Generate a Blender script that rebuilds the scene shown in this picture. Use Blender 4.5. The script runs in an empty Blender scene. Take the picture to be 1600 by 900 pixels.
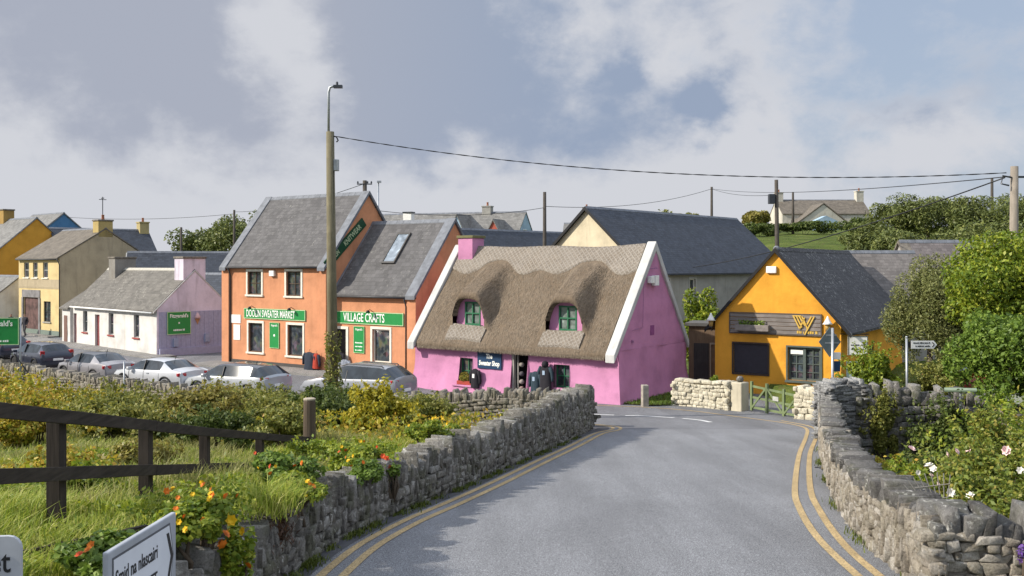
import bpy, bmesh, math, random
import numpy as np
from mathutils import Vector, Matrix, noise as mnoise
C = bpy.context.scene.collection
R = math.radians
RNG = np.random.default_rng(7)
random.seed(7)

# ------------------------------------------------------------------ scene graph helpers
def tag(o, label=None, cat=None, group=None, kind=None):
    if label: o['label'] = label
    if cat: o['category'] = cat
    if group: o['group'] = group
    if kind: o['kind'] = kind
    return o

def empty(name, loc, rz=0, label=None, cat=None, group=None):
    o = bpy.data.objects.new(name, None); C.objects.link(o)
    o.location = loc; o.rotation_euler = (0, 0, rz)
    return tag(o, label, cat, group)

def copy_tree(o, parent=None):
    c = o.copy(); C.objects.link(c)
    if parent is not None: c.parent = parent
    for ch in list(o.children): copy_tree(ch, c)
    return c

class MB:
    """collects faces and links them as one mesh object; metric UVs are laid per face"""
    def __init__(s): s.v = []; s.f = []; s.m = []
    def face(s, pts, mi=0):
        i = len(s.v); s.v.extend([tuple(p) for p in pts]); s.f.append(list(range(i, i + len(pts)))); s.m.append(mi); return s
    def mesh(s, vs, fs, mi=0):
        i = len(s.v); s.v.extend([tuple(p) for p in vs])
        for f in fs: s.f.append([i + k for k in f]); s.m.append(mi)
        return s
    def box(s, x0, x1, y0, y1, z0, z1, mi=0):
        v = [(x, y, z) for z in (z0, z1) for y in (y0, y1) for x in (x0, x1)]
        return s.mesh(v, [(0, 2, 3, 1), (4, 5, 7, 6), (0, 1, 5, 4), (1, 3, 7, 5), (3, 2, 6, 7), (2, 0, 4, 6)], mi)
    def bar(s, a, b, w, h, mi=0, up=(0, 0, 1)):
        a = Vector(a); b = Vector(b); d = (b - a).normalized(); up = Vector(up)
        if abs(d.dot(up)) > .98: up = Vector((1, 0, 0))
        r = d.cross(up).normalized() * (w / 2); u = r.cross(d).normalized() * (h / 2)
        v = [p + q for p in (a, b) for q in (-r - u, r - u, r + u, -r + u)]
        return s.mesh(v, [(0, 3, 2, 1), (4, 5, 6, 7), (0, 1, 5, 4), (1, 2, 6, 5), (2, 3, 7, 6), (3, 0, 4, 7)], mi)
    def tube(s, pts, rad, n=8, mi=0, caps=True):
        pts = [Vector(p) for p in pts]; k = len(pts)
        if not hasattr(rad, '__len__'): rad = [rad] * k
        vs = []; prev = None
        for i, p in enumerate(pts):
            d = (pts[min(i + 1, k - 1)] - pts[max(i - 1, 0)]).normalized()
            if prev is None:
                a = Vector((1, 0, 0)) if abs(d.x) < .9 else Vector((0, 1, 0)); r = d.cross(a).normalized()
            else:
                r = (prev - d * prev.dot(d)).normalized()
            prev = r; q = d.cross(r)
            vs += [p + (r * math.cos(2 * math.pi * j / n) + q * math.sin(2 * math.pi * j / n)) * rad[i] for j in range(n)]
        fs = [(i * n + j, i * n + (j + 1) % n, (i + 1) * n + (j + 1) % n, (i + 1) * n + j) for i in range(k - 1) for j in range(n)]
        if caps: fs += [tuple(range(n - 1, -1, -1)), tuple(range((k - 1) * n, k * n))]
        return s.mesh(vs, fs, mi)
    def lathe(s, c, prof, n=12, mi=0):
        c = Vector(c); vs = []
        for (r, z) in prof: vs += [c + Vector((r * math.cos(2 * math.pi * j / n), r * math.sin(2 * math.pi * j / n), z)) for j in range(n)]
        k = len(prof)
        fs = [(i * n + j, i * n + (j + 1) % n, (i + 1) * n + (j + 1) % n, (i + 1) * n + j) for i in range(k - 1) for j in range(n)]
        fs += [tuple(range(n - 1, -1, -1)), tuple(range((k - 1) * n, k * n))]
        return s.mesh(vs, fs, mi)
    def prism_x(s, yz, x0, x1, mi=0):
        """profile in the y-z plane swept along x"""
        n = len(yz); v = [(x0, y, z) for y, z in yz] + [(x1, y, z) for y, z in yz]
        fs = [tuple(range(n)), tuple(range(2 * n - 1, n - 1, -1))] + [(i, i + n, (i + 1) % n + n, (i + 1) % n) for i in range(n)]
        return s.mesh(v, fs, mi)
    def build(s, name, mats, parent=None, smooth=False, bevel=0, merge=False, loc=None):
        me = bpy.data.meshes.new(name); me.from_pydata(s.v, [], s.f)
        if not isinstance(mats, (list, tuple)): mats = [mats]
        for m in mats: me.materials.append(m)
        me.polygons.foreach_set('material_index', s.m)
        bm = bmesh.new(); bm.from_mesh(me)
        if merge: bmesh.ops.remove_doubles(bm, verts=bm.verts, dist=1e-4)
        bmesh.ops.recalc_face_normals(bm, faces=bm.faces)
        uvl = bm.loops.layers.uv.new('UVMap'); Z = Vector((0, 0, 1))
        for f in bm.faces:
            n = f.normal
            t = Vector((1, 0, 0)) if abs(n.z) > .985 else Z.cross(n).normalized()
            b = n.cross(t)
            for l in f.loops: l[uvl].uv = (l.vert.co.dot(t), l.vert.co.dot(b))
        bm.to_mesh(me); bm.free()
        if smooth: me.polygons.foreach_set('use_smooth', [True] * len(me.polygons))
        o = bpy.data.objects.new(name, me); C.objects.link(o)
        if parent is not None: o.parent = parent
        if loc is not None: o.location = loc
        if bevel:
            b = o.modifiers.new('bevel', 'BEVEL'); b.width = bevel; b.segments = 2; b.limit_method = 'ANGLE'
        return o

def arr_mesh(name, V, faces, mat, parent=None, loc=None, smooth=False):
    """big meshes straight from numpy arrays; faces is a list of (n,k) index arrays"""
    me = bpy.data.meshes.new(name); V = np.asarray(V, dtype=np.float32)
    me.vertices.add(len(V)); me.vertices.foreach_set('co', V.ravel())
    loops = np.concatenate([f.ravel() for f in faces]).astype(np.int32)
    tot = np.concatenate([np.full(len(f), f.shape[1]) for f in faces]).astype(np.int32)
    st = np.concatenate([[0], np.cumsum(tot)[:-1]]).astype(np.int32)
    me.loops.add(len(loops)); me.loops.foreach_set('vertex_index', loops)
    me.polygons.add(len(tot)); me.polygons.foreach_set('loop_start', st); me.polygons.foreach_set('loop_total', tot)
    if smooth: me.polygons.foreach_set('use_smooth', np.ones(len(tot), dtype=bool))
    me.materials.append(mat); me.update(calc_edges=True); me.validate()
    o = bpy.data.objects.new(name, me); C.objects.link(o)
    if parent is not None: o.parent = parent
    if loc is not None: o.location = loc
    return o

def text(name, body, mat, parent, loc, rot, size, ext=.006, sx=1, bold=0, align='CENTER', shear=0):
    cu = bpy.data.curves.new(name, 'FONT'); cu.body = body; cu.size = size; cu.extrude = ext
    cu.align_x = align; cu.align_y = 'CENTER'; cu.offset = bold; cu.shear = shear; cu.resolution_u = 3
    cu.materials.append(mat)
    q = bpy.data.objects.new(name, cu); C.objects.link(q)
    me = bpy.data.meshes.new_from_object(q.evaluated_get(bpy.context.evaluated_depsgraph_get())); bpy.data.objects.remove(q)
    o = bpy.data.objects.new(name, me); C.objects.link(o); o.parent = parent
    if not me.materials: me.materials.append(mat)
    o.location = loc; o.rotation_euler = rot; o.scale = (sx, 1, 1)
    return o

# ------------------------------------------------------------------ materials
class NT:
    def __init__(s, name):
        s.m = bpy.data.materials.new(name); s.m.use_nodes = True; s.t = s.m.node_tree
        s.t.nodes.clear(); s.out = s.n('ShaderNodeOutputMaterial'); s.p = s.n('ShaderNodeBsdfPrincipled')
        s.l(s.p.outputs[0], s.out.inputs[0]); s.tc = s.n('ShaderNodeTexCoord')
    def n(s, t, **kw):
        x = s.t.nodes.new(t)
        for k, v in kw.items(): setattr(x, k, v)
        return x
    def l(s, a, b): s.t.links.new(a, b)
    def mapping(s, scale=(1, 1, 1), coord='Object', rot=(0, 0, 0)):
        mp = s.n('ShaderNodeMapping'); mp.inputs['Scale'].default_value = scale; mp.inputs['Rotation'].default_value = rot
        s.l(s.tc.outputs[coord], mp.inputs[0]); return mp.outputs[0]
    def noise(s, scale, detail=4, vec=None, rough=.55, dist=0):
        x = s.n('ShaderNodeTexNoise'); x.inputs['Scale'].default_value = scale; x.inputs['Detail'].default_value = detail
        x.inputs['Roughness'].default_value = rough; x.inputs['Distortion'].default_value = dist
        s.l(vec if vec is not None else s.tc.outputs['Object'], x.inputs['Vector']); return x.outputs['Fac']
    def ramp(s, fac, stops, interp='LINEAR'):
        x = s.n('ShaderNodeValToRGB'); e = x.color_ramp; e.interpolation = interp
        while len(e.elements) > 1: e.elements.remove(e.elements[0])
        e.elements[0].position = stops[0][0]; e.elements[0].color = col(stops[0][1])
        for p, c in stops[1:]: y = e.elements.new(p); y.color = col(c)
        s.l(fac, x.inputs[0]); return x.outputs[0]
    def mix(s, fac, a, b, mode='MIX'):
        x = s.n('ShaderNodeMix', data_type='RGBA', blend_type=mode)
        for i, v in ((0, fac), (6, a), (7, b)):
            if hasattr(v, 'is_linked') or hasattr(v, 'links'): s.l(v, x.inputs[i])
            elif i == 0: x.inputs[0].default_value = v
            else: x.inputs[i].default_value = col(v)
        return x.outputs[2]
    def math(s, op, a, b=0):
        x = s.n('ShaderNodeMath', operation=op)
        for i, v in ((0, a), (1, b)):
            if hasattr(v, 'links'): s.l(v, x.inputs[i])
            else: x.inputs[i].default_value = v
        return x.outputs[0]
    def bump(s, h, strength=.3, dist=.02):
        b = s.n('ShaderNodeBump'); b.inputs['Strength'].default_value = strength; b.inputs['Distance'].default_value = dist
        s.l(h, b.inputs['Height'])
        if s.p.inputs['Normal'].links: s.l(s.p.inputs['Normal'].links[0].from_socket, b.inputs['Normal'])
        s.l(b.outputs[0], s.p.inputs['Normal'])
    def base(s, c):
        if hasattr(c, 'links'): s.l(c, s.p.inputs['Base Color'])
        else: s.p.inputs['Base Color'].default_value = col(c)
    def set(s, rough=.8, metal=0, spec=.3, **kw):
        s.p.inputs['Roughness'].default_value = rough; s.p.inputs['Metallic'].default_value = metal
        s.p.inputs['Specular IOR Level'].default_value = spec
        for k, v in kw.items(): s.p.inputs[k].default_value = v
        return s.m

def col(c):
    if isinstance(c, (int, float)): c = (c, c, c)
    return (c[0], c[1], c[2], 1)
def mul(c, k): return tuple(min(1, x * k) for x in c)

def m_plain(name, c, rough=.7, metal=0, var=.12, scale=6, bump=.0, spec=.3):
    t = NT(name); f = t.noise(scale, 4)
    t.base(t.ramp(f, [(.3, mul(c, 1 - var)), (.7, mul(c, 1 + var))]))
    if bump: t.bump(t.noise(scale * 8, 3), bump, .01)
    return t.set(rough, metal, spec)

def m_render(name, c, dirt=.25, stain=(.18, .15, .12), rough=.9, bump=.35):
    """painted rendered wall: blotches, runs of dirt, sandy bump"""
    t = NT(name); f = t.noise(.9, 5)
    b = t.ramp(f, [(.28, mul(c, .78)), (.5, c), (.74, mul(c, 1.12))])
    st = t.noise(1.0, 6, t.mapping((2.6, 2.6, .35)), .65)
    k = t.ramp(st, [(.52, (0, 0, 0)), (.78, (1, 1, 1))])
    b = t.mix(t.math('MULTIPLY', k, dirt), b, stain)
    b = t.mix(t.math('MULTIPLY', t.ramp(t.noise(9, 5), [(.55, (0, 0, 0)), (.75, (1, 1, 1))]), dirt * .5), b, mul(c, .6))
    t.base(b); t.bump(t.noise(2.2, 4), .5, .05); t.bump(t.noise(60, 3), bump, .008)
    return t.set(rough, 0, .2)

def m_slate(name, c, lichen=.25, row=.22, w=.3, lich=(.42, .41, .36), mortar=.55):
    t = NT(name); uv = t.tc.outputs['UV']
    br = t.n('ShaderNodeTexBrick', offset=.5); t.l(uv, br.inputs['Vector'])
    for k, v in (('Scale', 1), ('Mortar Size', .012), ('Mortar Smooth', .2), ('Brick Width', w), ('Row Height', row), ('Bias', 0)): br.inputs[k].default_value = v
    br.inputs['Color1'].default_value = col(mul(c, .55)); br.inputs['Color2'].default_value = col(mul(c, 1.45)); br.inputs['Mortar'].default_value = col(mul(c, mortar))
    b = t.mix(.55, br.outputs['Color'], t.ramp(t.noise(1.3, 5), [(.3, mul(c, .75)), (.7, mul(c, 1.3))]))
    k = t.ramp(t.noise(7, 6, rough=.7), [(.56, (0, 0, 0)), (.66, (1, 1, 1))])
    k2 = t.ramp(t.noise(.7, 3), [(.4, (.15, .15, .15)), (.65, (1, 1, 1))])
    b = t.mix(t.math('MULTIPLY', t.math('MULTIPLY', k, lichen), k2), b, lich)
    t.base(b)
    # each course is a wedge: height ramps down the slope
    sx = t.n('ShaderNodeSeparateXYZ'); t.l(uv, sx.inputs[0])
    h = t.math('FRACT', t.math('MULTIPLY', sx.outputs[1], 1 / row))
    t.bump(t.math('SUBTRACT', 1, h), .55, .03); t.bump(br.outputs['Fac'], -.35, .015); t.bump(t.noise(25, 4), .25, .01)
    return t.set(.75, 0, .3)

def m_stone(name, cols, lichen=.5, lich=(.62, .61, .56), moss=0, mossc=(.09, .1, .03), lo=.57):
    t = NT(name); g = t.n('ShaderNodeNewGeometry')
    stops = [(i / max(1, len(cols) - 1), c) for i, c in enumerate(cols)]
    b = t.ramp(g.outputs['Random Per Island'], stops)
    b = t.mix(.75, b, t.ramp(t.noise(7, 8, rough=.72), [(.28, .30), (.47, .9), (.6, 1.15)]), 'MULTIPLY')
    b = t.mix(.6, b, t.ramp(t.noise(46, 4, rough=.75), [(.33, .35), (.5, 1.0), (.68, 1.3)]), 'MULTIPLY')
    k = t.ramp(t.noise(14, 5, rough=.7), [(lo, (0, 0, 0)), (lo + .06, (1, 1, 1))])
    k2 = t.ramp(t.noise(2.1, 4), [(.4, (0, 0, 0)), (.6, (1, 1, 1))])
    b = t.mix(t.math('MULTIPLY', t.math('MULTIPLY', k, k2), lichen), b, lich)
    if moss: b = t.mix(t.math('MULTIPLY', t.ramp(t.noise(3.1, 5), [(.5, (0, 0, 0)), (.64, (1, 1, 1))]), moss), b, mossc)
    t.base(b); t.bump(t.noise(12, 8, rough=.75), 1.0, .06); t.bump(t.noise(60, 4, rough=.7), .6, .015)
    return t.set(.9, 0, .2)

def m_leaf(name, cols, trans=.35, rough=.5, clump=1.2):
    t = NT(name); g = t.n('ShaderNodeNewGeometry')
    f = t.math('ADD', t.math('MULTIPLY', g.outputs['Random Per Island'], .65), t.math('MULTIPLY', t.noise(clump, 2), .45))
    stops = [(.08 + .84 * i / max(1, len(cols) - 1), c) for i, c in enumerate(cols)]
    b = t.ramp(f, stops); t.base(b); t.set(rough, 0, .35)
    tr = t.n('ShaderNodeBsdfTranslucent'); t.l(b, tr.inputs[0])
    mx = t.n('ShaderNodeMixShader'); mx.inputs[0].default_value = trans
    t.l(t.p.outputs[0], mx.inputs[1]); t.l(tr.outputs[0], mx.inputs[2]); t.l(mx.outputs[0], t.out.inputs[0])
    return t.m

def m_glass(name, c=(.02, .025, .03), goods=0):
    t = NT(name); f = t.noise(1.7, 4, dist=1)
    b = t.ramp(f, [(.35, c), (.6, mul(c, 2.2)), (.72, mul(c, 5))])
    if goods:
        v = t.n('ShaderNodeTexVoronoi'); v.inputs['Scale'].default_value = 4.2; t.l(t.mapping((1, 1, .7)), v.inputs['Vector'])
        hs = t.n('ShaderNodeHueSaturation'); hs.inputs['Saturation'].default_value = .45; hs.inputs['Value'].default_value = .16; t.l(v.outputs['Color'], hs.inputs['Color'])
        b = t.mix(t.math('MULTIPLY', t.ramp(t.noise(2.6, 3), [(.42, (0, 0, 0)), (.58, (1, 1, 1))]), goods), b, hs.outputs[0])
    t.base(b); return t.set(.06, 0, .6)


def m_paint(name, c):
    t = NT(name); t.base(t.ramp(t.noise(3, 3), [(.3, mul(c, .93)), (.7, mul(c, 1.05))]))
    return t.set(.28, .25, .5, **{'Coat Weight': .8, 'Coat Roughness': .06})

def m_wood(name, c, along='x', var=.35, rough=.85):
    t = NT(name); sc = {'x': (.8, 14, 14), 'y': (14, .8, 14), 'z': (14, 14, .8)}[along]
    f = t.noise(2.0, 6, t.mapping(sc), .65)
    b = t.ramp(f, [(.3, mul(c, 1 - var)), (.55, c), (.75, mul(c, 1 + var))])
    b = t.mix(t.math('MULTIPLY', t.ramp(t.noise(2.3, 4), [(.5, (0, 0, 0)), (.7, (1, 1, 1))]), .35), b, mul(c, 1.7))
    t.base(b); t.bump(f, .5, .01); return t.set(rough, 0, .2)

GLASS = m_glass('window_glass', goods=.8); CARGLASS = m_glass('car_glass', (.015, .02, .025))
WHITE = m_plain('white_paint', (.78, .77, .74), .5); WHITEDULL = m_render('white_coping_paint', (.50, .495, .475), .4)
CREAMTRIM = m_plain('cream_trim_paint', (.72, .68, .58), .6)
BLACK = m_plain('black_paint', (.018, .018, .02), .45); DARKMETAL = m_plain('dark_metal', (.06, .065, .075), .45, .5)
GREYMETAL = m_plain('galvanised_metal', (.36, .38, .40), .45, .6); GREENP = m_plain('green_window_paint', (.03, .14, .07), .45)
GREYFRAME = m_plain('grey_green_frame', (.09, .11, .10), .5); BROWNFRAME = m_wood('brown_window_wood', (.10, .075, .055), 'z')
SIGNGREEN = m_plain('sign_green', (.022, .24, .06), .4, var=.06); SIGNBORDER = m_plain('sign_border_cream', (.48, .62, .36), .5)
DARKGREEN = m_plain('sign_dark_green', (.012, .06, .025), .5); LETTER = m_plain('sign_white_letters', (.85, .86, .8), .5, var=.02)
NAVY = m_plain('sign_navy', (.015, .045, .10), .45, var=.08); REDP = m_plain('dull_red_paint', (.30, .055, .045), .6)
RUBBER = m_plain('tyre_rubber', (.02, .02, .02), .85); TAIL = m_plain('tail_light_red', (.35, .012, .015), .2, spec=.6)
TERRA = m_plain('terracotta', (.34, .14, .08), .85, bump=.2); MORTAR = m_plain('old_mortar', (.17, .15, .125), .95, var=.35, scale=5, bump=.5)
DARKMORTAR = m_plain('dark_damp_mortar', (.055, .05, .042), .95, var=.4, scale=4, bump=.5)
LEAD = m_plain('lead_grey_coping', (.16, .17, .19), .7, var=.25, scale=3, bump=.2)
GUTTER = m_plain('dark_gutter', (.05, .05, .052), .5); SOIL = m_plain('dark_soil', (.05, .035, .02), 1)
STEM = m_wood('plant_stem', (.085, .065, .045), 'z'); BARK = m_wood('grey_bark', (.20, .165, .13), 'z', .3)
POLEWOOD = m_wood('weathered_pole_wood', (.20, .175, .125), 'z', .25)
GREYPOLE = m_wood('pale_pole_wood', (.25, .215, .175), 'z', .25)
# ------------------------------------------------------------------ terrain
def smooth_path(pts, step=.25):
    """Catmull-Rom through 2D points, resampled"""
    P = [np.array(p, float) for p in pts]; P = [2 * P[0] - P[1]] + P + [2 * P[-1] - P[-2]]; out = []
    for i in range(1, len(P) - 2):
        p0, p1, p2, p3 = P[i - 1:i + 3]; n = max(2, int(np.linalg.norm(p2 - p1) / step))
        for k in range(n):
            t = k / n
            out.append(.5 * (2 * p1 + (p2 - p0) * t + (2 * p0 - 5 * p1 + 4 * p2 - p3) * t * t + (3 * p1 - p0 - 3 * p2 + p3) * t ** 3))
    out.append(P[-2]); return np.array(out)

def offset_path(P, d):
    """shift to the right of the walking direction by d"""
    T = np.gradient(P, axis=0); T /= np.linalg.norm(T, axis=1)[:, None]
    return P + np.stack([T[:, 1], -T[:, 0]], 1) * d

LEFT_PTS = [(-2.75, -4), (-2.72, 3), (-2.68, 7), (-2.65, 9), (-2.57, 10.7), (-2.42, 12.1), (-2.05, 13.8), (-1.6, 15.3), (-.92, 17.7), (0, 21.2), (1.0, 24.9), (2.33, 30.1)]
RIGHT_PTS = [(4.15, 9.6), (4.3, 11.1), (4.72, 13.4), (5.6, 16.8), (7.2, 22.3), (8.4, 26.0)]
LP = smooth_path(LEFT_PTS, .25); RP = smooth_path(RIGHT_PTS, .25)
STREET_WALL = smooth_path([(2.1, 30.75), (-1.5, 31.6), (-5, 33.2), (-10, 36.4), (-16, 40.1), (-24, 46.6), (-33, 55), (-46, 68)], .3)

def left_x(Y): return np.interp(Y, LP[:, 1], LP[:, 0])
def right_x(Y):
    return np.interp(Y, [-4, 5, 9.6, 11.1, 13.4, 16.8, 22.3, 25.8, 29.5, 33, 36.5], [4.3, 4.2, 4.15, 4.3, 4.72, 5.6, 7.2, 8.4, 9.7, 11.2, 13])
def wall_y(X): return np.interp(X, STREET_WALL[::-1, 0], STREET_WALL[::-1, 1])

def road_z(Y):
    Y = np.asarray(Y, float); t = np.clip((Y - 27) / 12, 0, 1)
    h = .766 * (2 * t ** 3 - 3 * t ** 2 + 1) - 1.09 * (t ** 3 - 2 * t ** 2 + t)
    return np.where(Y < 27, 3.22 - .0909 * Y, h)
def street_z(X, Y):
    w = np.clip((np.asarray(X, float) + 8) / 8, 0, 1); w = w * w * (3 - 2 * w)
    return road_z(Y) * w - .3 * np.exp(-((X + 2.5) ** 2 / 40 + (Y - 42.5) ** 2 / 14))
def sstep(a, b, x): t = np.clip((x - a) / (b - a), 0, 1); return t * t * (3 - 2 * t)

def bank_z(X, Y):
    z = np.interp(Y, [-10, 0, 6, 8, 10.2, 12.9, 18, 22, 26, 32, 38, 60], [3.5, 3.55, 3.45, 3.38, 3.08, 2.6, 2.05, 1.6, 1.0, .1, -.5, -.6])
    return z + .06 * np.sin(X * 1.3 + Y) + .05 * np.sin(Y * 2.1 - X * .7)
def hill_z(X, Y):
    r = np.interp(Y, [48, 60, 70, 85, 100, 130, 180, 400, 900], [0, 1.2, 3.4, 6.3, 7.9, 10.4, 11.5, 8, 0]) * sstep(13, 26, X - (Y - 60) * .02)
    l = np.interp(Y, [78, 110, 150, 300, 800], [0, 3.5, 6, 6, 0]) * sstep(5, -12, X)
    m = np.interp(Y, [66, 85, 140, 300, 800], [0, 1.8, 4, 4, 0]) * sstep(-12, 5, X) * sstep(26, 13, X)
    return r + l + m
def right_z(X, Y):
    z = np.interp(Y, [-10, 4, 9.4, 13, 17, 20, 24.5, 26.3, 27.0, 28, 33, 38, 46], [2.3, 2.2, 2.0, 1.7, 1.1, .3, .15, .15, 1.3, 1.5, 1.0, .5, .35])
    return z + .05 * np.sin(X * 2 + Y)

def ground_z(X, Y):
    X = np.asarray(X, float); Y = np.asarray(Y, float); X, Y = np.broadcast_arrays(X, Y)
    xl = left_x(Y); xr = right_x(Y)
    road = np.where(Y < 30.3, road_z(Y), street_z(X, Y)) - .05
    z = road.copy()
    wl = sstep(0.0, .35, xl - .12 - X) * (Y < 30.3)
    z = z * (1 - wl) + bank_z(X, Y) * wl
    wr = sstep(.1, .5, X - xr) * (Y < 37)
    z = z * (1 - wr) + right_z(X, Y) * wr
    # river side of the street wall
    s = (Y >= 30.3) & (X < 2.3)
    ws = np.where(s, sstep(.1, .5, wall_y(X) - Y), 0); z = z * (1 - ws) + bank_z(X, Y) * ws
    far = (Y >= 37) & (X > 11); z = np.where(far, right_z(X, Y), z)
    return z + hill_z(X, Y)
def gz(x, y): return float(ground_z(x, y))

def axis(lo, hi, step, out, growth=1.25):
    a = list(np.arange(lo, hi + 1e-6, step)); d = step
    while a[-1] < out: d *= growth; a.append(a[-1] + d)
    d = step
    while a[0] > -out: d *= growth; a.insert(0, a[0] - d)
    return np.array(a)

def grid_faces(nx, ny):
    i = np.arange(nx - 1)[:, None] * ny + np.arange(ny - 1)[None, :]; i = i.ravel()
    return np.stack([i, i + ny, i + ny + 1, i + 1], 1)

def build_ground():
    xs = axis(-40, 30, .4, 3500); ys = axis(-6, 62, .4, 3500)
    X, Y = np.meshgrid(xs, ys, indexing='ij'); Z = ground_z(X, Y)
    V = np.stack([X.ravel(), Y.ravel(), Z.ravel()], 1)
    t = NT('ground_grass_and_earth'); f = t.noise(.35, 6)
    b = t.ramp(f, [(.3, (.045, .07, .015)), (.5, (.085, .12, .022)), (.7, (.14, .16, .04))])
    b = t.mix(t.math('MULTIPLY', t.ramp(t.noise(2.5, 6), [(.5, (0, 0, 0)), (.68, (1, 1, 1))]), .6), b, (.11, .085, .04))
    b = t.mix(t.math('MULTIPLY', t.ramp(t.noise(11, 5), [(.45, (0, 0, 0)), (.7, (1, 1, 1))]), .45), b, (.03, .05, .012))
    t.base(b); t.bump(t.noise(6, 6), 1, .15); t.set(.95, 0, .1)
    g = arr_mesh('ground', V, [grid_faces(len(xs), len(ys))], t.m, smooth=True); tag(g, kind='structure')

def m_asphalt(name, base, patch=.2, crack=True):
    t = NT(name); sp = t.noise(70, 3, rough=.9); big = t.noise(.45, 4)
    b = t.ramp(sp, [(.38, mul(base, .35)), (.5, base), (.60, mul(base, 2.1))])
    b = t.mix(.8, b, t.ramp(big, [(.3, 1 - patch), (.7, 1.0)]), 'MULTIPLY')
    wear = t.noise(1.0, 4, t.mapping((1.3, .12, 1)))
    b = t.mix(.6, b, t.ramp(wear, [(.35, .68), (.6, 1.0)]), 'MULTIPLY')
    mid = t.noise(28, 4, rough=.7)
    b = t.mix(.7, b, t.ramp(mid, [(.3, .7), (.6, 1.0)]), 'MULTIPLY')
    if crack:
        v = t.n('ShaderNodeTexVoronoi', feature='DISTANCE_TO_EDGE'); v.inputs['Scale'].default_value = .32
        wv = t.n('ShaderNodeMix', data_type='VECTOR'); wv.inputs[0].default_value = .12
        nn = t.n('ShaderNodeTexNoise'); nn.inputs['Scale'].default_value = 1.6; nn.inputs['Detail'].default_value = 5
        t.l(t.tc.outputs['Object'], nn.inputs['Vector']); t.l(t.tc.outputs['Object'], wv.inputs[4]); t.l(nn.outputs['Color'], wv.inputs[5]); t.l(wv.outputs[1], v.inputs['Vector'])
        k = t.ramp(v.outputs['Distance'], [(.0, (1, 1, 1)), (.012, (0, 0, 0))])
        gate = t.ramp(t.noise(.5, 3), [(.5, (0, 0, 0)), (.62, (1, 1, 1))])
        b = t.mix(t.math('MULTIPLY', t.math('MULTIPLY', k, gate), .75), b, mul(base, .25))
    t.base(b); t.bump(sp, .45, .006); t.bump(mid, .3, .01); return t.set(.85, 0, .25)
ASPH = m_asphalt('chip_asphalt', (.205, .208, .216), crack=False); ASPH2 = m_asphalt('street_asphalt', (.175, .177, .185), .25, crack=False)
PAVE = m_asphalt('pavement_concrete', (.25, .24, .225), .2)

def build_road():
    ys = np.arange(-4, 30.01, .25); n = 15; rows = []
    for y in ys:
        a, b = left_x(y) - .12, right_x(y) + .1
        xs = np.linspace(a, b, n); rows.append(np.stack([xs, np.full(n, y), np.full(n, float(road_z(y)))], 1))
    V = np.concatenate(rows); tag(arr_mesh('road', V, [grid_faces(len(ys), n)], ASPH, smooth=True), kind='structure')
    cols = []; xs = np.concatenate([np.arange(-70, -8, .8), np.arange(-8, 13.6, .3)]); m = 90
    for x in xs:
        if x <= 2.33: y0 = float(wall_y(x)) - .05
        elif x <= float(right_x(30.0)): y0 = 30.0
        else: y0 = float(np.interp(x, [9.89, 11.2, 13, 14], [30.0, 33, 36.5, 38]))
        y1 = 47 if x > 9 else 57 if x > -14 else 60 + (-14 - x) * 1.1
        yy = y0 + (y1 - y0) * np.linspace(0, 1, m) ** 1.3
        cols.append(np.stack([np.full(m, x), yy, street_z(x, yy)], 1))
    V = np.concatenate(cols); tag(arr_mesh('street', V, [grid_faces(len(xs), m)], ASPH2, smooth=True), kind='structure')

def surf_z(x, y): return float(road_z(y)) if y < 30 else float(street_z(x, y))
def strip(name, P, w, mat, dz=.008, dash=None, wfun=None):
    P = np.asarray(P); L = offset_path(P, -w / 2); Q = offset_path(P, w / 2); mb = MB()
    for i in range(len(P) - 1):
        mb.face([(q[0], q[1], surf_z(q[0], q[1]) + dz) for q in (L[i], L[i + 1], Q[i + 1], Q[i])])
    o = mb.build(name, mat, merge=True); return tag(o, kind='structure')

def m_roadpaint(name, c):
    t = NT(name); k = t.ramp(t.noise(38, 5, rough=.75), [(.43, (0, 0, 0)), (.52, (1, 1, 1))])
    b = t.ramp(t.noise(1.5, 4), [(.3, mul(c, .75)), (.7, mul(c, 1.12))])
    t.base(t.mix(k, mul(c, .45), b)); t.bump(t.noise(150, 2), .4, .005); return t.set(.8, 0, .2)
YEL = m_roadpaint('worn_yellow_road_paint', (.52, .385, .20)); WHT = m_roadpaint('worn_white_road_paint', (.78, .78, .76))
GUT = m_plain('damp_gutter_tarmac', (.075, .075, .08), .9, var=.3, scale=3, bump=.3)

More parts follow.
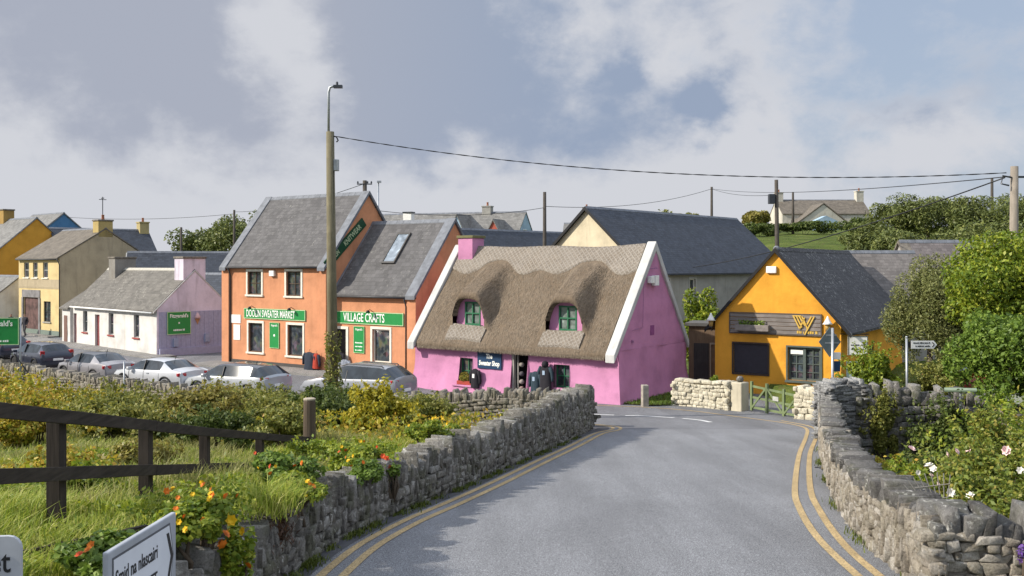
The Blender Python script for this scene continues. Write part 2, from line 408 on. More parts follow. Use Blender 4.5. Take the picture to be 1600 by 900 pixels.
def build_markings():
    near = LP[(LP[:, 1] > -1)]
    endc = smooth_path([(1.0, 24.9), (1.95, 28.6), (2.55, 29.9), (2.5, 30.9), (1.2, 31.75), (-1.3, 32.6), (-4.9, 34.3)], .2)
    lead = near[near[:, 1] < 24.8]; full = np.concatenate([lead, endc])
    strip('gutter', offset_path(full, .24)[:], .40, GUT, .004)
    for d in (.56, .80): strip('yellow_line', offset_path(full, d), .105, YEL)
    for d, pts in ((0, [(4.25, -1), (3.75, 6), (3.62, 9), (3.7, 10.4), (3.94, 12.4), (4.4, 14.7), (4.98, 16.9), (6.7, 22.4), (8.3, 27.1), (9.2, 30.0), (9.3, 31.6), (8.95, 33.0), (8.2, 34.6), (7.0, 36.6), (5.4, 37.9), (3.2, 38.9), (1.0, 40.6)]),
                   (1, [(4.50, -1), (4.0, 6), (3.86, 9), (3.93, 10.4), (4.15, 12.1), (4.62, 14.4), (5.25, 16.9), (6.95, 22.4), (8.55, 27.0), (9.45, 29.9), (9.6, 31.6), (9.3, 33.2)])):
        strip('yellow_line', smooth_path(pts, .2), .105, YEL)
    for pts in ([(2.7, 35.65), (3.2, 35.5), (3.75, 35.3)], [(4.15, 35.15), (5.0, 34.85), (5.8, 34.3)], [(6.05, 34.05), (6.5, 33.5), (6.75, 32.6)], [(-3.2, 38.6), (-1.9, 37.9), (-.6, 37.2)]):
        strip('white_line', smooth_path(pts, .2), .17, WHT)
    cov = MB()
    for k in range(7): cov.box(6.75 + k * .07, 6.79 + k * .07, 19.55, 19.95, -.01, .012)
    cov.box(6.70, 7.24, 19.5, 19.55, -.01, .014).box(6.70, 7.24, 19.95, 20.0, -.01, .014)
    o = cov.build('drain_grate', DARKMETAL); o.location = (-.42, 0, surf_z(6.5, 19.75) + .008); o.rotation_euler = (-.0909, 0, 0)
    o.location = (-.42, 0, float(road_z(0)) + .01); tag(o, 'small dark iron drain grate by the right hand yellow lines', 'drain')

def kerb_strip(name, P, w, h, mat=PAVE, side=1):
    P = np.asarray(P); Q = offset_path(P, w * side); mb = MB()
    for i in range(len(P) - 1):
        a, b, c, d = P[i], P[i + 1], Q[i + 1], Q[i]
        za, zb, zc, zd = [surf_z(*p) for p in (a, b, c, d)]
        mb.face([(a[0], a[1], za + h), (b[0], b[1], zb + h), (c[0], c[1], zc + h + .02), (d[0], d[1], zd + h + .02)])
        mb.face([(a[0], a[1], za - .1), (b[0], b[1], zb - .1), (b[0], b[1], zb + h), (a[0], a[1], za + h)])
        if i == 0: mb.face([(a[0], a[1], za - .1), (d[0], d[1], zd - .1), (d[0], d[1], zd + h + .02), (a[0], a[1], za + h)])
        if i == len(P) - 2: mb.face([(b[0], b[1], zb - .1), (c[0], c[1], zc - .1), (c[0], c[1], zc + h + .02), (b[0], b[1], zb + h)])
    return tag(mb.build(name, mat, merge=True), kind='structure')

# ------------------------------------------------------------------ dry stone walls
def chamfer_box():
    c = .22; vs = []; idx = {}
    for sx in (-1, 1):
        for sy in (-1, 1):
            for sz in (-1, 1):
                for a in range(3):
                    p = [sx, sy, sz]
                    for b in range(3):
                        if b != a: p[b] *= (1 - c)
                    idx[(sx, sy, sz, a)] = len(vs); vs.append(p)
    q = []; tri = []
    for a in range(3):
        o = [b for b in range(3) if b != a]
        for s in (-1, 1):
            f = []
            for (u, v) in ((-1, -1), (1, -1), (1, 1), (-1, 1)):
                k = [0, 0, 0]; k[a] = s; k[o[0]] = u; k[o[1]] = v; f.append(idx[(*k, a)])
            q.append(f)
    for a in range(3):
        o = [b for b in range(3) if b != a]
        for u in (-1, 1):
            for v in (-1, 1):
                k0 = [0, 0, 0]; k1 = [0, 0, 0]; k0[a] = -1; k1[a] = 1
                for k in (k0, k1): k[o[0]] = u; k[o[1]] = v
                q.append([idx[(*k0, o[0])], idx[(*k1, o[0])], idx[(*k1, o[1])], idx[(*k0, o[1])]])
    for sx in (-1, 1):
        for sy in (-1, 1):
            for sz in (-1, 1): tri.append([idx[(sx, sy, sz, a)] for a in range(3)])
    V = np.array(vs, float); Q = np.array(q); T = np.array(tri)
    def fix(F):
        for i, f in enumerate(F):
            p = V[f]; n = np.cross(p[1] - p[0], p[2] - p[0])
            if n.dot(p.mean(0)) < 0: F[i] = f[::-1]
        return F
    corner = np.array([int(v[0] > 0) * 4 + int(v[1] > 0) * 2 + int(v[2] > 0) for v in V])
    return V, fix(Q), fix(T), corner
CB_V, CB_Q, CB_T, CB_C = chamfer_box()

def stones_mesh(name, st, frame, mat, parent=None, jit=.16, rng=RNG):
    """st: rows (s, n, z, hs, hn, hz, lean) along a wall; frame(s) -> point, tangent, normal"""
    st = np.array(st, float); N = len(st)
    J = rng.uniform(-jit, jit, (N, 8, 3)); H = st[:, 3:6]
    ch = (H.min(1) * rng.uniform(.08, .3, N))[:, None, None]
    face = (np.abs(CB_V) > .99)[None]
    L = np.sign(CB_V)[None] * np.where(face, H[:, None, :], np.maximum(H[:, None, :] - ch, H[:, None, :] * .3))
    L = L + J[:, CB_C, :] * np.minimum(H, .16)[:, None, :]
    an = st[:, 6][:, None]; ls = L[..., 0] * np.cos(an) + L[..., 2] * np.sin(an); lz = -L[..., 0] * np.sin(an) + L[..., 2] * np.cos(an)
    P, T, Nn = frame(st[:, 0])
    W = np.zeros((N, len(CB_V), 3))
    W[..., 0] = P[:, None, 0] + T[:, None, 0] * ls + Nn[:, None, 0] * (L[..., 1] + st[:, None, 1])
    W[..., 1] = P[:, None, 1] + T[:, None, 1] * ls + Nn[:, None, 1] * (L[..., 1] + st[:, None, 1])
    W[..., 2] = st[:, None, 2] + lz
    off = (np.arange(N) * len(CB_V))[:, None, None]
    return arr_mesh(name, W.reshape(-1, 3), [(CB_Q[None] + off).reshape(-1, 4), (CB_T[None] + off).reshape(-1, 3)], mat, parent)

def path_frame(P):
    S = np.concatenate([[0], np.cumsum(np.linalg.norm(np.diff(P, axis=0), axis=1))])
    T = np.gradient(P, axis=0); T /= np.linalg.norm(T, axis=1)[:, None]
    def fr(s):
        x = np.interp(s, S, P[:, 0]); y = np.interp(s, S, P[:, 1]); tx = np.interp(s, S, T[:, 0]); ty = np.interp(s, S, T[:, 1])
        k = np.hypot(tx, ty); tx, ty = tx / k, ty / k
        return np.stack([x, y], 1), np.stack([tx, ty], 1), np.stack([ty, -tx], 1)
    return fr, S[-1]

def stone_wall(name, label, P, base, height, thick, mat, core, cope=.32, proud=.07, jit=.2, courses=(.1, .2), lens=(.14, .42), copew=(.07, .17), vertical=0, faces=(1, -1), cat='stone wall', ends=True, cope_mat=None, shift=0, wob=.05, lean=.12, cope_lay=False, seed=3):
    """P: centre line; base(x,y) ground; height(s) above base; the core is mortar, every stone of the faces and coping stands out of it"""
    rng = np.random.default_rng(seed); fr, L = path_frame(P); half = thick / 2
    root = empty(name, (P[len(P) // 2][0], P[len(P) // 2][1], base(*P[len(P) // 2])), 0, label, cat)
    inv = Vector(root.location)
    def at(s):
        p, t, n = fr(np.array([s])); return p[0], t[0], n[0]
    mb = MB(); k = max(3, int(L / .3)); rows = []
    for i in range(k + 1):
        s = L * i / k; p, t, n = at(s); z = base(*p); h = height(s) - cope * .85
        hw = half - proud
        rows.append([(p[0] + n[0] * hw, p[1] + n[1] * hw, z - .7), (p[0] + n[0] * hw, p[1] + n[1] * hw, z + h), (p[0] - n[0] * hw, p[1] - n[1] * hw, z + h), (p[0] - n[0] * hw, p[1] - n[1] * hw, z - .7)])
    for i in range(k):
        for j in range(4): mb.face([rows[i][j], rows[i + 1][j], rows[i + 1][(j + 1) % 4], rows[i][(j + 1) % 4]])
    mb.face(rows[0]); mb.face(rows[-1])
    mb.v = [tuple(Vector(v) - inv) for v in mb.v]
    mb.build('core', core, root, merge=True)
    st = []
    def zat(s): p, t, n = at(s); return base(*p)
    for side in faces:
        n0 = side * (half - .06)
        zc = -.25; 
        hmax = max(height(s) for s in np.linspace(0, L, 20)) - cope * .8
        while zc < hmax:
            ch = rng.uniform(*courses); s = -rng.uniform(0, .2)
            while s < L:
                ln = rng.uniform(*lens) * (1 if rng.random() > .2 else .6)
                mid = min(max(s + ln / 2, .02), L - .02)
                if vertical and rng.random() < vertical: ln = rng.uniform(.04, .11); hh = rng.uniform(.13, .28)
                else: hh = ch
                mid = min(max(s + ln / 2, .03), L - .03); wz = wob * math.sin(mid * 1.7 + zc * 3)
                if zc + hh * .5 < height(mid) - cope * .75:
                    st.append((mid, n0 + side * rng.uniform(-.03, .035), zat(mid) + zc + hh / 2 + wz, ln / 2 * .97, .085, hh / 2 * .97, rng.normal(0, .05)))
                s += ln
            zc += ch
    if ends:
        for s in (0.0, L):
            zc = -.2
            while zc < height(s) - cope * .8:
                ch = rng.uniform(*courses); x = -half
                while x < half - .05:
                    w = rng.uniform(.15, .3); st.append((s, x + w / 2, zat(s) + zc + ch / 2, .07, w / 2, ch / 2, 0)); x += w
                zc += ch
    stones_mesh('masonry', [(a, b, c - inv.z, d, e, f, g) for a, b, c, d, e, f, g in st], lambda s: tuple((q - np.array([inv.x, inv.y]) if i == 0 else q) for i, q in enumerate(fr(s))), mat, root, rng=rng, jit=jit)
    if cope > 0:
        st = []; s = 0
        while s < L:
            if cope_lay: w = rng.uniform(.25, .55); h = cope * rng.uniform(.7, 1.0)
            else: w = rng.uniform(*copew); h = cope * rng.choice([rng.uniform(.55, .85), rng.uniform(.8, 1.05), rng.uniform(1.0, 1.3)])
            mid = min(s + w / 2, L); z = zat(mid) + height(mid) - cope * .9 + h / 2
            st.append((mid, rng.uniform(-.03, .03), z - inv.z, w / 2 * (.98 if not cope_lay else .95), half * rng.uniform(.88, 1.08), h / 2, rng.normal(0, lean))); s += w
        stones_mesh('coping', st, lambda s: tuple((q - np.array([inv.x, inv.y]) if i == 0 else q) for i, q in enumerate(fr(s))), cope_mat or mat, root, rng=rng, jit=.28)
    return root

# ------------------------------------------------------------------ leaves, bushes, trees, grass
def leaf_quads(P, size, rng, up=.25, aspect=.5, droop=.2, outward=None):
    n = len(P); N = rng.normal(size=(n, 3))
    if outward is not None: N = N * .75 + outward * .7
    N[:, 2] += up; N /= np.linalg.norm(N, axis=1)[:, None] + 1e-9
    A = rng.normal(size=(n, 3)); A[:, 2] -= droop; A -= N * (A * N).sum(1)[:, None]; A /= np.linalg.norm(A, axis=1)[:, None] + 1e-9
    B = np.cross(N, A); s = (size * rng.uniform(.55, 1.35, n))[:, None]
    fold = N * s * .12
    V = np.stack([P - A * s * .5, P - A * s * .05 + B * s * aspect * .5 + fold, P + A * s * .5, P - A * s * .05 - B * s * aspect * .5 + fold], 1)
    return V.reshape(-1, 3)

def crown_points(n, main, m, rng, sub=(.28, .45), flat=0, low=-.55):
    """points on overlapping leaf clumps spread over a main ellipsoid (cx,cy,cz,rx,ry,rz)"""
    c = np.array(main[:3]); r = np.array(main[3:])
    D = rng.normal(size=(m, 3)); D /= np.linalg.norm(D, axis=1)[:, None]; D[:, 2] = np.where(D[:, 2] < low, -D[:, 2] * .5, D[:, 2])
    cc = c + D * r * rng.uniform(.45, .85, (m, 1)); rr = rng.uniform(*sub, (m, 1)) * r * rng.uniform(.75, 1.2, (m, 3))
    w = (rr.prod(1)) ** (2 / 3); w /= w.sum(); k = rng.choice(m, n, p=w)
    d = rng.normal(size=(n, 3)); d /= np.linalg.norm(d, axis=1)[:, None]
    rad = np.where(rng.random(n) < .8, rng.uniform(.72, 1.06, n), rng.uniform(.2, .8, n))
    return cc[k] + d * rr[k] * rad[:, None], d, cc

def quads_idx(n): return np.arange(n * 4).reshape(-1, 4)

def bush(name, label, cat, x, y, rx, ry, h, n, size, mat, group=None, clumps=14, seed=1, z=None, stems=5, sub=(.28, .48), aspect=.55, up=.25, sink=.1):
    rng = np.random.default_rng(seed); z = gz(x, y) if z is None else z
    if y < 45: n = int(n * 1.5); size *= .84
    root = empty(name, (x, y, z), 0, label, cat, group)
    P, d, cc = crown_points(n, (0, 0, h * .5 - sink, rx * .8, ry * .8, h * .5), clumps, rng, sub)
    keep = P[:, 2] > -.35; P, d = P[keep], d[keep]
    if y < 45 and rx > .5:      # untidy shoots that break the outline
        ns = int(22 + 26 * rx); t = rng.uniform(0, 2 * math.pi, ns); el = rng.uniform(.15, 1.45, ns); ll = rng.uniform(1.0, 1.32, ns)
        D = np.stack([np.cos(t) * np.cos(el) * rx, np.sin(t) * np.cos(el) * ry, np.sin(el) * h * .62], 1)
        m_ = 16; q = rng.uniform(.72, 1, (ns, m_)); S = (np.array([0, 0, h * .40 - sink]) + D[:, None] * (q * ll[:, None])[..., None] + rng.normal(0, .035, (ns, m_, 3))).reshape(-1, 3)
        S[:, 2] -= .05 * rng.random(len(S)); P = np.concatenate([P, S]); d = np.concatenate([d, np.repeat(D / np.linalg.norm(D, axis=1)[:, None], m_, 0)])
    V = leaf_quads(P, size, rng, up, aspect, outward=d); arr_mesh('foliage', V, [quads_idx(len(P))], mat, root)
    mb = MB()
    for i in range(stems * 2):
        e = cc[i % len(cc)] * rng.uniform(.8, 1.25); b = np.array([e[0] * .25, e[1] * .25, -.3])
        mid = (b + e) / 2 + rng.normal(0, .06, 3); mb.tube([b, mid, e], [.03 * h ** .5, .02, .008], 5)
    mb.build('stem', STEM, root, smooth=True)
    return root

def tree(name, label, cat, x, y, z, th, crown, n, size, mat, bark=BARK, r=.14, clumps=26, seed=1, group=None, limbs=7, lean=(0, 0), sub=(.24, .4), up=.25, aspect=.55):
    """crown: (dx,dy,dz,rx,ry,rz) relative to the base"""
    rng = np.random.default_rng(seed); root = empty(name, (x, y, z), 0, label, cat, group)
    if y < 45: n = int(n * 1.7); size *= .8
    P, d, cc = crown_points(n, crown, clumps, rng, sub)
    arr_mesh('crown', leaf_quads(P, size, rng, up, aspect, outward=d), [quads_idx(len(P))], mat, root)
    mb = MB(); top = np.array([lean[0], lean[1], th])
    mb.tube([(0, 0, -.4), (lean[0] * .2, lean[1] * .2, th * .4), tuple(top)], [r * 1.25, r, r * .75], 8)
    for i in range(limbs):
        e = cc[rng.integers(len(cc))]; mid = top * .5 + e * .5 + rng.normal(0, .15, 3); mid[2] -= .1
        mb.tube([tuple(top - np.array([0, 0, .1])), tuple(mid), tuple(e)], [r * .6, r * .35, r * .1], 6)
    mb.build('trunk', bark, root, smooth=True)
    return root

def grass_mesh(P, h, w, rng, bend=.5):
    """tapered blades: quad + tip triangle"""
    n = len(P); a = rng.uniform(0, 2 * math.pi, n); hh = h * rng.uniform(.45, 1.3, n); ww = w * rng.uniform(.7, 1.3, n)
    s = np.stack([np.cos(a), np.sin(a), np.zeros(n)], 1) * ww[:, None] / 2
    b = a + rng.uniform(-1, 1, n) + math.pi / 2; L = np.stack([np.cos(b), np.sin(b), np.zeros(n)], 1); L[:, 0] += .25
    k = (rng.uniform(.1, 1, n) * bend * hh)[:, None]
    mid = P + L * k * .35; mid[:, 2] += hh * .6; tip = P + L * k; tip[:, 2] += hh * rng.uniform(.75, 1, n)
    V = np.stack([P - s, P + s, mid + s * .75, mid - s * .75, tip], 1).reshape(-1, 3)
    o = np.arange(n)[:, None] * 5
    return V, [o + np.array([[0, 1, 2, 3]]), o + np.array([[3, 2, 4]])]
# ------------------------------------------------------------------ houses
def wall_grid(mb, W, H0, H1, ops, tf, step=.6, depth=.16, rmi=None, extra=0):
    """rectangular wall from z=H0 to H1 with real openings and reveals; tf(a, depth, z) -> local point"""
    def brk(lo, hi, extra):
        b = sorted(set([lo, hi] + [e for e in extra if lo < e < hi])); out = []
        for i in range(len(b) - 1):
            n = max(1, int((b[i + 1] - b[i]) / step + .5)); out += [b[i] + (b[i + 1] - b[i]) * k / n for k in range(n)]
        return out + [hi]
    xs = brk(0, W, [o[0] for o in ops] + [o[1] for o in ops]); zs = brk(H0, H1, [o[2] for o in ops] + [o[3] for o in ops])
    for i in range(len(xs) - 1):
        for j in range(len(zs) - 1):
            cx, cz = (xs[i] + xs[i + 1]) / 2, (zs[j] + zs[j + 1]) / 2
            if any(o[0] < cx < o[1] and o[2] < cz < o[3] for o in ops): continue
            mb.face([tf(xs[i], 0, zs[j]), tf(xs[i + 1], 0, zs[j]), tf(xs[i + 1], 0, zs[j + 1]), tf(xs[i], 0, zs[j + 1])])
    for o in ops:
        x0, x1, z0, z1 = o[:4]
        for a, b in (((x0, z0), (x1, z0)), ((x1, z0), (x1, z1)), ((x1, z1), (x0, z1)), ((x0, z1), (x0, z0))):
            mb.face([tf(a[0], 0, a[1]), tf(b[0], 0, b[1]), tf(b[0], depth, b[1]), tf(a[0], depth, a[1])])

def tbox(mb, tf, x0, x1, d0, d1, z0, z1, mi=0):
    v = [tf(x, d, z) for z in (z0, z1) for d in (d0, d1) for x in (x0, x1)]
    mb.mesh(v, [(0, 2, 3, 1), (4, 5, 7, 6), (0, 1, 5, 4), (1, 3, 7, 5), (3, 2, 6, 7), (2, 0, 4, 6)], mi)

def add_window(root, tf, x0, x1, z0, z1, fmat, bars=(2, 2), depth=.13, fw=.06, surround=None, sw=.13, sill=None, glass=GLASS, name='window', label=None):
    m = MB()
    tbox(m, tf, x0, x0 + fw, depth - .05, depth + .03, z0, z1); tbox(m, tf, x1 - fw, x1, depth - .05, depth + .03, z0, z1)
    tbox(m, tf, x0 + fw, x1 - fw, depth - .05, depth + .03, z0, z0 + fw); tbox(m, tf, x0 + fw, x1 - fw, depth - .05, depth + .03, z1 - fw, z1)
    for i in range(1, bars[0]):
        x = x0 + (x1 - x0) * i / bars[0]; tbox(m, tf, x - .02, x + .02, depth - .035, depth + .03, z0 + fw, z1 - fw)
    for j in range(1, bars[1]):
        z = z0 + (z1 - z0) * j / bars[1]; tbox(m, tf, x0 + fw, x1 - fw, depth - .03, depth + .028, z - .02, z + .02)
    w = m.build(name, fmat, root)
    if label: w['label'] = label
    g = MB(); g.face([tf(x0 + .01, depth + .01, z0 + .01), tf(x1 - .01, depth + .01, z0 + .01), tf(x1 - .01, depth + .01, z1 - .01), tf(x0 + .01, depth + .01, z1 - .01)]); g.build('pane', glass, w)
    b = MB(); b.face([tf(x0 - .02, depth + .35, z0 - .02), tf(x1 + .02, depth + .35, z0 - .02), tf(x1 + .02, depth + .35, z1 + .02), tf(x0 - .02, depth + .35, z1 + .02)])
    if surround:
        s = MB(); p = -.035
        tbox(s, tf, x0 - sw, x0 - .001, p, .03, z0, z1); tbox(s, tf, x1 + .001, x1 + sw, p, .03, z0, z1); tbox(s, tf, x0 - sw, x1 + sw, p, .03, z1 + .001, z1 + sw)
        tbox(s, tf, x0 - sw - .04, x1 + sw + .04, p - .05, .03, z0 - .1, z0 - .001); s.build('surround', surround, w, bevel=.008)
    if sill:
        s = MB(); tbox(s, tf, x0 - .1, x1 + .1, -.09, depth - .06, z0 - .09, z0 - .001); s.build('sill', sill, w, bevel=.008)
    return w

class House: pass
def house(name, label, cat, org, a, L, D, eave, ridge, wmat, rmat, front=(), right=(), left=(), back=(), ov=.2, ovx=.06, drop=.6, rough=0, rt=.10, batter=0, bevel=0, ridge_mat=None, step=.6, group=None, roof=True, rise=0):
    h = House(); a = R(a); h.a = a; h.L, h.D, h.eave, h.ridge = L, D, eave, ridge
    h.root = empty(name, org, -a, label, cat, group)
    h.front = lambda x, d, z: (x, d, z)
    h.back = lambda x, d, z: (L - x, D - d, z)
    h.right = lambda y, d, z: (L - d, y, z)
    h.left = lambda y, d, z: (d, D - y, z)
    m = MB()
    wall_grid(m, L, -drop, eave, front, h.front, step); wall_grid(m, L, -drop, eave, back, h.back, step)
    wall_grid(m, D, -drop, eave, right, h.right, step); wall_grid(m, D, -drop, eave, left, h.left, step)
    for tf in (h.right, h.left):
        n = max(2, int((ridge - eave) / step)); 
        for k in range(n):
            z0 = eave + (ridge - eave) * k / n; z1 = eave + (ridge - eave) * (k + 1) / n; w0 = D / 2 * k / n; w1 = D / 2 * (k + 1) / n
            if k < n - 1: m.face([tf(w0, 0, z0), tf(D - w0, 0, z0), tf(D - w1, 0, z1), tf(w1, 0, z1)])
            else: m.face([tf(w0, 0, z0), tf(D - w0, 0, z0), tf(D / 2, 0, z1)])
    h.wall = m.build('wall', wmat, h.root, merge=True, smooth=False)
    if rough or batter:
        me = h.wall.data
        for v in me.vertices:
            c = v.co; n = Vector((0, 0, 0))
            if abs(c.y) < .01: n.y = -1
            if abs(c.y - D) < .01: n.y = 1
            if abs(c.x) < .01: n.x = -1
            if abs(c.x - L) < .01: n.x = 1
            k = rough * mnoise.noise(c * .9) + rough * .4 * mnoise.noise(c * 2.7) + batter * max(0, (eave * .7 - c.z) / (eave * .7)) ** 2
            if n.length: v.co = c + n * k
    sl = (ridge - eave) / (D / 2); h.sl = sl
    h.rz = lambda y: eave + sl * (y if y < D / 2 else D - y)
    if roof:
        m = MB(); e = .03; lo = eave - ov * sl + e
        m.prism_x([(-ov, lo), (D / 2, ridge + e), (D / 2, ridge + e + rt * 1.2), (-ov, lo + rt)], -ovx, L + ovx)
        m.prism_x([(D + ov, lo), (D + ov, lo + rt), (D / 2 - .001, ridge + e + rt * 1.2), (D / 2 - .001, ridge + e)], -ovx, L + ovx)
        h.roof = m.build('roof', rmat, h.root)
        r = MB(); rr = []
        n = max(1, int(L / .45))
        for i in range(n):
            x0 = -ovx + (L + 2 * ovx) * i / n; x1 = -ovx + (L + 2 * ovx) * (i + 1) / n - .012
            zz = ridge + e + rt * 1.2
            r.prism_x([(D / 2 - .14, zz - .14 * sl - .01), (D / 2 - .14, zz - .14 * sl + .035), (D / 2, zz + .05), (D / 2 + .14, zz - .14 * sl + .035), (D / 2 + .14, zz - .14 * sl - .01)], x0, x1)
        r.build('ridge_tile', ridge_mat or LEAD, h.roof)
    return h

def gutter(h, z=None, x0=0, x1=None, down=None, mat=GUTTER, ov=.2, side='front'):
    x1 = h.L if x1 is None else x1; z = (h.eave - ov * h.sl - .0) if z is None else z; m = MB()
    y = -ov - .05 if side == 'front' else h.D + ov + .05
    m.tube([(x0, y, z), (x1, y, z)], .055, 8)
    if down is not None: m.tube([(down, y, z), (down, y * .5, z - .25), (down, -.06, z - .45), (down, -.06, -.1)], .04, 8)
    return m.build('gutter', mat, h.root, smooth=True)

def coping(h, x0, x1, mat, up=.16, th=.13, ov=.28, y0=None, name='coping'):
    D, s = h.D, h.sl; m = MB(); e = .03 + up; lo = h.eave - ov * s
    m.prism_x([(-ov, lo + e - th), (D / 2, h.ridge + e - th), (D / 2, h.ridge + e), (-ov, lo + e)], x0, x1)
    m.prism_x([(D + ov, lo + e - th), (D + ov, lo + e), (D / 2 - .001, h.ridge + e), (D / 2 - .001, h.ridge + e - th)], x0, x1)
    return m.build(name, mat, h.root, bevel=.012)

def chimney(h, x0, x1, y0, y1, z0, z1, mat, pots=1, cap=None, potmat=TERRA, parent=None):
    m = MB(); m.box(x0, x1, y0, y1, z0, z1); o = m.build('chimney', mat, parent or h.root, bevel=.02)
    c = MB(); c.box(x0 - .06, x1 + .06, y0 - .06, y1 + .06, z1 + .001, z1 + .13); c.build('chimney_cap', cap or mat, o, bevel=.02)
    for i in range(pots):
        px = x0 + (x1 - x0) * (i + .5) / pots; q = MB(); q.lathe((px, (y0 + y1) / 2, z1 + .13), [(.13, 0), (.12, .1), (.1, .34), (.13, .36), (.12, .4)], 10); q.build('chimney_pot', potmat, o, smooth=True)
    return o

def sign_board(name, label, org, a, W, H, mat, border=None, th=.05, bw=.035, cat='sign', group=None, tilt=0):
    """board in its own frame: x along, -y outwards, origin at its lower left back corner"""
    root = empty(name, org, -R(a), label, cat, group)
    m = MB(); m.box(0, W, -th, 0, 0, H); m.build('board', mat, root, bevel=.006)
    if border:
        b = MB(); t = th + .012
        b.box(0, W, -t, -th - .001, 0, bw).box(0, W, -t, -th - .001, H - bw, H).box(0, bw, -t, -th - .001, bw, H - bw).box(W - bw, W, -t, -th - .001, bw, H - bw); b.build('border', border, root)
    return root

def on(h, x, z, d=.0, face='front'):
    """world point on a house face, d metres outside it"""
    p = {'front': (x, -d, z), 'right': (h.L + d, x, z), 'left': (-d, x, z), 'back': (x, h.D + d, z)}[face]
    c, s = math.cos(-h.a), math.sin(-h.a); o = h.root.location
    return (o.x + p[0] * c - p[1] * s, o.y + p[0] * s + p[1] * c, o.z + p[2])
def deg(h, face='front'): return math.degrees(h.a) + {'front': 0, 'right': -90, 'left': 90, 'back': 180}[face]

def sign_lamp(parent, x, z):
    m = MB(); m.tube([(x, 0, z), (x, -.18, z + .1), (x, -.3, z + .04)], .018, 6); m.lathe((x, -.32, z - .06), [(.11, 0), (.09, .09), (.03, .13)], 10)
    return m.build('sign_lamp', BLACK, parent, smooth=True)

def text_bars(name, parent, x0, x1, z, h, mat, y, n, rng):
    """a line of writing too small to read in the photo: a row of short strokes"""
    m = MB(); x = x0
    while x < x1:
        w = rng.uniform(.35, .8) * h; g = h * (.18 if rng.random() > .2 else .6)
        m.box(x, min(x + w, x1), y - .004, y, z, z + h * rng.uniform(.7, 1)); x += w + g
    return m.build(name, mat, parent)

ORANGE = m_render('orange_render', (.58, .262, .138), .36, (.30, .14, .07)); ORANGE2 = m_render('orange_render_gable', (.60, .22, .105), .28, (.28, .12, .06))
PINK = m_render('pink_limewash', (.515, .225, .375), .28, (.40, .17, .30), bump=.5)
YELLOW = m_render('yellow_render', (.73, .345, .042), .25, (.45, .2, .02))
OCHRE = m_render('ochre_render', (.55, .29, .045), .2, (.3, .17, .04)); CREAMW = m_render('cream_render', (.60, .47, .235), .25, (.35, .27, .15))
BEIGE = m_render('weathered_beige_render', (.40, .33, .22), .5, (.16, .13, .1)); WHITEW = m_render('white_limewash', (.60, .585, .555), .4, (.42, .33, .22))
LILAC = m_render('lilac_render', (.64, .575, .66), .6, (.2, .17, .19)); GREYW = m_render('grey_render', (.33, .32, .29), .4)
CREAM2 = m_render('pale_cream_render', (.62, .54, .38), .3); BLUEW = m_render('blue_render', (.08, .20, .38), .15); PALEBLUE = m_render('pale_blue_render', (.33, .45, .56), .2)
REDW = m_render('red_render', (.38, .10, .07), .2); FARWHITE = m_render('farmhouse_render', (.52, .49, .42), .5, (.25, .22, .17))
SLATE_A = m_slate('grey_concrete_tile', (.096, .092, .092), .35, .26, .3); SLATE_B = m_slate('dark_blue_slate', (.045, .052, .066), .12, .2, .3)
SLATE_BROWN = m_slate('brown_tile', (.135, .115, .09), .3, .25, .3); SLATE_OLD = m_slate('lichened_old_slate', (.125, .115, .10), .8, .27, .38, (.46, .44, .38))
SLATE_Y = m_slate('black_slate_with_lichen', (.05, .048, .05), .9, .22, .3, (.5, .49, .45)); SLATE_G = m_slate('pale_grey_slate', (.17, .165, .155), .4, .25, .3)

U35 = (math.cos(R(35)), -math.sin(R(35)))
def build_sweater_market():
    lo = [(2.12, 3.28, .78, 2.40), (5.32, 6.49, .74, 2.40)]; up = [(2.05, 3.19, 3.98, 5.27), (5.21, 6.35, 3.96, 5.29)]
    h = house('orange_shop', 'tall two storey orange shop with four windows and grey tiled roof', 'shop building', (-16.5, 55.05, 0), 35, 8.27, 6.3, 5.62, 9.50, ORANGE, SLATE_A, front=lo + up, ovx=-.02, ov=.14, rough=.006)
    for o in lo: add_window(h.root, h.front, *o, BROWNFRAME, (1, 1), surround=CREAMTRIM)
    for o in up: add_window(h.root, h.front, *o, BROWNFRAME, (2, 2), surround=CREAMTRIM)
    coping(h, -.12, .42, LEAD, .2, .2); coping(h, h.L - .42, h.L + .12, LEAD, .2, .2); gutter(h, 5.5, .45, h.L - .45, down=.6)
    q = MB(); q.box(-.1, .5, -.10, .0, -.5, 5.35).box(h.L - .42, h.L + .06, -.10, 0, -.5, 5.35); q.build('corner_pier', ORANGE, h.root)
    q = MB(); q.box(.5, h.L - .42, -.03, 0, -.5, .3); q.build('plinth', m_plain('dark_plinth_paint', (.07, .065, .06), .8), h.root)
    q = MB(); q.box(3.97, 4.36, -.16, 0, 5.02, 5.32); q.build('alarm_box', WHITE, h.root, bevel=.02)
    for i, z in enumerate((2.4, 1.9)):
        q = MB(); q.box(.62, 1.45, -.03, -.002, z - .05, z + .42) if i == 0 else q.box(.85, 1.4, -.03, -.002, z - .5, z + .36); q.build('notice_board', WHITE, h.root)
    q = MB(); q.tube([(h.L - 3, h.D / 2, 9.5), (h.L - 3, h.D / 2, 9.5)], .01, 4)
    return h

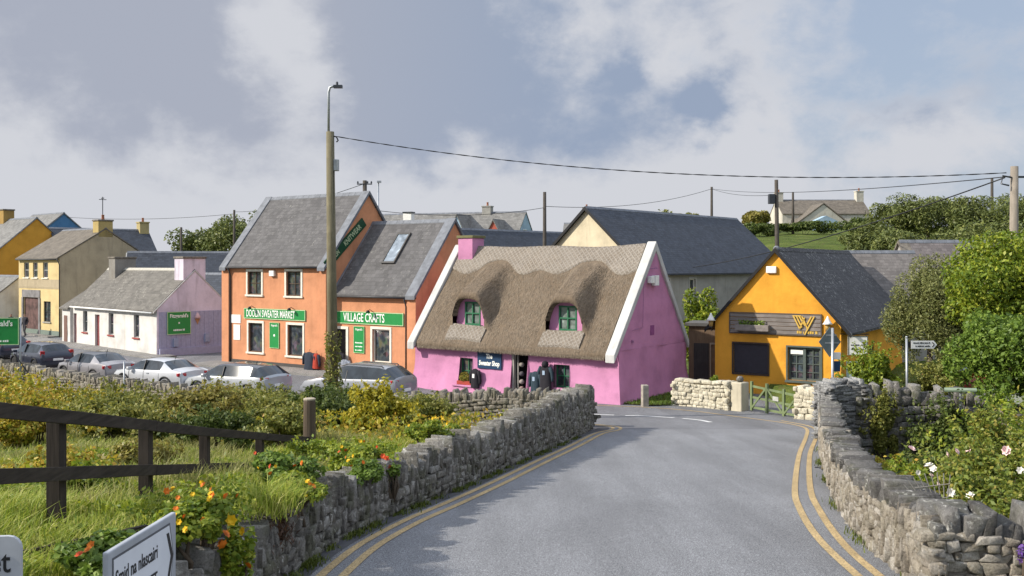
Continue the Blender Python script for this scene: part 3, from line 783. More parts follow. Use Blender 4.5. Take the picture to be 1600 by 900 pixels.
def build_village_crafts():
    ops = [(2.92, 4.10, .68, 2.36), (.02, 1.06, -.3, 2.28)]
    h = house('orange_shop', 'lower orange shop with a skylight between tall shop and pink cottage', 'shop building', (-9.52, 50.75, 0), 35, 5.85, 6.0, 4.22, 7.85, ORANGE, SLATE_A, front=ops, ovx=-.02, ov=.2, rough=.006)
    add_window(h.root, h.front, *ops[0], CREAMTRIM, (1, 1), surround=CREAMTRIM)
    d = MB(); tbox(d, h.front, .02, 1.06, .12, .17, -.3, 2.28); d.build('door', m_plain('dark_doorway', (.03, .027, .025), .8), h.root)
    s = MB(); tbox(s, h.front, -.15, .018, -.04, .05, -.3, 2.42); tbox(s, h.front, 1.062, 1.22, -.04, .05, -.3, 2.42); tbox(s, h.front, .018, 1.062, -.04, .05, 2.282, 2.42); s.build('door_surround', CREAMTRIM, h.root)
    coping(h, h.L - .5, h.L + .12, LEAD, .2, .2); coping(h, -.05, .22, LEAD, .12, .1); gutter(h, 4.0, .2, h.L - .5, down=h.L - .62)
    q = MB(); q.box(h.L - .5, h.L + .06, -.12, 0, -.6, 3.95); q.build('corner_pier', ORANGE, h.root)
    q = MB(); q.box(1.25, h.L - .5, -.03, 0, -.6, .12); q.build('plinth', m_plain('dark_plinth_paint', (.07, .065, .06), .8), h.root)
    # skylight lying on the front slope
    y0, y1 = 1.15, 2.35; x0, x1 = 2.55, 3.45; s = h.sl; zf = lambda y: h.eave + s * y + .16
    m = MB(); n = Vector((0, -s, 1)).normalized()
    def P(x, y, k): return Vector((x, y, zf(y))) + n * k
    for (xa, xb, ya, yb) in ((x0, x0 + .08, y0, y1), (x1 - .08, x1, y0, y1), (x0, x1, y0 - .07, y0), (x0, x1, y1, y1 + .07)):
        v = [P(x, y, k) for k in (0, .09) for y in (ya, yb) for x in (xa, xb)]
        m.mesh(v, [(0, 2, 3, 1), (4, 5, 7, 6), (0, 1, 5, 4), (1, 3, 7, 5), (3, 2, 6, 7), (2, 0, 4, 6)])
    w = m.build('skylight', m_plain('skylight_frame', (.07, .065, .06), .5), h.root)
    g = MB(); g.face([P(x0 + .05, y0, .06), P(x1 - .05, y0, .06), P(x1 - .05, y1, .06), P(x0 + .05, y1, .06)])
    g.build('pane', m_glass('skylight_glass', (.12, .14, .16)), w)
    return h

def shop_signs(A, B):
    W = 4.95; s = sign_board('shop_sign', 'long green sign reading DOOLIN SWEATER MARKET in white letters', on(A, 1.78, 2.64, .002), 35, W, .58, SIGNGREEN, SIGNBORDER)
    text('lettering', 'DOOLIN SWEATER MARKET', LETTER, s, (W / 2 - .3, -.058, .28), (R(90), 0, 0), .56, .004, .56, .005)
    sign_lamp(s, .8, .62); sign_lamp(s, 4.0, .62)
    W = 5.0; s = sign_board('shop_sign', 'long green sign reading VILLAGE CRAFTS in white letters', on(B, .05, 2.58, .002), 35, W, .64, SIGNGREEN, SIGNBORDER)
    text('lettering', 'VILLAGE CRAFTS', LETTER, s, (2.30, -.058, .32), (R(90), 0, 0), .62, .004, .62, .006)
    sign_lamp(s, 2.85, .68)
    rng = np.random.default_rng(5)
    for (hh, x, z, W, H, lab) in ((A, 3.9, 1.08, .76, 1.4, 'narrow upright green notice panel between the two lower windows of the tall orange shop'), (B, 1.62, 1.08, .76, 1.38, 'narrow upright green notice panel beside the doorway of the lower orange shop')):
        p = sign_board('notice_panel', lab, on(hh, x, z, .002), 35, W, H, SIGNGREEN, SIGNBORDER, .04, .02)
        text('lettering', "Fitzgerald's", LETTER, p, (W / 2, -.045, H - .16), (R(90), 0, 0), .15, .003, .75, .002)
        if hh is A: m = MB(); m.lathe((0, 0, 0), [(.07, 0), (.07, .004)], 8); o = m.build('emblem', LETTER, p); o.location = (W / 2, -.042, H / 2); o.rotation_euler = (R(90), 0, 0)
        else:
            for k in range(3): text_bars('lettering', p, .12, .62, .12 + k * .19, .07, LETTER, -.041, 6, rng)
    # slanted KNITWEAR board on the gable, parallel to the roof slope
    root = empty('shop_sign', on(A, .10, 5.38, .012, 'right'), -R(35) + R(90), 'slanted dark green sign reading KNITWEAR along the gable roof edge', 'sign')
    sl = math.atan2(8.05 - 5.75, 2.78 - .09); r2 = MB(); Lb = 3.75
    c, sn = math.cos(sl), math.sin(sl)
    def q(x, y, z): return (x * c - z * sn, y, x * sn + z * c)
    v = [q(x, y, z) for z in (0, .52) for y in (-.05, 0) for x in (0, Lb)]
    r2.mesh(v, [(0, 2, 3, 1), (4, 5, 7, 6), (0, 1, 5, 4), (1, 3, 7, 5), (3, 2, 6, 7), (2, 0, 4, 6)]); r2.build('board', DARKGREEN, root)
    for (txt, x, sz, xx) in (('DOOLIN', .75, .34, .7), ('KNITWEAR', 2.55, .40, .78)):
        t = text('lettering', txt, m_plain('sign_gold_letters', (.42, .50, .30), .5, var=.03), root, q(x, -.056, .26), (0, 0, 0), sz, .004, xx, .008)
        t.rotation_euler = Matrix.Rotation(-sl, 3, 'Y').to_4x4().to_3x3().to_euler() if False else (Matrix.Rotation(-sl, 3, 'Y') @ Matrix.Rotation(R(90), 3, 'X')).to_euler()

# ------------------------------------------------------------------ the thatched cottage
def m_thatch(name, c, lattice=False):
    t = NT(name); mp = t.mapping((26, 3.2, 1), 'UV')
    f = t.noise(1.0, 6, mp, .7, .3); f2 = t.noise(1.0, 4, t.mapping((90, 7, 1), 'UV'), .7)
    b = t.ramp(f, [(.25, mul(c, .5)), (.5, c), (.75, mul(c, 1.45))])
    b = t.mix(.7, b, t.ramp(f2, [(.3, .62), (.6, 1.0)]), 'MULTIPLY')
    b = t.mix(.55, b, t.ramp(t.noise(1.1, 4), [(.3, (.72, .66, .58)), (.65, (1, 1, 1))]), 'MULTIPLY')
    if lattice:
        sx = t.n('ShaderNodeSeparateXYZ'); t.l(t.tc.outputs['UV'], sx.inputs[0])
        k = None
        for sg in (1, -1):
            s = t.math('ADD', t.math('MULTIPLY', sx.outputs[0], 4.2), t.math('MULTIPLY', sx.outputs[1], 4.2 * sg))
            w = t.math('LESS_THAN', t.math('ABSOLUTE', t.math('SUBTRACT', t.math('FRACT', s), .5)), .12)
            k = w if k is None else t.math('MAXIMUM', k, w)
        b = t.mix(t.math('MULTIPLY', k, .5), b, (.42, .385, .34)); t.bump(k, .5, .03)
    t.base(b); t.bump(f, 1.0, .07); t.bump(f2, .8, .03); return t.set(.95, 0, .1)

def build_cottage():
    L, D = 11.2, 6.0; ov = .38
    ops = [(2.75, 3.55, .18, 1.38), (5.78, 6.66, -.45, 1.80), (8.02, 8.82, .42, 1.40)]
    PIPE = m_plain('grey_pipe', (.3, .28, .3), .6)
    h = house('thatched_cottage', 'pink thatched cottage with two eyebrow dormers and white gable edges', 'cottage', (-4.6, 45.75, 0), 37, L, D, 2.12, 6.32, PINK, SLATE_A, front=ops, rough=.07, batter=.16, roof=False, step=.28, drop=.8)
    h.wall.data.polygons.foreach_set('use_smooth', [True] * len(h.wall.data.polygons))
    for o in (ops[0], ops[2]): add_window(h.root, h.front, *o, GREENP, (2, 2), depth=.2)
    w = MB(); tbox(w, h.front, 2.45, 3.75, -.22, .1, .08, .16); w.build('window_ledge', PINK, h.root, bevel=.02)
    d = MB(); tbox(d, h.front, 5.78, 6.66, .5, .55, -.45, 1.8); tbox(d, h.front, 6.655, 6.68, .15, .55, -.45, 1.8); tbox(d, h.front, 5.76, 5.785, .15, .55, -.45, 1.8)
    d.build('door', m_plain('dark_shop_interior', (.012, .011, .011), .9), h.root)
    d = MB(); tbox(d, h.front, 5.76, 5.88, -.02, .16, -.45, 1.8); tbox(d, h.front, 5.98, 6.03, .1, .16, -.45, 1.8); d.build('door_post', m_wood('pale_grey_door_wood', (.33, .31, .28), 'z'), h.root)
    # roof as a height field: plane plus two hoods
    y0, yf, yw = -ov, .16, .50; H = [(3.12, 1.0), (8.38, 1.0)]
    def plane(x, y): return 2.02 + (y + ov) / (D / 2 + ov) * 4.40 + .035 * math.sin(x * 1.3) + .03 * math.sin(x * .6 + y * 2) - .05 * math.sin(math.pi * min(1, max(0, x / L)))
    def hood(x, y, xc):
        if y < yf: return 0
        t = min(1, (y - yf) / (2.62 - yf)); k = (1 - t) ** 1.0; hh = 1.66 * k * (1 + .04 * math.sin(math.pi * t)); wd = .96 - .16 * t
        q = abs(x - xc) / wd
        if q > 1.5: return 0
        s = 1 - float(sstep(.42, 1.42, q)); return hh * s
    def Z(x, y): return plane(x, y) + max(hood(x, y, xc) for xc, _ in H)
    xs = sorted(set([round(.38 + (L - .80) * i / 150, 4) for i in range(151)])); ys = [y0 + (yf - .001 - y0) * i / 7 for i in range(8)] + [yf + (D / 2 - yf) * (i / 46) for i in range(47)]
    vs = []; uv = []
    def fuzz(x, y): return .022 * mnoise.noise(Vector((x * 5, y * 2.2, 0))) + .012 * mnoise.noise(Vector((x * 16, y * 5, 3)))
    def col_profile(x):
        P = [(x, .06, 1.92), (x, -ov + .10, 1.73 + .04 * mnoise.noise(Vector((x * 3, 0, 9)))), (x, -ov - .01, 1.84 + .03 * mnoise.noise(Vector((x * 9, 1, 0))))]
        return P + [(x, y, Z(x, y) + fuzz(x, y)) for y in ys]
    inner = lambda x, xc: 1.40 * max(0, 1 - abs((x - xc) / .98) ** 3.4) ** .5
    cols = [col_profile(x) for x in xs]; n = len(cols[0]); kf = 3 + 7
    V = [p for c in cols for p in c]; F = []; 
    for i in range(len(xs) - 1):
        for j in range(n - 1):
            xm = (xs[i] + xs[i + 1]) / 2
            if j == kf and any(abs(xm - xc) < 1.75 for xc, _ in H): continue     # the open front of each hood
            F.append((i * n + j, (i + 1) * n + j, (i + 1) * n + j + 1, i * n + j + 1))
    # hood fronts: a thick thatch lip with an arched opening
    for xc, _ in H:
        idx = [i for i, x in enumerate(xs) if abs(x - xc) < 1.80]
        rows = []
        for i in idx:
            x = xs[i]; base = plane(x, yf); top = V[i * n + kf + 1]; bot = V[i * n + kf]
            zi = base + min(inner(x, xc), max(0, top[2] - base - .10)) if abs(x - xc) < .98 else None
            rows.append((i, x, base, top, bot, zi))
        for r, s in zip(rows[:-1], rows[1:]):
            if r[5] is None or s[5] is None or (r[5] - r[2] < .05 and s[5] - s[2] < .05):
                F.append((r[0] * n + kf, s[0] * n + kf, s[0] * n + kf + 1, r[0] * n + kf + 1))
            else:
                k = len(V); V += [(r[1], yf - .05, r[5]), (s[1], yf - .05, s[5]), (r[1], yw + .12, r[5] - .02), (s[1], yw + .12, s[5] - .02)]
                F.append((k, k + 1, s[0] * n + kf + 1, r[0] * n + kf + 1)); F.append((k + 2, k + 3, k + 1, k))
    mb = MB(); mb.mesh(V, F)
    # back slope and eave ends
    bk = [(.38, D / 2, plane(.38, D / 2)), (L - .42, D / 2, plane(L - .42, D / 2)), (L - .42, D + ov, 2.0), (.38, D + ov, 2.0)]
    mb.face(bk)
    roof = mb.build('thatch_roof', m_thatch('reed_thatch', (.235, .185, .135)), h.root, smooth=True)
    me = roof.data; uvl = me.uv_layers[0].data
    for p in me.polygons:
        for li in p.loop_indices:
            c = me.vertices[me.loops[li].vertex_index].co; uvl[li].uv = (c.x, math.hypot(c.y, c.z) if c.y > -.3 else c.z - c.y)
    # loose straw: ragged ends under the eave and a nap over the slopes
    rs = np.random.default_rng(77); S = []
    for i in range(5200): x = rs.uniform(.42, L - .48); S.append((x, -ov + rs.uniform(-.01, .06), 1.82 + rs.uniform(-.03, .06), rs.uniform(.03, .09), 1))
    for i in range(10000):
        x = rs.uniform(.42, L - .48); y = rs.uniform(-ov, 2.3)
        if any(abs(x - xc) < 1.25 and -.25 < y < yf + .12 for xc, _ in H): continue
        S.append((x, y, Z(x, y) + .018, rs.uniform(.06, .16), 0))
    V = []
    for (x, y, z, ln, hang) in S:
        dx = rs.normal(0, .02 if hang else .012); w = .006
        if hang: V += [(x - w, y, z + .04), (x + w, y, z + .04), (x + dx + w * .4, y - ln * .35, z - ln), (x + dx - w * .4, y - ln * .35, z - ln)]
        else:
            y2 = max(y - ln * .55, -ov); z2 = Z(x, y2) + .018 + rs.uniform(.0, .03)
            V += [(x - w, y, z), (x + w, y, z), (x + dx + w, y2, z2), (x + dx - w, y2, z2)]
    st_ = arr_mesh('loose_straw', np.array(V), [quads_idx(len(S))], m_leaf('straw_end', [(.12, .095, .068), (.20, .16, .115), (.31, .255, .19)], .1, .8), roof); st_['kind'] = 'stuff'
    # scalloped ridge band lying on the thatch
    LAT = m_thatch('latticed_ridge_thatch', (.30, .26, .215), True)
    def yl(x):
        b = 2.28
        for xc, _ in H: b -= .0; b += .30 * math.exp(-((x - xc - .1) / .75) ** 2) - .22 * math.exp(-((abs(x - xc) - 1.75) / .7) ** 2)
        return min(2.75, b)
    V = []; k = 10
    for x in xs:
        a = yl(x); V.append((x, a, Z(x, a) + .0)); 
        for j in range(k): y = a + (D / 2 - a) * j / (k - 1); V.append((x, y, Z(x, y) + .075 + .01 * mnoise.noise(Vector((x * 6, y * 6, 0))) + (.05 if j == k - 1 else 0)))
        V.append((x, D / 2 + .5, Z(x, D / 2) - .55))
    kk = k + 2; m = MB(); m.mesh(V, [(i * kk + j, (i + 1) * kk + j, (i + 1) * kk + j + 1, i * kk + j + 1) for i in range(len(xs) - 1) for j in range(kk - 1)])
    rb = m.build('ridge_band', LAT, roof, smooth=True)
    for p in rb.data.polygons:
        for li in p.loop_indices:
            c = rb.data.vertices[rb.data.loops[li].vertex_index].co; rb.data.uv_layers[0].data[li].uv = (c.x, math.hypot(c.y, c.z - 2))
    # dormer walls, windows and latticed aprons
    for xc, _ in H:
        m = MB(); zb = plane(xc, yf) + .05; zt = plane(xc, yf) + 1.46
        wx0, wx1, wz0, wz1 = xc - .46, xc + .46, zb + .14, zb + 1.20
        tfd = lambda a, d, z: (a + xc - 1.2, yw + d, z)
        ex = sorted(set([-.97 + 1.94 * i / 24 for i in range(25)] + [wx0 - xc, wx1 - xc]))
        for a, b in zip(ex[:-1], ex[1:]):
            za, zz = [plane(xc, yf) + inner(xc + e, xc) + .04 for e in (a, b)]; inside = wx0 - xc < (a + b) / 2 < wx1 - xc
            lo = wz1 if inside else zb - .1
            m.face([(xc + a, yw, lo), (xc + b, yw, lo), (xc + b, yw, max(lo, zz)), (xc + a, yw, max(lo, za))])
            if inside: m.face([(xc + a, yw, zb - .1), (xc + b, yw, zb - .1), (xc + b, yw, wz0), (xc + a, yw, wz0)])
        for (p, q) in (((wx0, wz0), (wx1, wz0)), ((wx1, wz0), (wx1, wz1)), ((wx1, wz1), (wx0, wz1)), ((wx0, wz1), (wx0, wz0))): m.face([(p[0], yw, p[1]), (q[0], yw, q[1]), (q[0], yw + .12, q[1]), (p[0], yw + .12, p[1])])
        m.box(xc - .92, xc + .92, yf + .02, yw + .01, zb - .2, zb + .07)
        dm = m.build('dormer', PINK, h.root)
        tf2 = lambda a, d, z: (a, yw + d, z)
        f = MB(); fw = .07
        for (a, b, c, d) in ((wx0, wx0 + fw, wz0, wz1), (wx1 - fw, wx1, wz0, wz1), (wx0, wx1, wz0, wz0 + fw), (wx0, wx1, wz1 - fw, wz1), (xc - .03, xc + .03, wz0, wz1), (wx0, wx1, (wz0 + wz1) / 2 - .03, (wz0 + wz1) / 2 + .03)): tbox(f, tf2, a, b, -.02 + .001 * (b - a), .06, c, d)
        tbox(f, tf2, wx0 - .12, wx1 + .12, -.16, .02, wz0 - .10, wz0 - .002)
        f.build('window', GREENP, dm)
        g = MB(); g.face([tf2(wx0, .05, wz0), tf2(wx1, .05, wz0), tf2(wx1, .05, wz1), tf2(wx0, .05, wz1)]); g.build('pane', m_glass('curtained_glass', (.10, .12, .11)), dm)
        a = MB(); nseg = 14; V = []
        for i in range(nseg + 1):
            x = xc - 1.05 + 2.1 * i / nseg; fl = .06 * (abs(x - xc) / 1.05)
            for (y, up) in ((-.20 - fl, 0), (-.20 - fl, .10), (yf + .06, .12), (yf + .06, 0)): V.append((x, y, plane(x, y) + up))
        a.mesh(V, [(i * 4 + j, (i + 1) * 4 + j, (i + 1) * 4 + j + 1, i * 4 + j + 1) for i in range(nseg) for j in range(3)] + [(0, 1, 2, 3), (nseg * 4 + 3, nseg * 4 + 2, nseg * 4 + 1, nseg * 4)])
        a.build('apron', LAT, roof)
    # white gable edges
    s = (6.42 - 2.02) / (D / 2 + ov)
    for (x0, x1) in ((-.06, .36), (L - .34, L + .10)):
        m = MB(); z = lambda y: 2.02 + (y + ov) * s
        m.prism_x([(-ov - .14, z(-ov - .14) - .18), (D / 2, z(D / 2) - .18), (D / 2, z(D / 2) + .24), (-ov - .14, z(-ov - .14) + .17)], x0, x1)
        b = (6.42 - 2.0) / (D / 2 + .1)
        m.prism_x([(D + .1, 1.85), (D + .1, 2.2), (D / 2 - .001, z(D / 2) + .24), (D / 2 - .001, z(D / 2) - .18)], x0, x1); m.build('gable_edge', WHITEDULL, h.root, bevel=.03)
    m = MB(); m.face([(L + .001, 0, 2.1), (L + .001, D, 2.1), (L + .001, D / 2, 6.4)]); 
    chimney(h, .50, 1.42, D / 2 - .45, D / 2 + .45, 5.6, 6.95, PINK, 0, m_plain('mossy_cap', (.16, .15, .07), .9), None)
    for (y, z, w, hh) in ((2.35, 4.85, .3, .3), (2.72, 4.74, .34, .44)):
        q = MB(); q.box(L + .0, L + .2, y, y + w, z, z + hh); q.build('alarm_box', WHITE, h.root, bevel=.02)
    q = MB(); q.tube([(L + .02, 2.35, 5.45), (L + .35, 2.6, 5.5), (L + .05, 2.9, 5.5)], .02, 5).tube([(L + .04, 2.0, 5.2), (L + .04, 1.9, 3.0), (L + .04, 1.0, 2.9)], .01, 4).tube([(L + .02, 1.05, 2.4), (L + .04, 1.05, 2.5)], .06, 8); q.build('bracket', m_plain('mauve_bracket', (.3, .14, .26), .6), h.root)
    q = MB(); q.box(L - .02, L + .012, 2.6, 2.95, 2.62, 3.04); q.build('blocked_vent', m_plain('dark_mauve_recess', (.25, .07, .20), .8), h.root)
    q = MB(); q.lathe((.12, -.14, 1.72), [(.12, 0), (.16, .1), (.12, .22)], 10); q.build('eave_corbel', PINK, h.root, smooth=True)
    s = sign_board('shop_sign', 'navy blue sign reading The Sweater Shop on the pink cottage', on(h, 3.86, .98, .03), 37, 1.36, .74, NAVY, None)
    text('lettering', 'The', LETTER, s, (.68, -.056, .55), (R(90), 0, 0), .28, .004, .8, .009, shear=.08)
    text('lettering', 'Sweater Shop', LETTER, s, (.68, -.056, .24), (R(90), 0, 0), .30, .004, .70, .010, shear=.08)
    # pumpkins-and-flowers pot on the window ledge
    p = empty('flower_pot', on(h, 3.1, .165, .05), -R(37), 'red planter with round yellow green plant on the pink cottage window ledge', 'planter')
    q = MB(); q.box(-.42, .42, -.09, .09, 0, .17); q.build('trough', m_plain('red_trough', (.34, .05, .035), .7), p, bevel=.015)
    rng = np.random.default_rng(4); P = rng.normal(size=(500, 3)); P /= np.linalg.norm(P, axis=1)[:, None]; P = P * [.3, .12, .24] + [0, 0, .32]
    arr_mesh('foliage', leaf_quads(P, .09, rng), [quads_idx(500)], m_leaf('pot_plant_leaf', [(.10, .14, .02), (.30, .30, .05), (.42, .20, .04)]), p)
    return h
# ------------------------------------------------------------------ yellow building
def build_yellow():
    L, D, a = 12.5, 5.50, 123
    ux, uy = math.cos(R(a)), -math.sin(R(a)); org = (9.1 - ux * L, 43 - uy * L, .15)
    ops = [(.86, 2.40, .72, 2.02), (3.27, 4.66, .55, 1.96)]
    h = house('yellow_cottage', 'bright yellow gabled building with black slate roof and plank sign board', 'building', org, a, L, D, 2.98, 6.06, YELLOW, SLATE_Y, right=ops, back=[(6.2 - 1.2, 7.2 - 1.2, .9, 1.75)], ov=.42, ovx=.12, rough=.012, ridge_mat=SLATE_Y)
    o = ops[0]; m = MB(); tbox(m, h.right, o[0], o[1], .04, .08, o[2], o[3]); m.build('blackboard', m_plain('blackboard_slate', (.035, .032, .042), .6), h.root)
    m = MB(); f = .07
    for b in ((o[0] - f, o[0], o[2] - f, o[3] + f), (o[1], o[1] + f, o[2] - f, o[3] + f), (o[0], o[1], o[2] - f, o[2]), (o[0], o[1], o[3], o[3] + f)): tbox(m, h.right, b[0], b[1], -.045, .05, b[2], b[3])
    m.build('blackboard_frame', m_wood('dark_frame_wood', (.07, .05, .04), 'z'), h.root)
    w = add_window(h.root, h.right, *ops[1], GREYFRAME, (4, 4), depth=.14, fw=.09)
    m = MB(); x0, x1, z0, z1 = ops[1]
    tbox(m, h.right, (x0 + x1) / 2 - .06, (x0 + x1) / 2 + .06, .05, .15, z0, z1); tbox(m, h.right, x0 - .1, x1 + .1, -.1, .05, z0 - .1, z0 - .002); tbox(m, h.right, x0 - .07, x0 - .001, -.04, .05, z0, z1 + .07); tbox(m, h.right, x1 + .001, x1 + .07, -.04, .05, z0, z1 + .07); tbox(m, h.right, x0, x1, -.04, .05, z1 + .001, z1 + .07); m.build('casing', GREYFRAME, w)
    m = MB(); tbox(m, h.right, x0 + .1, x0 + .66, .06, .075, z1 - .30, z1 - .12); m.build('window_notice', WHITE, w)
    m = MB(); m.box(h.L, h.L + .12, 2.35, 2.80, 5.12, 5.42); m.build('alarm_box', WHITE, h.root, bevel=.03)
    add_window(h.root, h.back, 5.0, 6.0, .9, 1.75, GREYFRAME, (2, 1), depth=.1)
    # black bargeboards and eave board
    m = MB(); s = h.sl
    for sg in (0, 1):
        y0 = -.44 if sg == 0 else D + .44; z0 = h.eave - .44 * s + .02
        m.mesh([(h.L + xx, y, z) for xx in (.12, .17) for (y, z) in ((y0, z0 - .06), (D / 2, h.ridge - .04), (D / 2, h.ridge + .14), (y0, z0 + .12))],
               [(0, 1, 2, 3), (7, 6, 5, 4), (0, 4, 5, 1), (1, 5, 6, 2), (2, 6, 7, 3), (3, 7, 4, 0)])
    m.build('bargeboard', BLACK, h.root); gutter(h, side='back'); 
    m = MB(); m.lathe((h.L - .1, D / 2, h.ridge + .08), [(.16, 0), (.14, .1), (.06, .17)], 8); m.build('ridge_cap', LEAD, h.roof)
    m = MB(); m.box(h.L - .001, h.L + .05, 4.72, D + .01, -.5, .45); m.build('dark_plinth', m_plain('navy_plinth', (.05, .06, .09), .7), h.root)
    # weathered plank board with the W emblem and a planter box
    W, H = 3.95, .86; an = deg(h, 'right')
    s = sign_board('shop_sign', 'weathered grey plank board with a yellow W emblem on the yellow gable', on(h, .72, 2.50, .002, 'right'), an, W, .01, m_wood('weathered_planks', (.20, .18, .17)), None, .04)
    PL = m_wood('weathered_planks', (.21, .185, .17)); FR = m_wood('board_edge', (.11, .09, .075))
    for k in range(5):
        q = MB(); q.box(.0, W, -.055 - .006 * (k % 2), -.002, .012 + k * H / 5, (k + 1) * H / 5 - .012); q.build('plank', PL, s)
    q = MB(); q.box(-.04, W + .04, -.07, 0, H, H + .04).box(-.04, W + .04, -.07, 0, -.04, .0).box(-.05, -.001, -.07, 0, 0, H).box(W + .001, W + .05, -.07, 0, 0, H); q.build('board_edge', FR, s)
    YW = m_plain('emblem_yellow', (.62, .40, .08), .6); q = MB(); x, z0, z1 = 2.82, .20, .80
    def st(a, b, w=.055): q.bar((a[0], -.09, a[1]), (b[0], -.09, b[1]), w, .05, up=(0, 1, 0))
    st((x, z1), (x + .27, z0 + .06)); st((x + .13, z1), (x + .36, z0 + .12)); st((x + .27, z0 + .06), (x + .47, z1 - .06)); st((x + .36, z1), (x + .60, z0 + .06)); st((x + .24, z1), (x + .50, z0 + .2)); st((x + .48, .02), (x + .88, z1)); st((x + .58, z0 + .26), (x + .76, z1))
    q.box(x - .04, x + .32, -.10, -.065, z1 - .02, z1 + .03); q.build('emblem', YW, s)
    rng = np.random.default_rng(2); text_bars('lettering', s, x + .14, x + .44, .06, .12, YW, -.075, 4, rng); text_bars('lettering', s, x + .60, x + 1.02, .06, .12, YW, -.075, 4, rng)
    p = empty('planter_box', on(h, 1.02, 2.60, .065, 'right'), -R(an), 'grey wooden planter box of green herbs hung on the plank board', 'planter')
    q = MB(); q.box(0, 1.5, -.26, 0, 0, .27); q.build('box', PL, p, bevel=.012)
    P = np.stack([rng.uniform(.15, 1.3, 420), rng.uniform(-.24, -.03, 420), .27 + rng.uniform(-.02, .2, 420) * np.sin(np.linspace(0, 20, 420)) ** 2], 1)
    arr_mesh('herbs', leaf_quads(P, .10, rng), [quads_idx(420)], LEAF_FRESH, p)
    for (y, lab) in ((-.10, 'brass and white wall lantern at the left edge of the yellow gable'), (5.02, 'white hooded wall lantern right of the plank board on the yellow gable')):
        l = empty('wall_lantern', on(h, y, 2.72, .0, 'right'), -R(an), lab, 'wall lamp')
        q = MB(); q.tube([(0, 0, -.12), (0, -.16, -.18), (0, -.26, .0)], .02, 6).lathe((0, -.26, -.02), [(.1, 0), (.1, .04)], 8); q.build('bracket', DARKMETAL, l)
        q = MB(); q.lathe((0, -.26, .02), [(.09, 0), (.12, .26)], 8); q.build('lamp_glass', m_plain('amber_lamp_glass', (.45, .30, .10), .2), l, smooth=True)
        q = MB(); q.lathe((0, -.26, .28), [(.22, 0), (.15, .08), (.07, .22), (.02, .34)], 12); q.build('hood', WHITE, l, smooth=True)
    # hanging white board beside the corner, pale poster under it
    bpos = on(h, 5.55, 1.72, -.02, 'right')
    s = sign_board('hanging_sign', 'small white hanging board at the right corner of the yellow gable', (bpos[0] + .22, bpos[1], bpos[2]), 8, .80, .80, WHITE, GREYFRAME, .04, .03)
    q = MB(); q.bar((-.3, -.02, .88), (.85, -.02, .88), .035, .035).bar((.08, -.02, .80), (.08, -.02, .88), .02, .02).bar((.72, -.02, .80), (.72, -.02, .88), .02, .02); q.build('bracket', BLACK, s)
    text_bars('lettering', s, .12, .48, .40, .06, DARKMETAL, -.045, 4, rng); text_bars('lettering', s, .54, .7, .40, .07, DARKMETAL, -.045, 4, rng); text_bars('lettering', s, .12, .6, .24, .05, DARKMETAL, -.045, 4, rng)
    s = sign_board('poster_board', 'pale blue poster board low beside the yellow building corner', (bpos[0] + .2, bpos[1] + .12, .55), 8, .62, 1.05, m_plain('pale_poster', (.42, .52, .52), .5, var=.2, scale=3), None, .03)
    return h

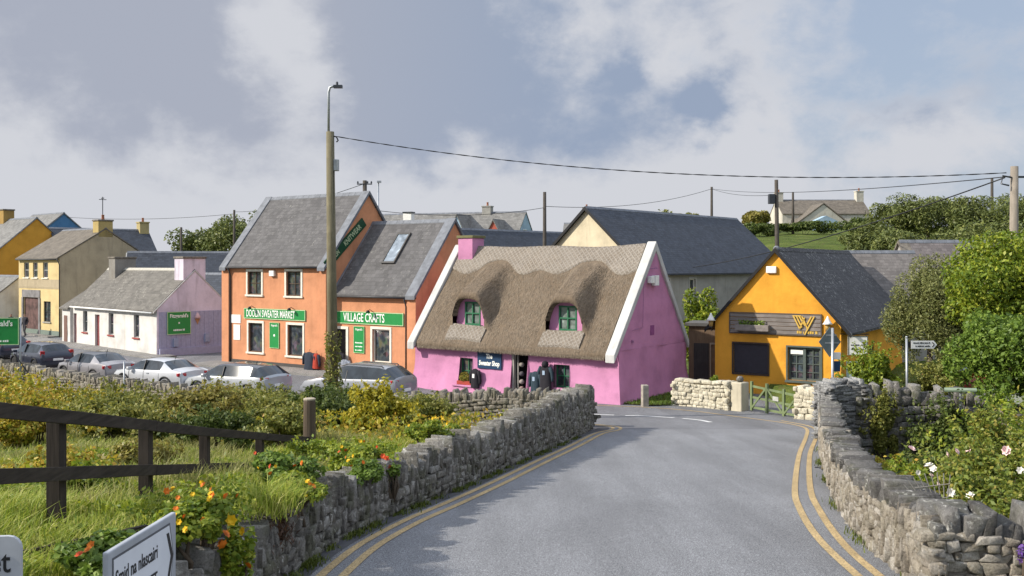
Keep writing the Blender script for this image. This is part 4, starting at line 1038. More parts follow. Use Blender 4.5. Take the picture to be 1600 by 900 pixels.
# ------------------------------------------------------------------ left row and background houses
def build_left_row():
    ops = [(1.80, 2.55, .95, 2.42), (3.92, 4.66, -.2, 2.25), (6.2, 6.95, .98, 2.42), (10.1, 10.9, 1.0, 2.46), (.05, .62, -.2, 2.2)]
    h = house('white_cottage', 'low white cottage with lichened slate roof and lilac boarded gable', 'cottage', (-31.4, 68.7, 0), 45, 13.4, 5.0, 2.86, 5.25, WHITEW, SLATE_OLD, front=ops, rough=.03, ov=.2, ovx=-.02, ridge_mat=m_plain('pale_ridge_tile', (.42, .40, .35), .9))
    for o in (ops[0], ops[2], ops[3]): add_window(h.root, h.front, *o, m_plain('grey_window_frame', (.25, .24, .23), .6), (1, 2), depth=.18, sill=REDP)
    for o in (ops[1], ops[4]):
        m = MB(); tbox(m, h.front, o[0], o[1], .14, .18, -.2, o[3]); m.build('door', m_plain('maroon_door', (.20, .05, .05), .6), h.root)
    L, D = h.L, h.D; m = MB(); s = h.sl
    m.mesh([(L + x, y, z) for x in (.0, .03) for (y, z) in ((.02, -.6), (D - .02, -.6), (D - .02, 2.9), (D / 2, 5.2), (.02, 2.9))], [(0, 1, 2, 3, 4), (9, 8, 7, 6, 5), (0, 5, 6, 1), (1, 6, 7, 2), (2, 7, 8, 3), (3, 8, 9, 4), (4, 9, 5, 0)]); m.build('gable_render', LILAC, h.root)
    m = MB(); n = 30
    for k in range(n): m.box(L + .03, L + .075 + .012 * (k % 2), .15 + 4.7 * k / n, .15 + 4.7 * (k + 1) / n - .006, -.6, 2.72)
    m.box(L + .03, L + .22, .12, 4.9, -.6, .45); m.build('gable_boarding', m_plain('lilac_boarding', (.34, .345, .47), .7, var=.1), h.root)
    coping(h, L - .16, L + .05, WHITEDULL, .06, .1, .2); gutter(h, x0=.1, x1=L - .2, mat=WHITE)
    chimney(h, L - 1.25, L - .02, D / 2 - .75, D / 2 + .75, 4.6, 6.05, LILAC, 0, MORTAR)
    chimney(h, 1.9, 3.0, D / 2 - .75, D / 2 + .75, 4.5, 6.1, m_render('sooty_grey_render', (.25, .235, .21), .7), 0, MORTAR)
    sp = on(h, .62, 1.30, .09, 'right'); s = sign_board('shop_sign', "green Fitzgerald's sign on the lilac boarded gable", sp, deg(h, 'right'), 1.55, 1.42, SIGNGREEN, SIGNBORDER)
    text('lettering', "Fitzgerald's", LETTER, s, (.77, -.056, 1.15), (R(90), 0, 0), .32, .004, .85, .006); text_bars('lettering', s, .4, 1.15, .22, .12, LETTER, -.056, 5, np.random.default_rng(1))
    m = MB(); m.box(.73, .82, -.058, -.05, .66, .76); m.build('emblem', LETTER, s)
    ic = empty('ice_cream_sign', on(h, 2.45, 1.95, .09, 'right'), -R(deg(h, 'right')), 'small ice cream cone cut-out on the lilac gable beside the green sign', 'sign')
    m = MB(); m.mesh([(x, y, z) for y in (-.03, 0) for (x, z) in ((0, .3), (.18, -.08), (.36, .3))], [(0, 1, 2), (5, 4, 3), (0, 3, 4, 1), (1, 4, 5, 2), (2, 5, 3, 0)]); m.build('cone', m_plain('wafer', (.40, .22, .12), .8), ic)
    m = MB(); m.lathe((.18, -.015, .30), [(.18, 0), (.19, .1), (.13, .22), (.05, .34), (.01, .38)], 10); m.build('scoop', m_plain('pink_scoop', (.60, .42, .42), .7), ic, smooth=True)
    for (y, z, w, hh) in ((1.0, .55, .3, .5), (3.1, .75, .3, .5)):
        m = MB(); m.box(h.L + .09, h.L + .25, y, y + w, z, z + hh); m.build('meter_box', m_plain('pale_blue_box', (.30, .34, .46), .6), h.root)
    # little white gabled neighbour and porch
    n = house('white_cottage', 'narrow white gabled end house between the cream house and the low white cottage', 'cottage', (-32.75, 69.9, 0), 45, 1.5, 4.2, 2.55, 3.9, WHITEW, SLATE_OLD, rough=.02)
    m = MB(); m.box(.4, 1.0, -.03, .02, -.2, 2.0); m.build('door', m_plain('brown_door', (.16, .09, .07), .7), n.root)
    # cream two storey house
    up = [(1.02, 2.0, 4.62, 5.85), (2.75, 3.65, 4.62, 5.85), (4.62, 5.55, 4.62, 5.85)]; lo = [(4.78, 6.05, 1.12, 2.75), (1.0, 3.9, -.2, 3.0)]
    h = house('cream_house', 'cream two storey house with brown tiled roof and yellow chimney', 'house', (-41.1, 80, 0), 41, 7.6, 7.4, 6.22, 8.5, CREAMW, SLATE_BROWN, front=up + lo, ov=.25)
    for o in up: add_window(h.root, h.front, *o, m_plain('white_window_frame', (.5, .5, .48), .6), (1, 2), sill=CREAMTRIM)
    add_window(h.root, h.front, *lo[0], DARKMETAL, (2, 2), sill=GREYW)
    m = MB(); tbox(m, h.front, 1.0, 3.9, .1, .16, -.2, 3.0); m.build('shop_front', m_plain('dark_red_brown_shop', (.10, .055, .05), .7, var=.6, scale=2), h.root)
    m = MB(); m.box(.75, 4.15, -.06, -.001, 3.02, 3.62).box(.7, .98, -.08, -.001, -.3, 3.0).box(3.92, 4.2, -.08, -.001, -.3, 3.0); m.build('shop_surround', m_plain('grey_shop_surround', (.20, .19, .19), .7, var=.3, scale=2), h.root)
    m = MB(); m.box(.02, h.L - .02, -.03, -.001, 3.85, 6.1 - 1.6).box(.02, h.L - .02, -.02, -.001, 3.75, 3.84); m.build('string_course', BEIGE, h.root)
    m = MB(); m.box(.0, h.L, -.04, -.001, -.5, .45); m.build('plinth', m_plain('green_grey_plinth', (.16, .20, .17), .7), h.root)
    m = MB(); m.face([(h.L + .02, .0, -.5), (h.L + .02, h.D, -.5), (h.L + .02, h.D, 6.2), (h.L + .02, h.D / 2, 8.48), (h.L + .02, 0, 6.2)]); m.build('gable_render', BEIGE, h.root)
    gutter(h, down=h.L + .12); chimney(h, h.L - .95, h.L + .02, h.D / 2 - .6, h.D / 2 + .6, 7.9, 9.2, m_render('yellow_chimney', (.42, .32, .13), .5), 1, MORTAR)
    m = MB(); m.tube([(h.L - .5, h.D / 2, 9.2), (h.L - .5, h.D / 2, 11.2)], .035, 5); m.box(h.L - .7, h.L - .3, h.D / 2 - .03, h.D / 2 + .03, 11.05, 11.12).box(h.L - .53, h.L - .47, h.D / 2 - .3, h.D / 2 + .3, 10.95, 11.0)
    m.build('aerial', DARKMETAL, h.root)
    # small white lean-to in front of the ochre house
    n = house('white_outhouse', 'small white outhouse between the ochre house and the cream house', 'outhouse', (-47.2, 83.5, 0), 41, 5.6, 4, 3.0, 4.6, WHITEW, SLATE_G)
    m = MB(); m.box(3.0, 4.4, -.03, -.001, -.3, 2.2); m.build('door', WHITE, n.root)
    h = house('ochre_house', 'tall ochre gabled house at the far left edge of the street', 'house', (-53.2, 90.9, 0), 41, 9, 8.4, 6.2, 9.9, OCHRE, SLATE_G, ov=.2); coping(h, h.L - .2, h.L + .1, LEAD, .08, .1); coping(h, -.1, .2, LEAD, .08, .1)
    chimney(h, .1, 2.8, h.D / 2 - .5, h.D / 2 + .5, 9.2, 10.9, m_render('ochre_chimney', (.35, .22, .07), .4), 0, MORTAR)
    h = house('blue_house', 'blue gabled house behind the ochre and cream houses', 'house', (-58, 107.5, 0), 41, 8, 8.4, 7.8, 11.3, BLUEW, SLATE_G, ov=.2); coping(h, h.L - .2, h.L + .1, LEAD, .05, .1)
    h = house('slate_house', 'house with broad dark slate roof behind the cream house', 'house', (-40.5, 86.5, 0), -40, 9, 8.2, 5.6, 9.0, GREYW, SLATE_B, ov=.2); chimney(h, h.L - .9, h.L, h.D / 2 - .5, h.D / 2 + .5, 8.4, 9.8, m_render('yellow_chimney', (.40, .33, .16), .4), 1)
    h = house('slate_outbuilding', 'low dark slate outbuilding with white verge behind the white cottage chimney', 'outbuilding', (-29.3, 72.6, 0), -16, 9.5, 5, 4.0, 6.55, GREYW, SLATE_B, ov=.15); coping(h, -.14, .12, WHITEDULL, .04, .08)
    h = house('slate_outbuilding', 'dark slate roofed wing between the lilac gable and the tall orange shop', 'outbuilding', (-23.5, 68, 0), 20, 6, 4, 3.0, 4.9, GREYW, SLATE_B)

def build_back():
    h = house('stone_barn', 'large grey rendered hall with long blue slate roof and cream gable', 'hall', (7.95, 57.2, 0), -49.5, 19.7, 8.6, 5.25, 9.12, GREYW, SLATE_B, front=[(2.0, 2.75, 3.3, 4.75), (5.15, 5.9, 3.3, 4.75)], ov=.3, ovx=.2)
    for x in (2.0, 5.15): add_window(h.root, h.front, x, x + .75, 3.3, 4.75, WHITE, (1, 2), surround=m_plain('grey_surround', (.42, .41, .38), .8), sw=.1)
    m = MB(); m.face([(-.02, 0, -.5), (-.02, h.D, -.5), (-.02, h.D, 5.25), (-.02, h.D / 2, 9.1), (-.02, 0, 5.25)]); m.build('gable_render', CREAM2, h.root); gutter(h)
    m = MB()
    for sg, y0 in ((0, -.3), (1, h.D + .3)): m.mesh([(xx, y, z) for xx in (-.27, -.2) for (y, z) in ((y0, h.eave - .3 * h.sl - .08), (h.D / 2, h.ridge - .06), (h.D / 2, h.ridge + .16), (y0, h.eave - .3 * h.sl + .14))], [(0, 1, 2, 3), (7, 6, 5, 4), (0, 4, 5, 1), (1, 5, 6, 2), (2, 6, 7, 3), (3, 7, 4, 0)])
    m.build('bargeboard', BLACK, h.root)
    h = house('slate_house', 'long house with dark slate roof just behind the thatched ridge', 'house', (-4.2, 71.6, 0), -46, 17.6, 6.4, 5.4, 8.4, GREYW, SLATE_B, ov=.2)
    coping(h, 11.0, 11.35, m_plain('pale_flashing', (.30, .31, .32), .7), .03, .06); coping(h, 17.3, 17.7, MORTAR, .03, .06)
    # terrace on the rise
    h = house('terrace_house', 'long grey roofed terrace on the rise with blue end gable', 'house', (-17.2, 105.5, 2.45), 20, 18.5, 7.6, 5.2, 8.8, PALEBLUE, SLATE_G, ov=.2, front=())
    chimney(h, 5.2, 6.2, 1.2, 2.0, 5.7, 8.9, WHITE, 0, DARKMETAL, None); chimney(h, 13.6, 14.6, h.D / 2 - .4, h.D / 2 + .4, 8.4, 9.5, GREYW, 1)
    add_window(h.root, h.right, 2.8, 3.9, 5.9, 7.0, WHITE, (2, 1), depth=-.04)
    for (x, w, mt, up) in ((12.3, 1.5, PALEBLUE, 8.4), (16.4, 1.5, REDW, 7.8)):
        m = MB(); zb = 5.0; y0 = -.45; m.mesh([(x + i, y, z) for y in (y0, 3.3) for (i, z) in ((-w, zb), (w, zb), (0, up))], [(0, 1, 2), (5, 4, 3), (0, 3, 4, 1)]); g = m.build('gablet', mt, h.root)
        m = MB(); sl = (up - zb) / w
        for sg in (-1, 1): m.mesh([(x + sg * (w + .2), y, zb - .2 * sl + k) for y in (y0 - .12, 3.4) for k in (.02, .2)] + [(x, y, up + k) for y in (y0 - .12, 3.4) for k in (.02, .22)], [(0, 1, 5, 4), (2, 3, 7, 6), (1, 3, 7, 5), (0, 2, 6, 4), (0, 1, 3, 2), (4, 5, 7, 6)])
        m.build('gablet_roof', SLATE_G, g)
        if mt is REDW: m = MB(); m.box(x - .4, x + .4, y0 - .03, y0 - .005, 5.5, 6.5); m.build('window', WHITE, g)
    h = house('distant_house', 'small grey gabled house with tall chimney far behind the leaning pole', 'house', (6.3, 122, 4.0), 10, 6, 6, 4.2, 7.0, GREYW, SLATE_G); chimney(h, 2.4, 3.4, 2.6, 3.4, 6.4, 9.0, GREYW, 1)
    # farmhouse on the hill
    z0 = 10.3; h = house('farmhouse', 'pale farmhouse with front gable and two end chimneys on the hill', 'house', (36.9, 131, z0), 0, 12.0, 6.5, 2.35, 4.35, FARWHITE, SLATE_BROWN, ov=.15, front=[(1.2, 1.7, .9, 1.5), (9.2, 11.2, .35, 1.2)])
    chimney(h, -.1, .9, h.D / 2 - .5, h.D / 2 + .5, 3.8, 5.4, FARWHITE, 1); chimney(h, h.L - .9, h.L + .1, h.D / 2 - .5, h.D / 2 + .5, 3.8, 5.6, FARWHITE, 1)
    add_window(h.root, h.front, 9.2, 11.2, .35, 1.2, DARKMETAL, (3, 1)); add_window(h.root, h.front, 1.2, 1.7, .9, 1.5, DARKMETAL, (1, 1))
    m = MB(); m.mesh([(x, y, z) for y in (-3.2, 3.0) for (x, z) in ((1.4, -.5), (8.0, -.5), (8.0, .75), (4.6, 3.45), (1.4, 1.1))], [(0, 1, 2, 3, 4), (9, 8, 7, 6, 5), (0, 5, 6, 1), (1, 6, 7, 2), (4, 3, 8, 9), (0, 4, 9, 5)]); w = m.build('front_wing', FARWHITE, h.root)
    m = MB()
    for (xa, za, xb, zb) in ((1.2, 1.0, 4.6, 3.5), (8.2, .66, 4.6, 3.5)): m.mesh([(x, y, z + k) for y in (-3.3, 3.05) for k in (.02, .16) for (x, z) in ((xa, za), (xb, zb))], [(0, 1, 3, 2), (4, 5, 7, 6), (2, 3, 7, 6), (0, 1, 5, 4), (0, 2, 6, 4), (1, 3, 7, 5)])
    m.build('wing_roof', SLATE_BROWN, w)
    for (x, z, ww, hh) in ((2.1, .2, .9, .6), (4.9, .1, .5, .7), (6.0, .1, .8, .75)): m = MB(); m.box(x, x + ww, -3.24, -3.2, z, z + hh); m.build('window', GLASS, w)
    s = empty('blue_shed', (38.6, 122.5, gz(38.6, 122.5)), 0, 'small pale blue shed below the hill farmhouse', 'shed')
    m = MB(); m.mesh([(x, y, z) for y in (0, 2) for (x, z) in ((0, -.3), (3, -.3), (3, 1.2), (1.5, 1.9), (0, 1.2))], [(0, 1, 2, 3, 4), (9, 8, 7, 6, 5), (0, 5, 6, 1), (1, 6, 7, 2), (2, 7, 8, 3), (3, 8, 9, 4), (4, 9, 5, 0)]); m.build('wall', PALEBLUE, s)
    # roofs behind the yellow building
    h = house('stone_outbuilding', 'grey brown slate outbuilding joined behind the yellow building', 'outbuilding', (17.3, 50.5, 0), -4, 5.2, 5.0, 3.6, 6.25, GREYW, m_slate('grey_brown_slate', (.15, .135, .125), .4, .22, .3), ov=.15)
    h = house('stone_outbuilding', 'taller stone end building with pale coping beyond the yellow roof', 'outbuilding', (22.6, 53.0, 0), -4, 6.0, 5.0, 4.0, 6.9, GREYW, m_slate('grey_brown_slate', (.15, .13, .125), .3, .22, .3), ov=.15); coping(h, -.15, .5, MORTAR, .12, .15)
    p = empty('hipped_shed', (20.2, 66, gz(21, 66)), 0, 'small hip roofed stone shed with terracotta pot behind the yellow ridge', 'shed')
    m = MB(); m.box(0, 2.2, 0, 2.2, -1, 2.8); m.build('wall', GREYW, p); zt = 7.05 - gz(21, 66)
    m = MB(); b = [(-.2, -.2, 2.6), (2.4, -.2, 2.6), (2.4, 2.4, 2.6), (-.2, 2.4, 2.6)]; t = (1.1, 1.1, 3.7)
    for i in range(4): m.face([b[i], b[(i + 1) % 4], t])
    m.face(b[::-1]); rf = m.build('roof', SLATE_BROWN, p); m = MB(); m.lathe((1.1, 1.1, 3.5), [(.3, 0), (.26, .5), (.32, .62), (.3, .75)], 10); m.build('chimney_pot', TERRA, rf, smooth=True)
    # brown lean-to shed between pink and yellow
    p = empty('timber_shed', (8.35, 45.4, 0), -R(20), 'brown flat roofed timber shed between the pink cottage and yellow building', 'shed')
    m = MB(); m.box(0, 2.6, 0, 2.0, -.3, 2.75); m.build('wall', m_wood('brown_shed_boards', (.17, .115, .075), 'z', .3), p)
    m = MB(); m.box(-.15, 2.75, -.15, 2.1, 2.76, 2.9); m.build('roof', m_plain('felt_roof', (.10, .095, .09), .9), p)
    m = MB(); m.box(.25, .95, -.03, -.002, -.2, 1.95); m.build('door', m_wood('dark_shed_door', (.05, .045, .045), 'z'), p)
    m = MB(); m.box(1.0, 2.5, -.05, -.002, 1.9, 1.98).box(1.0, 1.06, -.05, -.002, -.2, 1.9); m.build('trim', m_plain('pale_trim', (.32, .26, .2), .8), p)

# ------------------------------------------------------------------ cars
CARLOG = []
def car(name, label, cat, loc, rz, st, paint, L, wheel_x, sides, screens, tails, group='cars parked along the river wall', sc=1.0, roofpaint=None, rails=False, spoiler=False, trunk=None):
    """st rows: x, underside, belt, roof, half width, roof half width; bottom profile lofted into a body with separate glass"""
    root = empty(name, loc, rz, label, cat, group)
    body, glass, top = MB(), {}, MB()
    rings = []
    for (x, zb, zt, zr, w, wr) in st:
        half = [(0, zb), (w * .80, zb), (w * .97, zb + .10), (w, zb + (zt - zb) * .45), (w * .985, zt - .12), (w * .93, zt), (wr, zr - .05), (wr * .80, zr - .005), (0, zr + .02)]
        rings.append([(x, -y, z) for y, z in half] + [(x, y, z) for y, z in half[-2:0:-1]])
    n = len(rings[0])
    for i in range(len(rings) - 1):
        xm = (st[i][0] + st[i + 1][0]) / 2
        for j in range(n):
            k = (j + 1) % n; q = [rings[i][j], rings[i + 1][j], rings[i + 1][k], rings[i][k]]; jj = j if j < 8 else 15 - j
            if jj == 5 and any(a < xm < b for a, b in sides):
                s = 'left' if j > 8 else 'right'; glass.setdefault(s, MB()).face(q)
            elif jj in (6, 7) and any(a < xm < b for a, b in screens):
                s = 'rear' if xm < 0 else 'front'; glass.setdefault(s, MB()).face(q)
            elif roofpaint and jj in (6, 7) and screens[0][1] < xm < screens[-1][0]: top.face(q)
            else: body.face(q)
    body.face(rings[0][::-1]); body.face(rings[-1])
    b = body.build('body', paint, root, merge=True, smooth=True); e = b.modifiers.new('split', 'EDGE_SPLIT'); e.split_angle = R(38)
    if roofpaint: top.build('roof', roofpaint, root, merge=True, smooth=True)
    for s, g in glass.items(): g.build({'left': 'side_window', 'right': 'side_window', 'rear': 'rear_window', 'front': 'windscreen'}[s], CARGLASS, root, merge=True, smooth=True)
    w = max(r[4] for r in st)
    for x in wheel_x:
        for y in (-1, 1):
            t = MB(); t.lathe((0, 0, 0), [(.20, -.10), (.30, -.11), (.325, -.06), (.325, .06), (.30, .11), (.20, .10)], 20); o = t.build('wheel', RUBBER, root, smooth=True); o.location = (x, y * (w - .10), .325); o.rotation_euler = (R(90), 0, 0)
            r = MB(); r.lathe((0, 0, 0), [(.205, -.09), (.19, -.05), (.05, -.07), (.03, -.09), (.03, .09), (.05, .07), (.19, .05), (.205, .09)], 14); r.build('rim', GREYMETAL, o)
            a = MB(); a.tube([(x + .40 * math.cos(t_), y * (w + .004), .33 + .40 * math.sin(t_)) for t_ in np.linspace(0, math.pi, 12)], .045, 5); a.build('wheel_arch', RUBBER, root)
    for (x, y, z, dx, dy, dz) in tails:
        for sg in (-1, 1): m = MB(); m.box(-dx / 2, dx / 2, -dy / 2, dy / 2, -dz / 2, dz / 2); o = m.build('tail_light', TAIL, root, bevel=.03); o.location = (x, sg * y, z); o.rotation_euler = (0, 0, -sg * .35)
    m = MB(); x0 = st[0][0]; m.box(x0 - .03, x0 + .1, -.26, .26, .0, .12); o = m.build('number_plate', WHITE, root, bevel=.01); o.location = (0, 0, trunk or .62)
    m = MB(); m.box(x0 - .04, x0 + .2, -w * .75, w * .75, .26, .42); m.build('bumper', BLACK, root, bevel=.03)
    for sg in (-1, 1):
        m = MB(); m.box(-.09, .07, -.1, .1, -.07, .08); o = m.build('door_mirror', paint, root, bevel=.03); o.location = (screens[-1][1] - .35, sg * (w + .09), 1.0)
        m = MB()
        for px in (-1.0, .02, 1.02): m.tube([(px, sg * (w * .965), .40), (px, sg * (w * 1.002), .62), (px, sg * (w * .99), .84), (px, sg * (w * .935), .97)], .009, 4)
        m.tube([(-1.6, sg * w * .99, .36), (1.5, sg * w * .99, .36)], .03, 5); m.build('door_seam', BLACK, root)
        m = MB(); m.box(-.35, -.2, sg * w * .99 - .02, sg * w * .99 + .02, .82, .86).box(.65, .8, sg * w * .99 - .02, sg * w * .99 + .02, .82, .86); m.build('door_handle', GREYMETAL, root)
        # pillars between the side windows
        m = MB(); 
        for px in (.02,): m.bar((px, sg * w * .945, .98), (px, sg * w * .77, 1.40), .07, .03, up=(1, 0, 0))
        m.build('door_pillar', BLACK, root)
    if rails:
        for sg in (-1, 1): m = MB(); m.tube([(-1.6, sg * .58, st[3][3] - .02), (-1.5, sg * .58, st[3][3] + .06), (.1, sg * .58, st[3][3] + .09), (.4, sg * .58, st[3][3] + .0)], .022, 6); m.build('roof_rail', BLACK, root)
    m = MB(); m.tube([(-1.0, 0, 1.42), (-1.12, 0, 1.60)], .012, 5); m.build('aerial', BLACK, root)
    return root

def saloon(label, loc, rz, paint, roofpaint=None, name='parked_car', cat='car'):
    st = [(-2.36, .42, .72, .74, .70, .60), (-2.30, .34, .96, .98, .80, .66), (-1.86, .28, 1.02, 1.05, .88, .70), (-1.66, .24, 1.02, 1.08, .90, .70), (-1.05, .2, 1.0, 1.38, .91, .63), (-.85, .2, .99, 1.42, .91, .63), (-.1, .2, .97, 1.44, .91, .63), (.05, .2, .97, 1.44, .91, .63), (.5, .2, .96, 1.38, .91, .64), (1.2, .2, .95, 1.02, .90, .72), (1.3, .22, .94, .97, .90, .74), (2.0, .28, .82, .85, .87, .70), (2.3, .36, .68, .70, .76, .6)]
    return car(name, label, cat, loc, rz, st, paint, 4.7, (-1.42, 1.40), [(-1.06, 1.15)], [(-1.7, -1.03), (.5, 1.22)], [(-2.22, .66, .86, .18, .40, .15)], roofpaint=roofpaint)
def hatch(label, loc, rz, paint, roofpaint=None):
    st = [(-2.08, .42, .74, .76, .76, .62), (-2.05, .34, .98, 1.0, .84, .68), (-1.95, .28, 1.06, 1.10, .88, .70), (-1.55, .24, 1.04, 1.43, .90, .62), (-1.3, .2, 1.02, 1.47, .90, .62), (-.1, .2, .98, 1.50, .90, .63), (.05, .2, .98, 1.50, .90, .63), (.5, .2, .97, 1.44, .90, .64), (1.25, .2, .96, 1.02, .89, .72), (1.35, .22, .94, .98, .89, .74), (1.9, .28, .82, .85, .86, .7), (2.12, .36, .66, .70, .76, .6)]
    return car('parked_car', label, 'car', loc, rz, st, paint, 4.3, (-1.28, 1.30), [(-1.5, 1.2)], [(-1.97, -1.5), (.5, 1.3)], [(-1.93, .74, .98, .18, .22, .34)], roofpaint=roofpaint)
def estate(label, loc, rz, paint, roofpaint=None, H=1.50, rails=False, dz=0, cat='car', name='parked_car'):
    k = H / 1.5
    st = [(-2.3, .45, .76, .78, .78, .62), (-2.27, .36, 1.0 * k, 1.03 * k, .86, .70), (-2.18, .28, 1.06 * k, 1.12 * k, .90, .72), (-1.72, .24, 1.05 * k, 1.45 * k, .92, .64), (-1.45, .22, 1.04 * k, 1.49 * k, .92, .65), (-.1, .22, 1.0 * k, 1.52 * k, .92, .66), (.05, .22, 1.0 * k, 1.52 * k, .92, .66), (.55, .22, .99 * k, 1.45 * k, .92, .66), (1.25, .22, .98 * k, 1.05 * k, .91, .74), (1.38, .24, .96 * k, 1.0 * k, .91, .76), (2.05, .3, .84 * k, .87 * k, .88, .72), (2.32, .4, .66, .70, .78, .6)]
    return car(name, label, cat, loc, rz, st, paint, 4.6, (-1.40, 1.42), [(-2.19, 1.2)], [(-2.2, -1.68), (.55, 1.3)], [(-2.13, .70, .98 * k, .2, .36, .13)], roofpaint=roofpaint, rails=rails)
def build_cars():
    SIL = m_paint('silver_car_paint', (.27, .28, .30)); WHC = m_paint('white_car_paint', (.52, .53, .545)); PSL = m_paint('pale_silver_car_paint', (.36, .375, .385)); GRY = m_paint('grey_car_paint', (.26, .25, .26)); DK = m_paint('dark_navy_car_paint', (.025, .03, .05)); RED = m_paint('red_car_paint', (.32, .03, .02)); BLK = m_paint('black_car_roof', (.03, .032, .036))
    estate('silver crossover car with dark rear window beside the ivy clad lamp pole', (-6.25, 39.0, 0), math.atan2(.42, -.91), SIL, None, 1.62, True)
    estate('pale silver estate car with black tailgate in front of the tall orange shop', (-11.75, 41.1, -.05), math.atan2(.47, -.88), PSL, BLK, 1.48)
    saloon('white saloon car with red tail lights in front of the lilac gable', (-15.9, 43.4, 0), math.atan2(.52, -.85), WHC)
    saloon('grey saloon car with dark rear window behind the white saloon', (-20.2, 46.6, 0), math.atan2(.62, -.78), GRY, BLK)
    hatch('dark navy hatchback with pale number plate near the far end of the row', (-25.4, 51.8, 0), math.atan2(.66, -.75), DK)
    hatch('dark blue car half hidden behind the green roadside board', (-30.6, 57.6, 0), math.atan2(.66, -.75), DK)
    saloon('red car half hidden behind the hedge in the right hand garden', (15.6, 30.6, 1.15), R(10), RED)['group'] = 'cars in the right hand garden'

# ------------------------------------------------------------------ people and clothing
def person(label, loc, rz, coat, legs, skin=(.36, .22, .16), hair=(.05, .035, .025), sc=1.0, seed=0, stride=.14):
    root = empty('person', loc, rz, label, 'person')
    J = {'pel': (0, 0, .95, .15), 'wa': (0, 0, 1.12, .14), 'ch': (0, .0, 1.34, .165), 'nk': (0, .0, 1.50, .06), 'hd': (0, .02, 1.60, .09), 'tp': (0, .02, 1.70, .085),
         'hl': (-.09, 0, .90, .10), 'kl': (-.10, stride, .50, .068), 'al': (-.10, stride * .6, .09, .048), 'tl': (-.10, stride * .6 + .15, .04, .04),
         'hr': (.09, 0, .90, .10), 'kr': (.10, -stride * .2, .50, .068), 'ar': (.10, -stride, .09, .048), 'tr': (.10, -stride + .15, .04, .04),
         'sl': (-.19, 0, 1.40, .075), 'el': (-.25, -.05, 1.13, .052), 'wl': (-.24, .08, .90, .036), 'fl': (-.23, .12, .80, .03),
         'sr': (.19, 0, 1.40, .075), 'er': (.25, -.05, 1.13, .052), 'wr': (.24, .08, .90, .036), 'fr': (.23, .12, .80, .03)}
    E = ['pel wa', 'wa ch', 'ch nk', 'nk hd', 'hd tp', 'pel hl', 'hl kl', 'kl al', 'al tl', 'pel hr', 'hr kr', 'kr ar', 'ar tr', 'ch sl', 'sl el', 'el wl', 'wl fl', 'ch sr', 'sr er', 'er wr', 'wr fr']
    k = list(J); me = bpy.data.meshes.new('body'); me.from_pydata([J[i][:3] for i in k], [tuple(k.index(q) for q in e.split()) for e in E], [])
    o = bpy.data.objects.new('body', me); C.objects.link(o); o.modifiers.new('skin', 'SKIN'); sv = me.skin_vertices[0].data
    for i, q in enumerate(k): sv[i].radius = (J[q][3], J[q][3] * (.8 if q in ('pel', 'wa', 'ch') else 1)); sv[i].use_root = q == 'pel'
    u = o.modifiers.new('sub', 'SUBSURF'); u.levels = 2; u.render_levels = 2
    dg = bpy.context.evaluated_depsgraph_get(); m2 = bpy.data.meshes.new_from_object(o.evaluated_get(dg)); bpy.data.objects.remove(o)
    m2.materials.clear()
    for nm, c in (('skin', skin), ('coat', coat), ('trousers', legs), ('hair', hair), ('shoes', (.03, .025, .02))): m2.materials.append(m_plain(nm, c, .85))
    for p in m2.polygons:
        c = p.center; r = math.hypot(c.x, c.y)
        p.material_index = 3 if c.z > 1.66 or (c.z > 1.55 and c.y < -.0) else 0 if c.z > 1.49 else 4 if c.z < .1 else 2 if c.z < .88 and abs(c.x) < .2 else 0 if (abs(c.x) > .2 and c.z < .90) else 1
        p.use_smooth = True
    b = bpy.data.objects.new('body', m2); C.objects.link(b); b.parent = root; b.scale = (sc, sc, sc)

def garment(name, label, loc, rz, mats, w=.5, H=.75, hood=False, group=None, fold=.25):
    root = empty(name, loc, rz, label, 'jacket', group); m = MB(); rng = random.Random(int(abs(loc[0]) * 100)); n = 16; rings = []
    for t, ww, dd in ((0, .10, .06), (.04, .30, .08), (.10, .46, .10), (.3, .44, .12), (.6, .46, .13), (.92, .50, .14), (1, .50, .13)):
        rings.append([(ww * w * math.cos(2 * math.pi * j / n) * (1 + .04 * rng.random()), dd * math.sin(2 * math.pi * j / n) * (1 + fold * math.sin(j * 2.4 + t * 3)), -t * H) for j in range(n)])
    V = [p for r in rings for p in r]
    m.mesh(V, [(i * n + j, i * n + (j + 1) % n, (i + 1) * n + (j + 1) % n, (i + 1) * n + j) for i in range(len(rings) - 1) for j in range(n)]); m.build('torso', mats[0], root, smooth=True)
    for sg in (-1, 1):
        s = MB(); s.tube([(sg * w * .38, 0, -.08), (sg * w * .56, 0, -.28), (sg * w * .60, .01, -.52), (sg * w * .60, 0, -.68)], [.085, .08, .065, .055], 8); s.build('sleeve', mats[-1], root, smooth=True)
    if hood: s = MB(); s.lathe((0, -.02, -.05), [(.13, 0), (.16, .08), (.13, .18), (.05, .24)], 10); s.build('hood', mats[0], root, smooth=True)
    s = MB(); s.box(-.06, .06, -.145, -.12, -.40, -.22) if len(mats) > 2 else s.tube([(0, 0, .02), (0, .02, .12), (.03, .06, .14)], .01, 5); s.build('print' if len(mats) > 2 else 'hanger', mats[1] if len(mats) > 2 else DARKMETAL, root)
    return root
